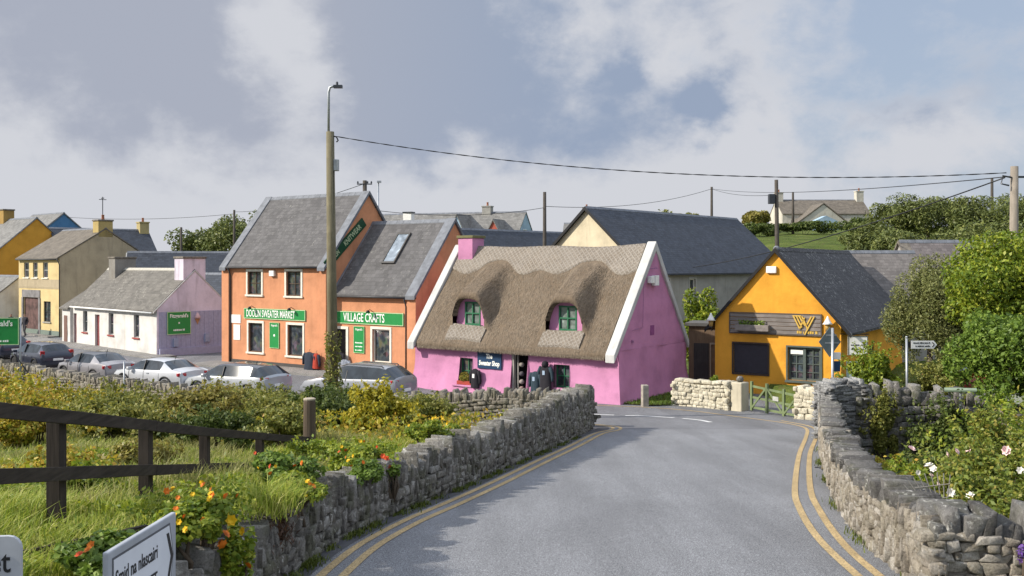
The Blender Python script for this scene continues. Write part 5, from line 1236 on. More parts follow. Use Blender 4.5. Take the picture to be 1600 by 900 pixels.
# ------------------------------------------------------------------ foliage materials
LEAF_FRESH = m_leaf('fresh_green_leaf', [(.06, .11, .016), (.13, .21, .028), (.25, .34, .055)])
LEAF_YG = m_leaf('yellow_green_leaf', [(.07, .13, .012), (.18, .25, .022), (.36, .38, .035)])
LEAF_BRAMBLE = m_leaf('autumn_bramble_leaf', [(.10, .14, .018), (.23, .26, .028), (.46, .41, .04), (.50, .31, .045), (.19, .23, .028)])
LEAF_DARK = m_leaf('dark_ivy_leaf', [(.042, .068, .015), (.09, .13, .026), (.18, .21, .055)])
LEAF_OLIVE = m_leaf('olive_leaf', [(.095, .12, .024), (.21, .225, .045), (.37, .34, .09)])
LEAF_BROWN = m_leaf('brown_bramble_leaf', [(.10, .10, .022), (.24, .20, .045), (.36, .31, .075), (.16, .19, .035)])
LEAF_YELLOW = m_leaf('yellow_shrub_leaf', [(.12, .15, .014), (.36, .33, .025), (.50, .40, .028), (.20, .22, .024)])
LEAF_GREY = m_leaf('grey_green_leaf', [(.09, .11, .03), (.19, .21, .065), (.32, .32, .12)])
LEAF_PINE = m_leaf('pine_needles', [(.06, .085, .024), (.13, .16, .042), (.23, .25, .07)], .2)
LEAF_ROSE = m_leaf('rose_leaf', [(.06, .09, .016), (.14, .19, .028), (.25, .29, .045), (.34, .26, .05)])
GRASSM = m_leaf('grass_blade', [(.10, .16, .018), (.23, .32, .034), (.40, .44, .06), (.54, .50, .17)], .4, .55, .8)
DRYGRASS = m_leaf('dry_grass_blade', [(.12, .17, .03), (.30, .30, .08), (.44, .40, .17)], .4, .6)
MOSSM = m_leaf('moss_grass', [(.035, .055, .010), (.09, .12, .015), (.16, .18, .025)], .2)
ORANGEF = m_plain('orange_petal', (.65, .17, .01), .6); YELLOWF = m_plain('yellow_petal', (.70, .44, .01), .6); REDF = m_plain('red_petal', (.55, .07, .015), .6)
ROSEF = m_plain('pale_pink_petal', (.72, .52, .50), .6); WHITEF = m_plain('white_petal', (.78, .74, .66), .6); PURPLE = m_plain('purple_petal', (.20, .08, .42), .6)

def flower(parent, p, r, mat, rng, name='flower', petals=6, cup=.5):
    m = MB(); ax = Vector(rng.normal(size=3)); ax.z = abs(ax.z) * .6 + .3; ax.x -= .3; ax.y -= .9; ax.normalize()
    a = ax.cross(Vector((0, 0, 1))).normalized(); b = ax.cross(a)
    for ring, (rr, h) in enumerate(((1, 0), (.62, .3))):
        for k in range(petals):
            t = 2 * math.pi * (k + .5 * ring) / petals; d = a * math.cos(t) + b * math.sin(t); s = ax.cross(d)
            c = Vector(p) + ax * h * r
            m.face([c, c + d * r * rr * .6 - s * r * .38 * rr + ax * r * cup * .4, c + d * r * rr + ax * r * cup * .5, c + d * r * rr * .6 + s * r * .38 * rr + ax * r * cup * .4])
    return m.build(name, mat, parent)

def nasturtium(label, x, y, rx, ry, h, n, seed, z=None, flowers=9, mats=(YELLOWF, ORANGEF), fr=.029, leaf=None, size=.06):
    b = bush('nasturtium_plant', label, 'flowering plant', x, y, rx, ry, h, n, size, leaf or LEAF_YG, 'nasturtiums on the roadside wall', 10, seed, z, 4, aspect=1.0, up=.8)
    rng = np.random.default_rng(seed)
    for i in range(flowers):
        t = rng.uniform(0, 2 * math.pi); flower(b, (rx * .95 * math.cos(t) * rng.uniform(.3, 1), -abs(ry * .9 * math.sin(t)) * rng.uniform(.3, 1), h * rng.uniform(.35, 1.0)), fr * rng.uniform(.8, 1.2), mats[i % len(mats)], rng)
    return b

def build_left_bank():
    rng = np.random.default_rng(11)
    # mown and rough grass over the bank: past counting
    N = 150000; Y = 3.2 + 20 * rng.random(N) ** 1.5; X = left_x(Y) - .28 - 9.5 * rng.random(N) ** 1.15
    X = np.where(rng.random(N) < .06, left_x(Y) - .12 - .25 * rng.random(N), X)
    pat = np.sin(X * 1.7 + np.sin(Y * 1.1) * 2) + np.sin(Y * 2.3 + X * .6) + rng.normal(0, .6, N); keep = pat > -1.3; X, Y, pat = X[keep], Y[keep], pat[keep]
    P = np.stack([X, Y, ground_z(X, Y) - .02], 1); hh = .10 + .05 * np.clip(pat, -1, 2) + .05 * rng.random(len(X))
    V, F = grass_mesh(P, hh, .007 + .0006 * Y, rng, .9); tag(arr_mesh('grass', V, F, GRASSM), 'bright green rough grass covering the bank behind the black rail fence', 'grass', kind='stuff')
    # taller seeding grass along the foot of the hedge and fence
    N = 22000; c = rng.integers(0, 70, N); cx = rng.uniform(-11, -3.0, 70); cy = rng.uniform(9, 22.5, 70)
    X = cx[c] + rng.normal(0, .28, N); Y = cy[c] + rng.normal(0, .28, N); ok = X < left_x(Y) - .35; X, Y = X[ok], Y[ok]
    V, F = grass_mesh(np.stack([X, Y, ground_z(X, Y) - .02], 1), .32, .014, rng, .9); tag(arr_mesh('tall_grass', V, F, DRYGRASS), 'tall straw coloured grass below the hedge', 'grass', kind='stuff')
    # near tussocks in front of the fence
    N = 12000; c = rng.integers(0, 40, N); cy = rng.uniform(5.0, 10.5, 40); cx = rng.uniform(-4.6, -2.95, 40)
    X = cx[c] + rng.normal(0, .14, N); Y = cy[c] + rng.normal(0, .14, N); ok = X < left_x(Y) - .25; X, Y = X[ok], Y[ok]
    V, F = grass_mesh(np.stack([X, Y, ground_z(X, Y) - .02], 1), .26, .010, rng, 1.1); tag(arr_mesh('grass', V, F, GRASSM), 'long arching tussocks of grass in front of the black rail fence', 'grass', kind='stuff')
    # broad weed leaves among the near grass
    N = 30000; c = rng.integers(0, 130, N); cy = 4.5 + 13 * rng.random(130); cx = left_x(cy) - .4 - 6 * rng.random(130); Y = cy[c] + rng.normal(0, .16, N); X = cx[c] + rng.normal(0, .16, N); ok = X < left_x(Y) - .25; X, Y = X[ok], Y[ok]
    P = np.stack([X, Y, ground_z(X, Y) + .02 + .16 * rng.random(len(X))], 1); tag(arr_mesh('weeds', leaf_quads(P, .065, rng, .7), [quads_idx(len(P))], LEAF_YG), 'broad leaved weeds scattered through the grass of the bank', 'weeds', kind='stuff')
    # moss and weeds at the foot of the road wall
    N = 9000; s = rng.uniform(0, 1, N) ** 1.3; Y = 7 + 20 * s; k = np.sin(Y * 3.1) + np.sin(Y * 7.7) + rng.normal(0, .5, N) > .1; Y = Y[k]
    X = left_x(Y) + .22 + np.abs(rng.normal(0, .09, len(Y))); V, F = grass_mesh(np.stack([X, Y, road_z(Y)], 1), .07, .016, rng, .9)
    tag(arr_mesh('moss', V, F, MOSSM), 'mossy weeds along the foot of the left road wall', 'moss', kind='stuff')
    N = 2500; Y = rng.uniform(9.8, 25, N); k = np.sin(Y * 2.2) + rng.normal(0, .4, N) > .75; Y = Y[k]; X = right_x(Y) - .03 - np.abs(rng.normal(0, .07, len(Y)))
    V, F = grass_mesh(np.stack([X, Y, road_z(Y)], 1), .09, .014, rng, .9); tag(arr_mesh('moss', V, F, MOSSM), 'small weeds along the foot of the right road wall', 'moss', kind='stuff')
    # undergrowth between bank and street wall
    N = 60000; X = rng.uniform(-30, 1.4, N); Y = rng.uniform(20, 42, N); ok = (Y < wall_y(X) - .3) & (X < left_x(Y) - .4); X, Y = X[ok], Y[ok]
    P = np.stack([X, Y, ground_z(X, Y) + (.15 + .45 * (np.sin(X * .9 + np.sin(Y * .8) * 2) > -.3)) * rng.random(len(X)) ** 1.3], 1); V = leaf_quads(P, .13, rng, .3); tag(arr_mesh('undergrowth', V, [quads_idx(len(P))], LEAF_BRAMBLE), 'low tangled undergrowth on the river bank between fence and street wall', 'undergrowth', kind='stuff')
    B = [  # label, x, y, rx, ry, h, n, size, material, clumps
        ('golden bramble shrub at the left edge of the picture behind the top rail', -16.2, 29.5, 2.6, 1.6, 1.85, 6200, .15, LEAF_BRAMBLE),
        ('yellow green bramble shrub in front of the dark navy hatchback', -14.6, 31.6, 2.0, 1.5, 1.35, 5200, .15, LEAF_YELLOW),
        ('tall bramble shrub with bright yellow tips in front of the grey saloon', -13.1, 31.0, 1.4, 1.2, 1.3, 4200, .14, LEAF_BRAMBLE),
        ('low olive bramble shrub before the white saloon car', -10.8, 30.2, 2.0, 1.3, 1.0, 4600, .14, LEAF_BRAMBLE),
        ('brown bramble shrub against the street wall below the pale silver estate car', -9.9, 33.2, 1.1, .9, 1.3, 3800, .13, LEAF_BROWN),
        ('pale olive shrub in front of the tall orange shop doorway garments', -7.6, 30.8, 2.0, 1.4, 1.3, 5200, .13, LEAF_OLIVE),
        ('dark ivy bush around the foot of the wooden lamp pole', -5.9, 31.0, 1.6, 1.3, 1.5, 6500, .13, LEAF_DARK),
        ('olive leaved shrub between lamp pole and pink cottage', -3.6, 29.9, 1.5, 1.2, 1.15, 6000, .12, LEAF_OLIVE),
        ('mixed green shrub trailing at the road wall below the pink cottage', -2.4, 27.3, 1.2, 1.0, 1.2, 5200, .12, LEAF_OLIVE),
        ('rounded olive hedge bush behind the lone round post', -7.5, 26.0, 2.0, 1.3, 1.5, 7500, .12, LEAF_OLIVE),
        ('bright yellow leaved shrub right of the lone round post', -3.3, 23.4, 1.1, .95, 1.3, 4800, .12, LEAF_YELLOW),
        ('dark low shrub behind the yellow leaved shrub', -4.9, 24.6, 1.4, 1.0, 1.35, 5200, .12, LEAF_DARK),
        ('olive shrub behind the middle of the black rail fence', -10.6, 26.2, 1.9, 1.3, 1.45, 5600, .13, LEAF_OLIVE),
        ('green bramble shrub behind the leftmost fence bay', -13.4, 26.6, 2.1, 1.4, 1.45, 5600, .14, LEAF_BRAMBLE),
        ('dark green shrub low at the left picture edge behind the rails', -16.3, 25.5, 2.0, 1.4, 1.35, 5200, .14, LEAF_OLIVE),
        ('straggly brown shrub far left in front of the green roadside board', -21.0, 36.4, 2.4, 1.6, 1.4, 5200, .16, LEAF_BROWN),
        ('low sunlit olive shrub just behind the second fence bay', -9.4, 22.6, 1.7, .9, 1.15, 5200, .12, LEAF_OLIVE),
        ('yellow tipped bramble just behind the leftmost fence bay', -11.8, 22.8, 1.5, .9, 1.2, 5200, .13, LEAF_BRAMBLE),
        ('russet bramble just behind the third fence bay', -7.0, 22.2, 1.4, .8, 1.2, 5600, .12, LEAF_BROWN),
        ('mixed bramble between the lone post and the dark hedge', -5.3, 21.6, 1.0, .7, 1.05, 4600, .12, LEAF_OLIVE),
        ('dense leafy shrub straddling the second fence bay in the distance', -7.9, 19.6, 1.3, .7, .95, 4600, .11, LEAF_OLIVE),
        ('low bramble left of centre behind the first fence bay', -9.7, 19.4, 1.3, .7, .95, 4600, .11, LEAF_BRAMBLE),
        ('dark ivy clump right behind the third and fourth fence posts', -6.0, 19.4, 1.1, .6, .9, 4600, .10, LEAF_DARK),
        ('small green shrub touching the lone round post', -4.6, 19.3, .7, .55, .85, 3400, .10, LEAF_OLIVE),
        ('golden scrub between the grey saloon and the street wall', -18.4, 35.6, 2.0, 1.4, 1.25, 5200, .14, LEAF_BRAMBLE),
        ('russet scrub below the white saloon against the street wall', -13.4, 34.2, 1.6, 1.0, .75, 3800, .13, LEAF_BROWN),
        ('yellow green scrub between the navy hatchback and the fence', -19.0, 33.0, 2.4, 1.6, 1.55, 5600, .15, LEAF_YELLOW),
        ('russet weed clump in the grass under the second fence bay', -5.6, 14.6, .6, .45, .55, 1800, .09, LEAF_BROWN),
        ('yellow green weed clump in the grass behind the nearest fence post', -5.2, 11.2, .6, .5, .5, 1800, .08, LEAF_YG),
        ('bramble clump in the grass left of the nearest fence post', -6.2, 13.2, .8, .6, .6, 2200, .09, LEAF_BRAMBLE),
        ('leafy weed clump between the last fence bay and the wall flowers', -3.4, 16.4, .55, .45, .55, 1800, .08, LEAF_YG),
        ('low grassy bramble clump beside the thin grey marker post', -15.2, 35.2, 1.7, 1.2, .7, 3800, .14, LEAF_BRAMBLE),
    ]
    for i, (lab, x, y, rx, ry, h, n, s, m) in enumerate(B): bush('shrub', lab, 'shrub', x, y, rx, ry, h, n, s, m, 'shrubs on the river bank', 16, 100 + i, None, 7, sub=(.22, .40))
    # plants on the road wall
    nasturtium('yellow nasturtium spilling over the near end of the left wall', -2.62, 7.9, .40, .5, .50, 1500, 21, 3.32, 12)
    nasturtium('trailing nasturtium hanging down the front of the near left wall', -2.36, 8.25, .17, .35, .75, 700, 22, 2.75, 8, fr=.045)
    nasturtium('low green nasturtium mat with orange flowers behind the wall top', -2.72, 11.6, .5, .6, .45, 1500, 23, 2.98, 7, (ORANGEF, YELLOWF, REDF), leaf=LEAF_FRESH)
    nasturtium('bright lime nasturtium between lone post and wall with red blooms', -2.35, 14.4, .6, .8, .5, 1800, 24, 2.55, 7, (REDF, ORANGEF, YELLOWF))
    nasturtium('yellow flowering nasturtium on the wall below the yellow leaved shrub', -1.5, 17.2, .5, .6, .5, 1300, 25, 2.45, 9, (YELLOWF,))
    nasturtium('small nasturtium with one red bloom on the wall face', -1.75, 14.0, .16, .15, .4, 260, 26, 2.45, 3, (REDF,), .05, LEAF_FRESH)
    nasturtium('leafy nasturtium beside the near fingerpost sign', -2.75, 6.6, .45, .5, .4, 1300, 27, 3.5, 3, (ORANGEF, REDF), leaf=LEAF_FRESH)
    nasturtium('lime nasturtium sprawling along the wall top beyond the grass tuft', -2.45, 10.9, .35, .6, .34, 1300, 28, 2.95, 6, (YELLOWF, ORANGEF))
    nasturtium('golden flowered nasturtium mat on the bank behind the near wall', -3.1, 9.2, .55, .6, .36, 1500, 29, 3.2, 9, (YELLOWF, ORANGEF))
    nasturtium('green nasturtium mat tumbling over the wall near the red bloom', -2.05, 13.3, .35, .6, .4, 1300, 30, 2.62, 5, (ORANGEF, YELLOWF), leaf=LEAF_FRESH)
    nasturtium('bright yellow nasturtium on the wall top before the far bend', -1.2, 18.4, .4, .6, .4, 1200, 33, 2.3, 7, (YELLOWF,))
    # tuft of grass rooted in the wall top
    t = empty('grass_tuft', (-2.52, 10.0, 3.05), 0, 'shaggy grass tuft with brown roots growing out of the left wall top', 'grass tuft')
    P = np.stack([rng.normal(0, .14, 900), rng.normal(0, .22, 900), rng.uniform(-.02, .08, 900)], 1); V, F = grass_mesh(P, .26, .011, rng, 1.4); arr_mesh('blades', V, F, GRASSM, t)
    P = np.stack([.1 + rng.normal(0, .06, 700), rng.normal(0, .16, 700), -.18 + rng.normal(0, .12, 700)], 1); arr_mesh('roots', leaf_quads(P, .09, rng, 0, .14, 1.5), [quads_idx(700)], m_leaf('brown_root', [(.05, .025, .015), (.12, .06, .03)], .1), t)['kind'] = 'stuff'

def fence_z(y): return 4.34 - .2 * (y - 8)
def build_fence():
    f = empty('rail_fence', (-3.85, 8.05, gz(-3.85, 8.05)), 0, 'black stained two rail timber fence descending the grass bank', 'fence'); o = Vector(f.location)
    W = m_wood('black_stained_timber', (.045, .036, .030), 'y', .5); W2 = m_wood('black_stained_post', (.045, .036, .030), 'z', .5)
    posts = [(-3.66, 5.5), (-3.82, 8.05), (-3.93, 10.3), (-4.13, 12.9), (-4.10, 15.6)]
    for x, y in posts:
        m = MB(); m.box(x - .058 - o.x, x + .058 - o.x, y - .065 - o.y, y + .065 - o.y, gz(x, y) - .4 - o.z, fence_z(y) + .02 - o.z); m.build('post', W2, f, bevel=.008)
    P = [(-3.50, 3.4)] + posts + [(-3.95, 18.5)]
    for dz in (0, -.47):
        for i, (a, b) in enumerate(zip(P[:-1], P[1:])):
            if dz and i == len(P) - 2: b = (-4.0, 17.6)
            m = MB(); q = .10; j = (i % 2) * .004
            m.bar((a[0] + q + j - o.x, a[1] - o.y, fence_z(a[1]) + dz - o.z - j), (b[0] + q + j - o.x, b[1] - o.y, fence_z(b[1]) + dz - o.z - j), .04, .112); m.build('rail', W, f, bevel=.004)
    p = empty('fence_post', (-3.86, 18.3, gz(-3.86, 18.3)), 0, 'lone round weathered post with pale top at the end of the rail fence', 'post')
    m = MB(); m.lathe((0, 0, -.3), [(.125, 0), (.12, .9), (.115, 1.28), (.10, 1.30)], 14); m.build('post', m_wood('brown_post_wood', (.10, .075, .055), 'z'), p, smooth=False)
    m = MB(); m.lathe((0, 0, 1.0), [(.117, 0), (.118, .025), (.09, .035)], 14); m.build('cap', m_plain('sawn_end_grain', (.36, .31, .24), .9), p)
    m = MB(); r = empty('fallen_plank', (-3.35, 7.2, gz(-3.35, 7.2) + .10), R(62), 'dark plank lying in the grass below the fence', 'plank'); m.bar((-.8, 0, .05), (.75, 0, -.06), .04, .12); m.build('plank', W, r)

def build_walls():
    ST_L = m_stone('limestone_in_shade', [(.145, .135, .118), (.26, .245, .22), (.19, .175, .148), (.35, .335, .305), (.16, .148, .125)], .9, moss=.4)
    ST_R = m_stone('warm_limestone', [(.27, .235, .185), (.40, .355, .285), (.31, .27, .215), (.50, .46, .40), (.24, .21, .17)], .6, moss=.12)
    ST_C = m_stone('cream_painted_stone', [(.60, .55, .42), (.66, .61, .48), (.54, .49, .37)], .15, (.4, .37, .3), lo=.62)
    ST_D = m_stone('dark_coping_stone', [(.10, .095, .09), (.165, .158, .148), (.22, .21, .195)], .75, moss=.2)
    ST_G = m_stone('thin_grey_flagstone', [(.15, .15, .15), (.26, .26, .255), (.35, .35, .34), (.20, .198, .195)], .7, (.6, .6, .58))
    Lp = LP[LP[:, 1] > 1.0]
    Lp = offset_path(Lp, -.02)
    def hl(s): return float(np.interp(s, [0, 5, 8, 12, 16, 20, 24, 30], [.56, .58, .62, .68, .78, .88, 1.08, 1.28])) + .04 * math.sin(s * 1.3) + .03 * math.sin(s * 3.1)
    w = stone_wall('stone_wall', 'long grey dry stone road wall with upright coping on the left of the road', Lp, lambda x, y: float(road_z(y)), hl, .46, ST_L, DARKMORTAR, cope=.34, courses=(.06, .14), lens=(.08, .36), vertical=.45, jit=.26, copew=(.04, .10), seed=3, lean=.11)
    Rp = RP
    def hr(s): return float(np.interp(s, [0, 3, 9, 12.5, 14, 17.5], [.78, .78, .78, .86, 1.0, 1.08])) + .04 * math.sin(s * 1.1)
    stone_wall('stone_wall', 'pale stone road wall with rounded coping curving along the right of the road', offset_path(Rp, .22), lambda x, y: float(road_z(y)), hr, .46, ST_R, MORTAR, cope=.19, courses=(.05, .13), lens=(.06, .24), vertical=.5, copew=(.08, .20), cope_mat=ST_D, seed=5, lean=.2, proud=.035, jit=.3)
    Fp = smooth_path([(4.15, 9.62), (5.6, 9.50), (7.2, 9.40), (9.5, 9.3)], .25)
    stone_wall('stone_wall', 'near stone wall crossing the bottom right corner with upright slabs on top', Fp, lambda x, y: 2.28, lambda s: .84 + .02 * math.sin(s * 3), .42, ST_R, MORTAR, cope=.30, proud=.03, jit=.32, courses=(.05, .16), lens=(.08, .34), copew=(.06, .18), cope_mat=ST_D, seed=6, lean=.1)
    Pp = smooth_path([(8.55, 26.4), (9.05, 26.55), (9.6, 26.6)], .2)
    stone_wall('stone_pillar', 'grey pillar of thin stacked flagstones at the far end of the right road wall', Pp, lambda x, y: float(road_z(26.4)), lambda s: 1.62, .62, ST_G, DARKMORTAR, cope=.16, courses=(.035, .075), lens=(.2, .55), copew=(.1, .25), seed=8, cat='stone pillar', wob=.01)
    Bp = smooth_path([(9.5, 26.5), (12, 26.2), (14.3, 25.8), (17.5, 25.0)], .25)
    stone_wall('stone_wall', 'dark ivy hung stone wall across the sunken garden right of the grey pillar', Bp, lambda x, y: .25, lambda s: 1.98 - .02 * s + .05 * math.sin(s * 2), .5, m_stone('dark_garden_stone', [(.15, .14, .13), (.23, .215, .2), (.30, .285, .265)], .5, moss=.55), DARKMORTAR, cope=.42, courses=(.14, .26), lens=(.2, .5), copew=(.1, .3), seed=9)
    stone_wall('stone_wall', 'long stone street wall with upright coping beside the parked cars', STREET_WALL[::-1].copy(), lambda x, y: -.15 + .75 * float(sstep(-9, 1, x)), lambda s: .95, .45, m_stone('tan_street_stone', [(.20, .18, .145), (.30, .27, .22), (.24, .21, .17), (.36, .33, .285)], .45, moss=.25), MORTAR, cope=.34, courses=(.07, .16), lens=(.12, .40), copew=(.06, .15), seed=10)
    # cream painted garden wall in two lengths with the gate between them
    c1 = smooth_path([(6.65, 38.75), (7.6, 38.0), (8.5, 37.15)], .2)
    stone_wall('cream_wall', 'cream painted stone wall left of the green garden gate', c1, lambda x, y: float(street_z(x, y)), lambda s: 1.08, .5, ST_C, m_plain('cream_mortar', (.34, .30, .22), .95), cope=.14, courses=(.10, .18), lens=(.14, .36), copew=(.2, .4), seed=12, cope_lay=True)
    p = empty('gate_pier', (8.75, 36.85, float(street_z(8.75, 36.85))), R(-47), 'smooth cream rendered pier at the left side of the green gate', 'gate pier')
    m = MB(); m.box(-.24, .24, -.26, .26, -.3, 1.10); m.build('pier', m_render('cream_pier_render', (.50, .45, .34), .4), p, bevel=.04)
    m = MB(); m.lathe((0, 0, 1.12), [(.12, 0), (.15, .1), (.08, .2)], 8); m.build('stone_ball', ST_D, p, smooth=True)
    c2 = smooth_path([(10.25, 34.1), (10.75, 33.4), (11.0, 32.4), (10.6, 31.2)], .2)
    stone_wall('cream_wall', 'short cream painted stone wall right of the green garden gate', c2, lambda x, y: float(street_z(x, y)), lambda s: 1.12, .5, ST_C, m_plain('cream_mortar', (.34, .30, .22), .95), cope=.16, courses=(.14, .24), lens=(.18, .4), copew=(.2, .35), seed=13)
    c3 = smooth_path([(10.35, 30.9), (9.9, 29.2), (9.3, 27.0)], .2)
    stone_wall('stone_wall', 'narrow tan upright stone wall between the cream wall and the grey pillar', c3, lambda x, y: float(road_z(y)), lambda s: .85, .35, ST_R, MORTAR, cope=.25, courses=(.12, .2), lens=(.1, .25), vertical=.6, seed=14)
    # gate
    a, b = Vector((9.08, 36.5, 0)), Vector((10.3, 34.15, 0)); d = (b - a); g = empty('garden_gate', (a.x, a.y, float(street_z(a.x, a.y)) + .06), math.atan2(d.y, d.x), 'sage green wooden garden gate with diagonal braces between cream walls', 'gate'); W = d.length
    GP = m_wood('sage_green_gate_paint', (.155, .195, .095), 'z', .25)
    def piece(nm, p, q, w=.09, t=.05): m = MB(); m.bar(p, q, w, t, up=(0, 1, 0)); m.build(nm, GP, g)
    for i, x in enumerate((.05, W / 3, W * 2 / 3, W - .05)): piece('post', (x, 0, 0), (x, 0, 1.10 if i in (0, 1) else 1.0), .10, .08)
    for z0, z1 in ((.92, .82), (.50, .45), (.12, .12)): piece('rail', (.05, .01, z0), (W - .05, .01, z1), .08, .045)
    for k, (x0, x1) in enumerate(((.05, W / 3), (W / 3, W * 2 / 3), (W * 2 / 3, W - .05))): piece('brace', (x0 + .05, -.03, .12 if k != 1 else .9), (x1 - .05, -.03, .9 if k != 1 else .12), .07, .03)
    m = MB(); m.box(W * .47, W * .58, -.06, -.045, .52, .68); m.build('notice', m_plain('faded_notice', (.42, .42, .38), .7), g)
    # bollard
    p = empty('stone_bollard', (5.30, 38.3, float(street_z(5.3, 38.3))), R(10), 'squat weathered concrete post on the grass by the pink gable', 'bollard')
    m = MB(); m.box(-.13, .13, -.13, .13, -.2, .86); m.build('post', m_plain('weathered_concrete', (.30, .27, .23), .95, var=.3, bump=.3), p, bevel=.03)
    # grass patch by the gable
    rng = np.random.default_rng(3); mb = MB(); pts = [(4.5, 38.95), (5.6, 38.35), (6.5, 38.55), (7.6, 41), (8.1, 43.2), (7.6, 43.6)]
    mb.face([(x, y, float(street_z(x, y)) + .03) for x, y in pts]); tag(mb.build('lawn_verge', SOIL), kind='structure')
    N = 9000; X = rng.uniform(4.5, 8.2, N); Y = rng.uniform(38.3, 43.6, N); ok = (Y > 38.35 + (X - 5.6) * .0 + np.maximum(0, X - 6.4) * 1.0) & (Y < 38.9 + (X - 4.4) * 1.32) & (Y > 38.95 - (X - 4.5) * .5)
    X, Y = X[ok], Y[ok]; V, F = grass_mesh(np.stack([X, Y, street_z(X, Y) + .02], 1), .13, .022, rng, .8); tag(arr_mesh('grass', V, F, LEAF_FRESH), 'small triangle of grass between the pink gable and the cream wall', 'grass', kind='stuff')

def build_right_garden():
    rng = np.random.default_rng(31)
    N = 60000; X = rng.uniform(4.6, 16, N); Y = 9.9 + 22 * rng.random(N) ** 1.2; ok = X > right_x(Y) + .6; X, Y = X[ok], Y[ok]
    P = np.stack([X, Y, ground_z(X, Y) + (.12 + .38 * (np.sin(X * 2.1 + np.sin(Y)) * np.sin(Y * 1.7) > -.2)) * rng.random(len(X))], 1); tag(arr_mesh('undergrowth', leaf_quads(P, .10, rng, .4), [quads_idx(len(P))], LEAF_OLIVE), 'low weeds and leaves on the ground of the right hand garden', 'undergrowth', kind='stuff')
    for i, (lab, x, y, rx, ry, h, n, s, m) in enumerate((
            ('rose bush with the large white cluster of blooms', 6.25, 13.0, .95, 1.1, 1.6, 8500, .085, LEAF_ROSE),
            ('rose bush with pink blooms at the right picture edge', 7.6, 14.8, 1.2, 1.1, 2.1, 8500, .085, LEAF_ROSE),
            ('low rose bush just behind the near corner wall', 5.9, 11.2, 1.0, .7, 1.35, 6500, .08, LEAF_ROSE))):
        b = bush('rose_bush', lab, 'rose bush', x, y, rx, ry, h, n, s, m, 'roses in the right hand garden', 18, 300 + i, None, 8, sub=(.2, .36))
        for k in range((18, 13, 9)[i]):
            t = rng.uniform(math.pi, 2 * math.pi); flower(b, (rx * .95 * math.cos(t), ry * .9 * math.sin(t), h * rng.uniform(.45, 1.02)), .055 * rng.uniform(.7, 1.3), WHITEF if (i == 0 and k < 9) else ROSEF, rng, 'rose_bloom', 7, .9)
    for i, (lab, x, y, rx, ry, h, n, s, m) in enumerate((
            ('golden green shrub leaning on the middle of the right road wall', 6.75, 17.3, .75, 2.0, 1.25, 7500, .09, LEAF_BRAMBLE),
            ('green shrub behind the rounded coping of the right road wall', 6.0, 14.5, .55, 1.2, 1.1, 6000, .085, LEAF_YG),
            ('small autumn tinted shrub beside the wire trellis', 5.25, 12.4, .4, .8, .95, 2600, .08, LEAF_BRAMBLE),
            ('leafy yellow green shrub rising behind the roses', 9.5, 18.0, 1.6, 1.3, 2.25, 9000, .11, LEAF_YG),
            ('yellow green hedge bush below the hanging white board', 10.9, 29.3, 1.0, .9, 1.75, 5200, .12, LEAF_YG),
            ('dark rounded hedge bush left of the red car', 12.8, 29.0, 1.2, 1.0, 1.45, 6000, .11, LEAF_OLIVE),
            ('dry reddish shrub at the corner of the yellow building', 11.4, 33.4, .8, .7, 1.5, 3200, .12, LEAF_BROWN),
            ('dark ivy mass hanging on the sunken garden wall', 11.6, 25.6, 1.15, .4, 2.0, 5200, .12, LEAF_DARK),
            ('thin ivy curtain near the grey pillar', 10.05, 26.0, .55, .35, 2.0, 3200, .11, LEAF_OLIVE),
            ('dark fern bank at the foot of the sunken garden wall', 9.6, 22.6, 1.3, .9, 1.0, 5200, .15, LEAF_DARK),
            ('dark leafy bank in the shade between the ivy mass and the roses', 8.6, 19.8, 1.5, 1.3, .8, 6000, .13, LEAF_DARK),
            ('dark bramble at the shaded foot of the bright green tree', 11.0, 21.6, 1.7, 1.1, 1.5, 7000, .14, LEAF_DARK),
            ('dark low ivy bush just inside the far half of the right road wall', 7.9, 21.6, 1.0, 1.2, .95, 5200, .12, LEAF_DARK),
            ('green shrub behind the brown timber shed', 9.8, 49.5, 1.8, 1.4, 4.4, 5200, .2, LEAF_YG))):
        bush('shrub', lab, 'shrub', x, y, rx, ry, h, n, s, m, 'shrubs in the right hand garden', 16, 340 + i, None, 7, sub=(.22, .4))
    # little plants on the cream wall
    for i, (x, y, lab) in enumerate(((7.9, 37.75, 'small green plant rooted in the left cream wall'), (10.9, 33.0, 'tufty green plant on top of the right cream wall'), (9.5, 28.6, 'weed tuft at the foot of the narrow tan wall'))):
        bush('wall_plant', lab, 'plant', x, y, .28, .25, .4, 420, .10, LEAF_YG, None, 6, 380 + i, float(street_z(x, y)) + (1.0, 1.05, .1)[i], 2)
    # wire trellis
    t = empty('trellis', (4.75, 10.55, 2.25), R(-25), 'fan of pale cane trellis sticks behind the near corner wall', 'trellis'); m = MB()
    for k in range(9): a = -.75 + k * .12; m.tube([(0, 0, .45), (.55 * math.sin(a - .1), 0, .45 + .62 * math.cos(a))], .006, 5)
    for k in range(3): m.tube([(-.16 - .07 * k, -.01, .62 + .13 * k), (.02 + .02 * k, -.01, .66 + .15 * k)], .005, 5)
    m.build('cane', m_plain('grey_cane', (.20, .19, .17), .9), t)
    b = bush('lavender_plant', 'purple flowered plant at the right edge on the near corner wall', 'plant', 4.97, 9.2, .14, .12, .34, 200, .05, m_leaf('purple_bloom', [(.15, .06, .34), (.26, .12, .5), (.06, .10, .03)]), None, 6, 391, 2.75, 3)
    # trees
    tree('broadleaf_tree', 'bright green leafy tree at the right edge above the sunken garden wall', 'tree', 12.1, 23.4, .6, 2.1, (.05, 0, 2.7, 1.4, 1.4, 1.5), 17000, .14, LEAF_FRESH, r=.09, clumps=34, seed=41, limbs=9, lean=(-.25, 0))
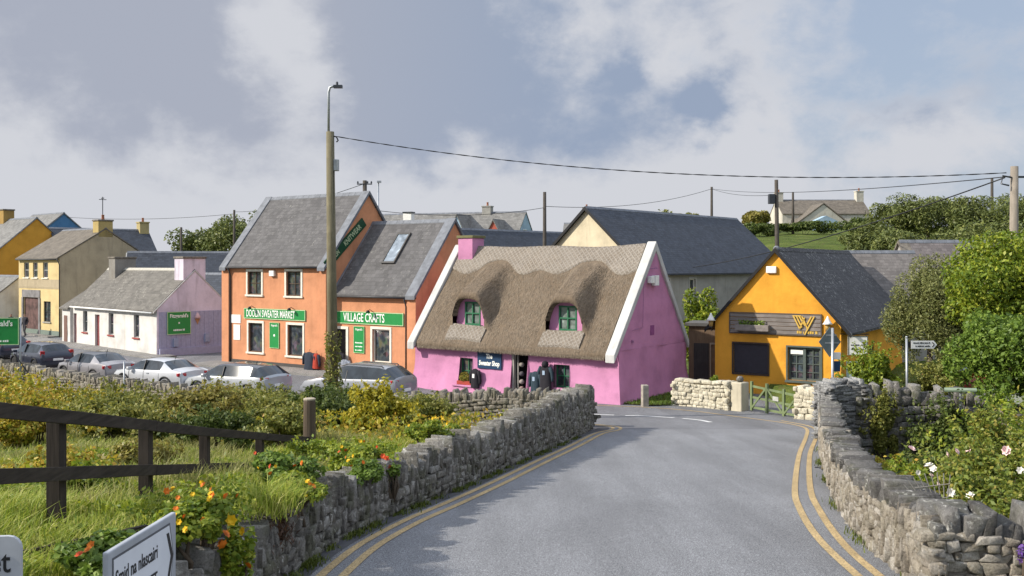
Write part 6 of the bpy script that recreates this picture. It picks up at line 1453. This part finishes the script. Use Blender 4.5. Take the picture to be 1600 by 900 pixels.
    tree('broadleaf_tree', 'taller yellow green tree behind the bright green leafy tree', 'tree', 14.6, 28.2, 1.3, 2.4, (.1, 0, 3.5, 2.0, 1.8, 2.1), 17000, .16, LEAF_YG, r=.13, clumps=36, seed=42, limbs=8)
    tree('broadleaf_tree', 'yellow green tree crown cut by the right picture edge beyond the pale pole', 'tree', 18.0, 31.0, 1.2, 2.4, (0, 0, 3.7, 2.4, 2.0, 1.7), 12000, .17, LEAF_YG, r=.13, clumps=30, seed=46, limbs=8)
    tree('willow_tree', 'grey green bushy tree right of the yellow building roof', 'tree', 15.45, 35.5, .5, 2.1, (0, 0, 2.75, 1.65, 1.6, 2.55), 21000, .15, LEAF_GREY, r=.13, clumps=34, seed=43, limbs=12, aspect=.35)
    # post and pipe rail
    p = empty('fingerpost_sign', (11.2, 27.2, gz(11.2, 27.2)), R(2), 'small white fingerpost sign with arrow on a thin grey pole', 'signpost')
    zt = 3.55 - p.location.z; m = MB(); m.tube([(0, 0, -.3), (-.02, 0, zt)], .035, 8); m.lathe((-.02, 0, zt), [(.04, 0), (.03, .05)], 8); m.build('pole', GREYMETAL, p, smooth=True)
    m = MB(); x0, x1, z0, z1 = .10, .84, zt - .30, zt - .08; m.mesh([(x, y, z) for y in (-.03, 0) for (x, z) in ((x0, z0), (x1 - .09, z0), (x1, (z0 + z1) / 2), (x1 - .09, z1), (x0, z1))], [(0, 1, 2, 3, 4), (9, 8, 7, 6, 5), (0, 5, 6, 1), (1, 6, 7, 2), (2, 7, 8, 3), (3, 8, 9, 4), (4, 9, 5, 0)]); m.build('arm', WHITE, p)
    rg = np.random.default_rng(8); text_bars('lettering', p, .16, .64, zt - .16, .045, DARKMETAL, -.032, 6, rg); text_bars('lettering', p, .22, .64, zt - .25, .045, DARKMETAL, -.032, 6, rg)
    m = MB(); m.bar((.70, -.034, zt - .12), (.76, -.034, zt - .19), .02, .008, up=(0, 1, 0)).bar((.76, -.034, zt - .19), (.70, -.034, zt - .26), .02, .008, up=(0, 1, 0)).box(-.03, .12, -.012, .012, zt - .27, zt - .11); m.build('arrow', BLACK, p)
    p = empty('pipe_rail', (11.6, 25.75, 2.05), R(-10), 'green pipe handrail along the top of the sunken garden wall', 'handrail'); m = MB(); m.tube([(0, 0, .22), (3.8, 0, .22)], .06, 8); m.build('rail', m_plain('faded_green_pipe', (.16, .22, .16), .5), p, smooth=True)
    for x in (.4, 2.0, 3.4): m = MB(); m.tube([(x, 0, -.3), (x, 0, .22)], .035, 6); m.build('post', GREYMETAL, p)
    m = MB(); m.box(1.5, 1.95, -.1, -.07, -.1, .16); m.build('notice', m_plain('pale_notice', (.5, .53, .46), .6), p)
    # diamond road sign seen from behind
    p = empty('diamond_road_sign', (9.15, 27.4, float(road_z(27.4))), R(4), 'grey back of a diamond shaped road sign on a pole at the flagstone pillar', 'road sign'); zb = p.location.z
    m = MB(); m.tube([(0, 0, -.3), (0, 0, 3.82 - zb)], .04, 8); m.build('pole', GREYMETAL, p, smooth=True)
    m = MB(); c = 3.42 - zb; r = .36; m.mesh([(x, y, z) for y in (.05, .075) for (x, z) in ((-.06, c - r - .08), (.27, c), (-.06, c + r + .06), (-.38, c))], [(0, 1, 2, 3), (7, 6, 5, 4), (0, 4, 5, 1), (1, 5, 6, 2), (2, 6, 7, 3), (3, 7, 4, 0)]); m.build('plate', m_plain('grey_sign_back', (.12, .15, .16), .5, .3), p, bevel=.004)
    m = MB(); m.box(-.2, .2, .04, .05, c - .05, c - .01).box(-.17, .13, .04, .05, c + .17, c + .21); m.build('clip', GREYMETAL, p)
    m = MB(); m.box(.06, .24, .03, .05, c - .85, c - .55); m.build('small_plate', NAVY, p)
    m = MB(); m.box(.05, .25, .03, .05, c - .5, c - .3); m.build('small_plate', WHITE, p)

def pole(label, px, Y, top, r=.12, base=None, mat=None, arms=0, box=False, lamp=False, cat='utility pole', lean=0, name='utility_pole', group='utility poles'):
    X = (px - 800) * Y / 1500; z0 = gz(X, Y) if base is None else base; h = top - z0
    p = empty(name, (X, Y, z0), 0, label, cat, group); m = MB(); m.tube([(-lean, 0, -.5), (-lean * .5, 0, h * .5), (0, 0, h)], [r * 1.2, r * 1.05, r * .85], 10); m.build('pole', mat or DARKPOLE, p, smooth=True)
    if arms: m = MB(); m.bar((-.5, -.1, h - .25), (.5, -.1, h - .25), .07, .07); [m.lathe((x, -.1, h - .2), [(.05, 0), (.06, .06), (.03, .15)], 6) for x in (-.45, 0.2, .45)]; m.build('crossarm', DARKMETAL, p)
    if box: m = MB(); m.box(-r - .38, -r + .02, -.2, .2, h - 1.6, h - .95); m.build('transformer', DARKMETAL, p, bevel=.03)
    if lamp: m = MB(); m.box(-.06, .18, -.1, .1, h - .1, h + .02); m.build('lamp_head', GREYMETAL, p)
    return p, Vector((X, Y, top))

def cable(label, a, b, sag, r=.018, n=24, twist=False, group='overhead cables'):
    a, b = Vector(a), Vector(b); pts = []
    for i in range(n + 1): t = i / n; p = a.lerp(b, t); p.z -= 4 * sag * t * (1 - t); pts.append(p - a)
    o = empty('overhead_cable', a, 0, label, 'cable', group); m = MB()
    if twist:
        for ph in (0, math.pi):
            N = 260; q = []
            for i in range(N + 1): t = i / N; p = a.lerp(b, t) - a; p.z -= 4 * sag * t * (1 - t); an = t * 130 + ph; q.append(p + Vector((0, math.cos(an), math.sin(an))) * r * .8)
            m.tube(q, r * .8, 4)
    else: m.tube(pts, r, 5)
    m.build('wire', BLACK, o, smooth=True); return o

DARKPOLE = m_wood('dark_pole_wood', (.075, .065, .055), 'z', .25)
def build_poles():
    # main lamp pole
    x0, Y = -6.25, 33.0; zb = gz(x0, Y); p = empty('lamp_pole', (x0, Y, zb), 0, 'tall weathered wooden pole carrying a street lamp and foot of ivy', 'lamp pole'); h = 10.2 - zb
    m = MB(); m.tube([(.13, 0, -.5), (.05, 0, h * .5), (-.0, 0, h)], [.185, .165, .135], 14); m.build('pole', m_wood('olive_weathered_pole', (.165, .145, .092), 'z', .3), p, smooth=True)
    m = MB(); m.tube([(-.05, -.02, h - .5), (-.05, -.02, h + 1.35), (-.01, -.02, h + 1.52), (.10, -.02, h + 1.56), (.34, -.02, h + 1.54)], .045, 8); arm = m.build('lamp_bracket', GREYMETAL, p, smooth=True)
    m = MB(); m.box(.12, .42, -.09, .07, h + 1.50, h + 1.60).lathe((.24, -.02, h + 1.60), [(.045, 0), (.04, .1), (.02, .12)], 8); m.build('lamp_head', DARKMETAL, arm)
    m = MB(); m.box(.13, .30, -.10, .08, h - 1.35, h - .95); m.build('junction_box', GREYMETAL, p, bevel=.02)
    m = MB(); m.tube([(.1, -.03, h - .15), (.22, -.03, h - .18), (.28, -.03, h - .3), (.22, -.03, h - .36)], .025, 6).tube([(.13, -.08, h - 1.0), (.15, -.1, h * .5), (.24, -.12, 1)], .012, 4); m.build('cable_clamp', BLACK, p)
    rng = np.random.default_rng(9); t = rng.random(1500) ** 1.6; a = rng.uniform(0, 6.28, 1500); rr = (.24 + .42 * (1 - t) ** 3) * rng.uniform(.7, 1.15, 1500)
    arr_mesh('ivy', leaf_quads(np.stack([.1 + rr * np.cos(a), rr * np.sin(a), .2 + t * 3.2], 1), .13, rng), [quads_idx(1500)], LEAF_OLIVE, p)
    # right pole
    r, rt = pole('thick pale wooden pole rising out of the tree at the right edge', 1585, 30, 8.7, .135, 1.2, GREYPOLE, lean=.05, name='utility_pole'); m = MB(); h = 8.7 - 1.2
    m.tube([(-.12, -.05, h - .35), (-.4, -.08, h - .3), (-.45, -.08, h - .55), (-.2, -.05, h - .6)], .03, 6).box(.1, .4, -.04, .04, h - .36, h - .3); m.build('bracket', DARKMETAL, r)
    _, t1 = pole('dark pole standing behind the thatched ridge and the hall gable', 851, 74, 5.6 + 115 * 74 / 1500, .15)
    _, t2 = pole('thin dark pole above the slate hall roof', 1112, 100, 5.6 + 123 * 100 / 1500, .14)
    _, t3 = pole('dark pole with a transformer box left of the hill farmhouse', 1213, 64, 5.6 + 134 * 64 / 1500, .14, box=True, lean=-.12)
    _, t4 = pole('slender pole directly in front of the hill farmhouse', 1239, 112, 5.6 + 115 * 112 / 1500, .14)
    _, t5 = pole('dark pole in front of the wooded left skyline', 366, 100, 5.6 + 87 * 100 / 1500, .13)
    _, t6 = pole('dark pole with crossarm behind the tall orange gable', 570, 64, 5.6 + 133 * 64 / 1500, .16, arms=1)
    _, t7 = pole('short dark pole among the pines right of the farmhouse', 1550, 92, 5.6 + 137 * 92 / 1500, .14)
    pole('thin lamp standard behind the tall orange gable apex', 591, 60, 5.6 + 132 * 60 / 1500, .06, mat=GREYMETAL, lamp=True, cat='street lamp', name='street_lamp', group=None)
    pole('short dark pole behind the slate house near the left skyline', 283, 92, 5.6 + 60 * 92 / 1500, .12)
    pole('thin grey marker post between street wall and white saloon', 194, 39.3, 5.6 - 150 * 39.3 / 1500, .035, mat=GREYMETAL, cat='marker post', name='marker_post', group=None)
    cable('thick twisted cable from the lamp pole across the sky to the pale right pole', (-6.1, 33, 10.05), (15.45, 30, 8.5), .62, .012, twist=True)
    cable('service cable sloping from the pale right pole down to the hall', (15.4, 30, 8.35), (10.6, 56.2, 5.5), .35, .022)
    cable('thin wire between the gable pole and the pole behind the thatch', t6 - Vector((0, 0, 1.9)), t1 - Vector((0, 0, 1.2)), .5, .02)
    cable('thin wire between the pole behind the thatch and the pole above the hall', t1 - Vector((0, 0, 1.1)), t2 - Vector((0, 0, .2)), .7, .022)
    cable('thin wire from the pole above the hall to the pale right pole', t2 - Vector((0, 0, .2)), (15.7, 30, 8.4), .45, .018)
    cable('thin wire between the pole above the hall and the transformer pole', t2 - Vector((0, 0, .2)), t3 - Vector((0, 0, 1.0)), .3, .018)
    cable('thin wire from the left skyline pole to the gable pole crossarm', t5 - Vector((0, 0, .2)), t6 - Vector((0, 0, .2)), .5, .022)
    cable('thin wire from the left skyline pole toward the blue house', t5 - Vector((0, 0, .4)), (-50, 106, 11.0), .4, .022)

def build_hill_trees():
    rng = np.random.default_rng(61)
    specs = [('broad pine beside the hill farmhouse gable', 1400, 92, 12.0, 3.6, 4200), ('tall dark pine in the middle of the right skyline', 1450, 88, 12.6, 4.2, 5200), ('spreading pine right of the tall dark pine', 1515, 86, 11.8, 4.0, 5200), ('dense pine at the far right of the skyline behind the pale pole', 1585, 84, 12.4, 4.6, 5200), ('low pine at the edge of the green hill field', 1355, 80, 9.0, 3.0, 4200), ('low dense pine above the yellow roof', 1425, 74, 8.6, 3.6, 4600), ('low dense pine in front of the right skyline pines', 1500, 70, 8.4, 3.6, 4600), ('bushy pine behind the yellow green trees', 1570, 66, 8.9, 3.6, 4600)]
    for i, (lab, px, Y, top, w, n) in enumerate(specs):
        X = (px - 800) * Y / 1500; z = gz(X, Y); h = max(2.5, top - z)
        tree('pine_tree', lab, 'tree', X, Y, z, h * .5, (0, 0, h * .52, w * 1.05, w * .8, h * .5), n + 1800, .36, LEAF_PINE, r=.18, clumps=34, seed=400 + i, group='pines on the right hill', limbs=8, sub=(.2, .34), aspect=.3, up=.5)
    for i, (lab, px, Y, top, w, mt) in enumerate((('dark bushy tree left of the hill farmhouse', 1180, 118, 12.3, 1.9, LEAF_BROWN), ('round treetop showing above the hall roof', 1025, 150, 14.5, 3.4, LEAF_OLIVE), ('smaller treetop right of the round one above the hall roof', 1075, 150, 13.9, 2.2, LEAF_OLIVE),
            ('round olive tree on the left skyline beside the slate house', 318, 125, 10.6, 4.2, LEAF_PINE), ('taller olive tree on the left skyline left of the orange gable', 368, 122, 11.8, 4.4, LEAF_PINE), ('olive tree hidden partly by the tall orange gable', 412, 120, 12.2, 3.8, LEAF_PINE), ('small tree beside the distant chimney', 905, 130, 10.6, 1.8, LEAF_OLIVE))):
        X = (px - 800) * Y / 1500; z = gz(X, Y); h = top - z
        tree('skyline_tree', lab, 'tree', X, Y, z, h * .45, (0, 0, h * .55, w, w * .8, h * .5), 4800, .42, mt, r=.16, clumps=24, seed=430 + i, group='trees on the skyline', limbs=6)
    for i, (lab, px, Y, w, h) in enumerate((('long dark hedge below the hill farmhouse', 1255, 112, 5.4, 1.6), ('dark hedge joining the farmhouse to the pines', 1340, 108, 4.2, 2.2), ('grey hedge left of the transformer pole', 1185, 108, 2.6, 1.6))):
        X = (px - 800) * Y / 1500; bush('hedge', lab, 'hedge', X, Y, w, 1.2, h, 3000, .34, LEAF_DARK, 'hedges on the hill', 16, 450 + i, None, 3)

def build_near_signs():
    p = empty('fingerpost_sign', (-2.03, 4.78, 2.4), 0, 'near white street fingerpost reading Sraid na nIascairi with arrow pointing away', 'signpost')
    m = MB(); m.tube([(-.03, 0, -.2), (-.03, 0, 1.62)], .032, 10); m.build('post', GREYMETAL, p, smooth=True)
    L, H, zt = .80, .46, 1.77; an = math.atan2(.80, .06)
    s = bpy.data.objects.new('arm', None); 
    M = Matrix.Rotation(an, 4, 'Z')
    def q(x, y, z): v = M @ Vector((x, y, 0)); return (v.x, v.y, z)
    def slab(mb, poly, y0, y1): n = len(poly); mb.mesh([q(x, y, z) for y in (y0, y1) for x, z in poly], [tuple(range(n)), tuple(range(2 * n - 1, n - 1, -1))] + [(i, i + n, (i + 1) % n + n, (i + 1) % n) for i in range(n)])
    m = MB(); slab(m, [(0, zt - H), (L, zt - H), (L, zt), (0, zt)], -.02, .012); arm = m.build('arm', m_plain('grey_sign_backing', (.36, .38, .41), .5), p, bevel=.008)
    def outline(d): return [(d, zt - H + d), (L - d - .05, zt - H + d), (L - d, zt - H / 2), (L - d - .05, zt - d), (d, zt - d)]
    m = MB(); slab(m, outline(.04), -.022, -.0201); m.build('border', m_plain('grey_sign_line', (.10, .105, .115), .5), arm)
    m = MB(); slab(m, outline(.052), -.024, -.0221); m.build('face', m_plain('sign_face_white', (.66, .68, .72), .35, var=.05), arm)
    m = MB()
    for (a, b) in (((L - .14, zt - .09), (L - .085, zt - H / 2)), ((L - .085, zt - H / 2), (L - .14, zt - H + .09))): slab(m, [(a[0], a[1]), (a[0] + .03, a[1]), (b[0] + .03, b[1]), (b[0], b[1])], -.026, -.0241)
    m.build('arrow', BLACK, arm)
    for body, z, sz, sx in (('Sraid na nIascairi', zt - .155, .108, .66), ('FISHERSTREET', zt - .305, .115, .66)):
        v = q(.065, -.0255, z); text('lettering', body, BLACK, arm, v, (R(90), 0, an), sz, .001, sx, .001, 'LEFT')
    p = empty('street_sign', (-2.35, 3.86, 2.6), R(6), 'rounded white street sign cut off at the lower left corner', 'sign')
    m = MB(); c = .05; x0, x1, z0, z1 = -.88, .362, 1.42, 1.905; pts = []
    for cx, cz, a0 in ((x1 - c, z1 - c, 0), (x0 + c, z1 - c, 90), (x0 + c, z0 + c, 180), (x1 - c, z0 + c, 270)):
        for k in range(5): t = R(a0 + k * 22.5); pts.append((cx + c * math.cos(t), cz + c * math.sin(t)))
    n = len(pts); m.mesh([(x, y, z) for y in (-.01, .01) for x, z in pts], [tuple(range(n)), tuple(range(2 * n - 1, n - 1, -1))] + [(i, i + n, (i + 1) % n + n, (i + 1) % n) for i in range(n)]); b = m.build('plate', m_plain('sign_face_white', (.40, .415, .44), .4, var=.12), p)
    text('lettering', 'Fisherstreet', BLACK, b, (.322, -.0115, 1.80), (R(90), 0, 0), .13, .001, .8, .001, 'RIGHT')
    m = MB(); m.bar((-.6, -.0115, 1.655), (.30, -.0115, 1.655), .012, .002, up=(0, 1, 0)).bar((.24, -.0115, 1.70), (.305, -.0115, 1.655), .014, .002, up=(0, 1, 0)).bar((.24, -.0115, 1.61), (.305, -.0115, 1.655), .014, .002, up=(0, 1, 0)); m.build('arrow', BLACK, b)
    for x in (-.7, 0): m = MB(); m.tube([(x, .04, -.2), (x, .04, 1.75)], .03, 8); m.build('post', GREYMETAL, p, smooth=True)

def build_street_things(A, B, Ct):
    NAVYC = m_plain('navy_knitwear', (.03, .038, .055), .95); RUST = m_plain('red_knitwear', (.38, .05, .03), .95); GREYC = m_plain('grey_knitwear', (.20, .22, .26), .95, var=.5, scale=18); BLK = m_plain('black_knitwear', (.022, .02, .025), .95); PALE = m_plain('pale_blue_print', (.3, .38, .48), .9); TEAL = m_plain('dark_teal_knitwear', (.03, .05, .065), .95)
    d = deg(A); rz = -R(d)
    garment('jacket', 'dark navy jacket hanging beside the tall orange shop corner', on(A, 7.35, 1.05, .35), rz, (NAVYC, NAVYC), .75, 1.0, group='garments displayed outside the shops')
    garment('jacket', 'red jacket hanging beside the navy one at the tall orange shop', on(A, 7.82, 1.0, .30), rz, (RUST, NAVYC), .40, .80, group='garments displayed outside the shops')
    garment('jacket', 'dark coat hanging in the doorway of the lower orange shop', on(B, .85, 1.1, .25), rz, (BLK, BLK), .5, 1.1, group='garments displayed outside the shops')
    garment('jacket', 'grey striped knit hanging right of the lower orange shop doorway', on(B, 1.35, .75, .4), rz, (GREYC, GREYC), .7, .95, group='garments displayed outside the shops')
    b = empty('crate_stack', on(B, 1.95, -.1, .35), rz, 'small stack of coloured crates by the lower orange shop doorway', 'crates'); q = MB()
    m = MB(); m.box(-.3, .3, -.2, .2, 0, .22); m.build('crate', m_wood('brown_crate', (.20, .12, .06)), b); m = MB(); m.box(-.26, .26, -.18, .18, .225, .42); m.build('crate', m_wood('green_crate', (.14, .16, .06)), b); m = MB(); m.box(-.2, .2, -.15, .15, .425, .56); m.build('crate', m_plain('red_crate', (.34, .12, .07), .7), b)
    rz = -R(37)
    garment('jacket', 'black knit with white print hanging by the left cottage window', on(Ct, 3.85, .95, .22), rz, (BLK, WHITE, BLK), .45, .85, group='garments displayed outside the shops')
    garment('jacket', 'teal knit hanging right of the pink cottage doorway', on(Ct, 7.18, 1.05, .22), rz, (TEAL, PALE, TEAL), .48, .95, group='garments displayed outside the shops')
    garment('jacket', 'black hooded jumper with pale band right of the cottage doorway', on(Ct, 7.72, 1.35, .24), rz, (BLK, PALE, TEAL), .6, 1.15, True, group='garments displayed outside the shops')
    # stock hanging just inside the doorway
    for i, z in enumerate((1.45, 1.05, .7, .4)):
        m = MB(); m.lathe((0, 0, 0), [(.05, 0), (.12, .06), (.12, .14), (.05, .2)], 8); o = m.build('hat', m_plain('knit_hat', ((.30, .27, .24), (.10, .09, .1), (.32, .28, .26), (.28, .20, .18))[i], .95), None, smooth=True); o.location = on(Ct, 6.18, z - .3, -.16)
        tag(o, ('cream knit hat topmost in the cottage doorway', 'charcoal knit hat second from the top in the cottage doorway', 'oatmeal knit hat third from the top in the cottage doorway', 'brown knit hat lowest in the cottage doorway')[i], 'hat', 'hats stacked in the cottage doorway')
    # roadside board on the far left
    s = sign_board('roadside_sign', "large green Fitzgerald's roadside board at the left picture edge", (-26.6, 45.0, 1.86), -6, 3.35, 1.28, SIGNGREEN, SIGNBORDER, .06)
    text('lettering', "Fitzgerald's", LETTER, s, (2.35, -.07, 1.0), (R(90), 0, 0), .36, .004, .9, .006); text_bars('lettering', s, 1.7, 2.9, .14, .10, LETTER, -.066, 6, np.random.default_rng(6))
    m = MB(); m.box(2.3, 2.42, -.07, -.06, .55, .68); m.build('emblem', LETTER, s)
    for x in (.2, 3.38): m = MB(); m.tube([(x, .03, -2.6), (x, .03, 1.3)], .05, 8); m.build('post', GREYMETAL, s, smooth=True)
    m = MB(); m.tube([(3.2, -.2, .0 - .4), (4.6, -.6, -2.2)], .03, 6); m.build('stay', BLACK, s)
    person('person in a dark coat standing nearest the cream house shop door', (-38.4, 75.7, -.02), R(160), (.03, .028, .035), (.06, .055, .06), sc=1.06)
    person('person in dark clothes and light trousers left of the shop door', (-40.2, 77.0, -.02), R(-120), (.025, .03, .045), (.17, .16, .15), hair=(.10, .05, .025), sc=1.02)
    # pavements
    u = np.array([math.cos(R(35)), -math.sin(R(35))]); n = np.array([-u[1], u[0]]) * -1
    def line(p, q, k=30): return np.array([np.array(p) + (np.array(q) - np.array(p)) * t for t in np.linspace(0, 1, k)])
    f = np.array([-16.8, 55.3]); kerb_strip('pavement', line(f + n * 1.9 - u * .3, f + n * 1.6 + u * 15.0), 1.95, .11, side=-1)
    kerb_strip('pavement', line((-37.5, 72.6), (-21.6, 57.4), 20), 1.6, .10, side=-1)
    kerb_strip('pavement', line((-50, 87), (-36, 74.4), 20), 3.0, .10, side=-1)

# ------------------------------------------------------------------ sky, sun, camera
def pixdir(px, py): v = Vector(((px - 800) / 1500, 1, (415 - py) / 1500)); return v.normalized()
SUN_TO = Vector((-.95, -.16, .60)).normalized()
def build_world():
    w = bpy.data.worlds.new('World'); bpy.context.scene.world = w; w.use_nodes = True; t = w.node_tree; t.nodes.clear()
    class W(NT):
        def __init__(s): s.t = t; s.tc = s.n('ShaderNodeTexCoord')
    k = W(); out = k.n('ShaderNodeOutputWorld'); bg = k.n('ShaderNodeBackground'); bg.inputs[1].default_value = .1; k.l(bg.outputs[0], out.inputs[0])
    sky = k.n('ShaderNodeTexSky'); sky.sky_type = 'NISHITA'; sky.sun_disc = False; sky.sun_elevation = math.asin(SUN_TO.z); sky.sun_rotation = math.atan2(SUN_TO.x, SUN_TO.y); sky.air_density = 1.2; sky.dust_density = 1.6; sky.ozone_density = 1.5
    d = k.tc.outputs['Generated']; nz = k.n('ShaderNodeVectorMath', operation='NORMALIZE'); k.l(d, nz.inputs[0]); d = nz.outputs[0]
    # clouds live on the sky sphere: noise of the direction itself, with lobes where the photographed banks hang
    sx = k.n('ShaderNodeSeparateXYZ'); k.l(d, sx.inputs[0])
    mp = k.n('ShaderNodeMapping'); mp.inputs['Scale'].default_value = (1, 1, 1.45); mp.inputs['Location'].default_value = (.37, .2, .1); k.l(d, mp.inputs[0]); P = mp.outputs[0]
    wn = k.n('ShaderNodeTexNoise'); wn.inputs['Scale'].default_value = 6.5; wn.inputs['Detail'].default_value = 9; wn.inputs['Roughness'].default_value = .58; k.l(P, wn.inputs['Vector'])
    ws = k.n('ShaderNodeVectorMath', operation='SUBTRACT'); k.l(wn.outputs['Color'], ws.inputs[0]); ws.inputs[1].default_value = (.5, .5, .5)
    wm = k.n('ShaderNodeVectorMath', operation='SCALE'); k.l(ws.outputs[0], wm.inputs[0]); wm.inputs['Scale'].default_value = .20
    wa = k.n('ShaderNodeVectorMath', operation='ADD'); k.l(d, wa.inputs[0]); k.l(wm.outputs[0], wa.inputs[1]); dr = d; d = wa.outputs[0]
    def lobe(px, py, rad, amt, ax=1.0):
        q = pixdir(px, py); dt = k.n('ShaderNodeVectorMath', operation='SUBTRACT'); k.l(d, dt.inputs[0]); dt.inputs[1].default_value = q
        sc = k.n('ShaderNodeVectorMath', operation='MULTIPLY'); k.l(dt.outputs[0], sc.inputs[0]); sc.inputs[1].default_value = (1 / ax, 1, 1)
        ln = k.n('ShaderNodeVectorMath', operation='LENGTH'); k.l(sc.outputs[0], ln.inputs[0]); r = rad / 1500
        return k.math('MULTIPLY', k.math('EXPONENT', k.math('MULTIPLY', k.math('POWER', k.math('DIVIDE', ln.outputs['Value'], r), 2), -1)), amt)
    def total(ls):
        s = ls[0]
        for l in ls[1:]: s = k.math('ADD', s, l)
        return s
    n1 = k.noise(2.2, 6, P, .55); n2 = k.noise(6.0, 9, P, .6, .25); n3 = k.noise(15.0, 8, P, .62, .2)
    fluff = k.math('ADD', k.math('MULTIPLY', k.math('SUBTRACT', n2, .5), 1.0), k.math('MULTIPLY', k.math('SUBTRACT', n3, .5), .55))
    # cover: how much bright cloud hides the blue grey; shade: how dark the cloud base is
    cover = total([k.math('ADD', .42, k.math('MULTIPLY', fluff, 1.1)), k.math('MULTIPLY', k.math('SUBTRACT', n1, .5), .5), lobe(180, 250, 480, .45, 1.5), lobe(450, 90, 240, .45), lobe(930, 210, 230, .20, 1.9), lobe(850, 60, 300, .25, 1.2), lobe(1350, 90, 330, -.32, 1.5), lobe(1420, 250, 70, .26, 1.6), lobe(1000, 285, 300, .2, 3)])
    shade = total([k.math('MULTIPLY', fluff, 1.25), k.math('MULTIPLY', k.math('SUBTRACT', n1, .5), .5), lobe(110, 60, 240, .72, 1.4), lobe(320, 150, 160, .72, 1.1), lobe(650, 90, 165, .95, 1.0), lobe(800, 20, 170, .32, 1.4), lobe(880, 190, 110, .55, 1.7), lobe(1085, 165, 62, .70, 1.0), lobe(945, 115, 40, .45), lobe(1310, 195, 55, .35, 1.5), lobe(1480, 180, 60, .2, 1.8),
                   lobe(450, 90, 130, -.80), lobe(60, 190, 150, -.30, 1.8), lobe(850, 105, 95, -.55, 1.3), lobe(1040, 235, 60, -.25, 2)])
    low = k.ramp(sx.outputs[2], [(.02, (1, 1, 1)), (.17, (0, 0, 0))], 'EASE'); shade = k.math('SUBTRACT', shade, k.math('MULTIPLY', low, .45)); cover = k.math('ADD', cover, k.math('MULTIPLY', low, .12))
    cv = k.ramp(cover, [(.22, (0, 0, 0)), (.66, (1, 1, 1))], 'EASE'); sd = k.ramp(shade, [(.02, (0, 0, 0)), (.62, (1, 1, 1))], 'EASE')
    dark = k.mix(k.ramp(k.math('ADD', k.math('MULTIPLY', sx.outputs[0], 2.0), .62), [(.2, (0, 0, 0)), (.75, (1, 1, 1))]), (2.5, 2.70, 3.25), (1.95, 2.38, 3.2))
    cloud = k.mix(sd, (4.0, 4.1, 4.4), dark)
    blue = k.mix(.84, sky.outputs[0], (2.5, 2.95, 3.8))
    blue = k.mix(k.math('MULTIPLY', sd, .8), blue, dark)
    # added fill: sky above the frame is brightened to lift the shadows
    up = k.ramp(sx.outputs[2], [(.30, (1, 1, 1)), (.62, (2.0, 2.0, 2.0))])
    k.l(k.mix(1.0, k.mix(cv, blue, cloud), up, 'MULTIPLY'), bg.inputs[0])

def build_light_camera():
    s = bpy.data.lights.new('sun', 'SUN'); s.energy = 3.7; s.angle = R(.6); s.color = (1, .93, .82); o = bpy.data.objects.new('sun', s); C.objects.link(o); o.location = (-30, -10, 40); o.rotation_euler = SUN_TO.to_track_quat('Z', 'Y').to_euler()
    c = bpy.data.cameras.new('camera'); c.lens = 33.75; c.sensor_width = 36; c.shift_y = -35 / 1600; c.clip_start = .1; c.clip_end = 12000
    o = bpy.data.objects.new('camera', c); C.objects.link(o); o.location = (0, 0, 5.6); o.rotation_euler = (R(90), 0, 0); bpy.context.scene.camera = o
    sc = bpy.context.scene; v = sc.view_settings; v.view_transform = 'Standard'; v.look = 'None'; v.exposure = .68; v.gamma = 1; v.use_curve_mapping = False
    sc.render.engine = 'CYCLES'; sc.cycles.max_bounces = 6; sc.cycles.diffuse_bounces = 3; sc.cycles.glossy_bounces = 2; sc.cycles.transmission_bounces = 2; sc.cycles.use_denoising = True; sc.cycles.sample_clamp_indirect = 4

build_world(); build_light_camera()
build_ground(); build_road(); build_markings(); build_walls()
A = build_sweater_market(); B = build_village_crafts(); shop_signs(A, B); Ct = build_cottage(); build_yellow()
build_left_row(); build_back(); build_cars(); build_street_things(A, B, Ct)
build_left_bank(); build_fence(); build_right_garden(); build_poles(); build_hill_trees(); build_near_signs()
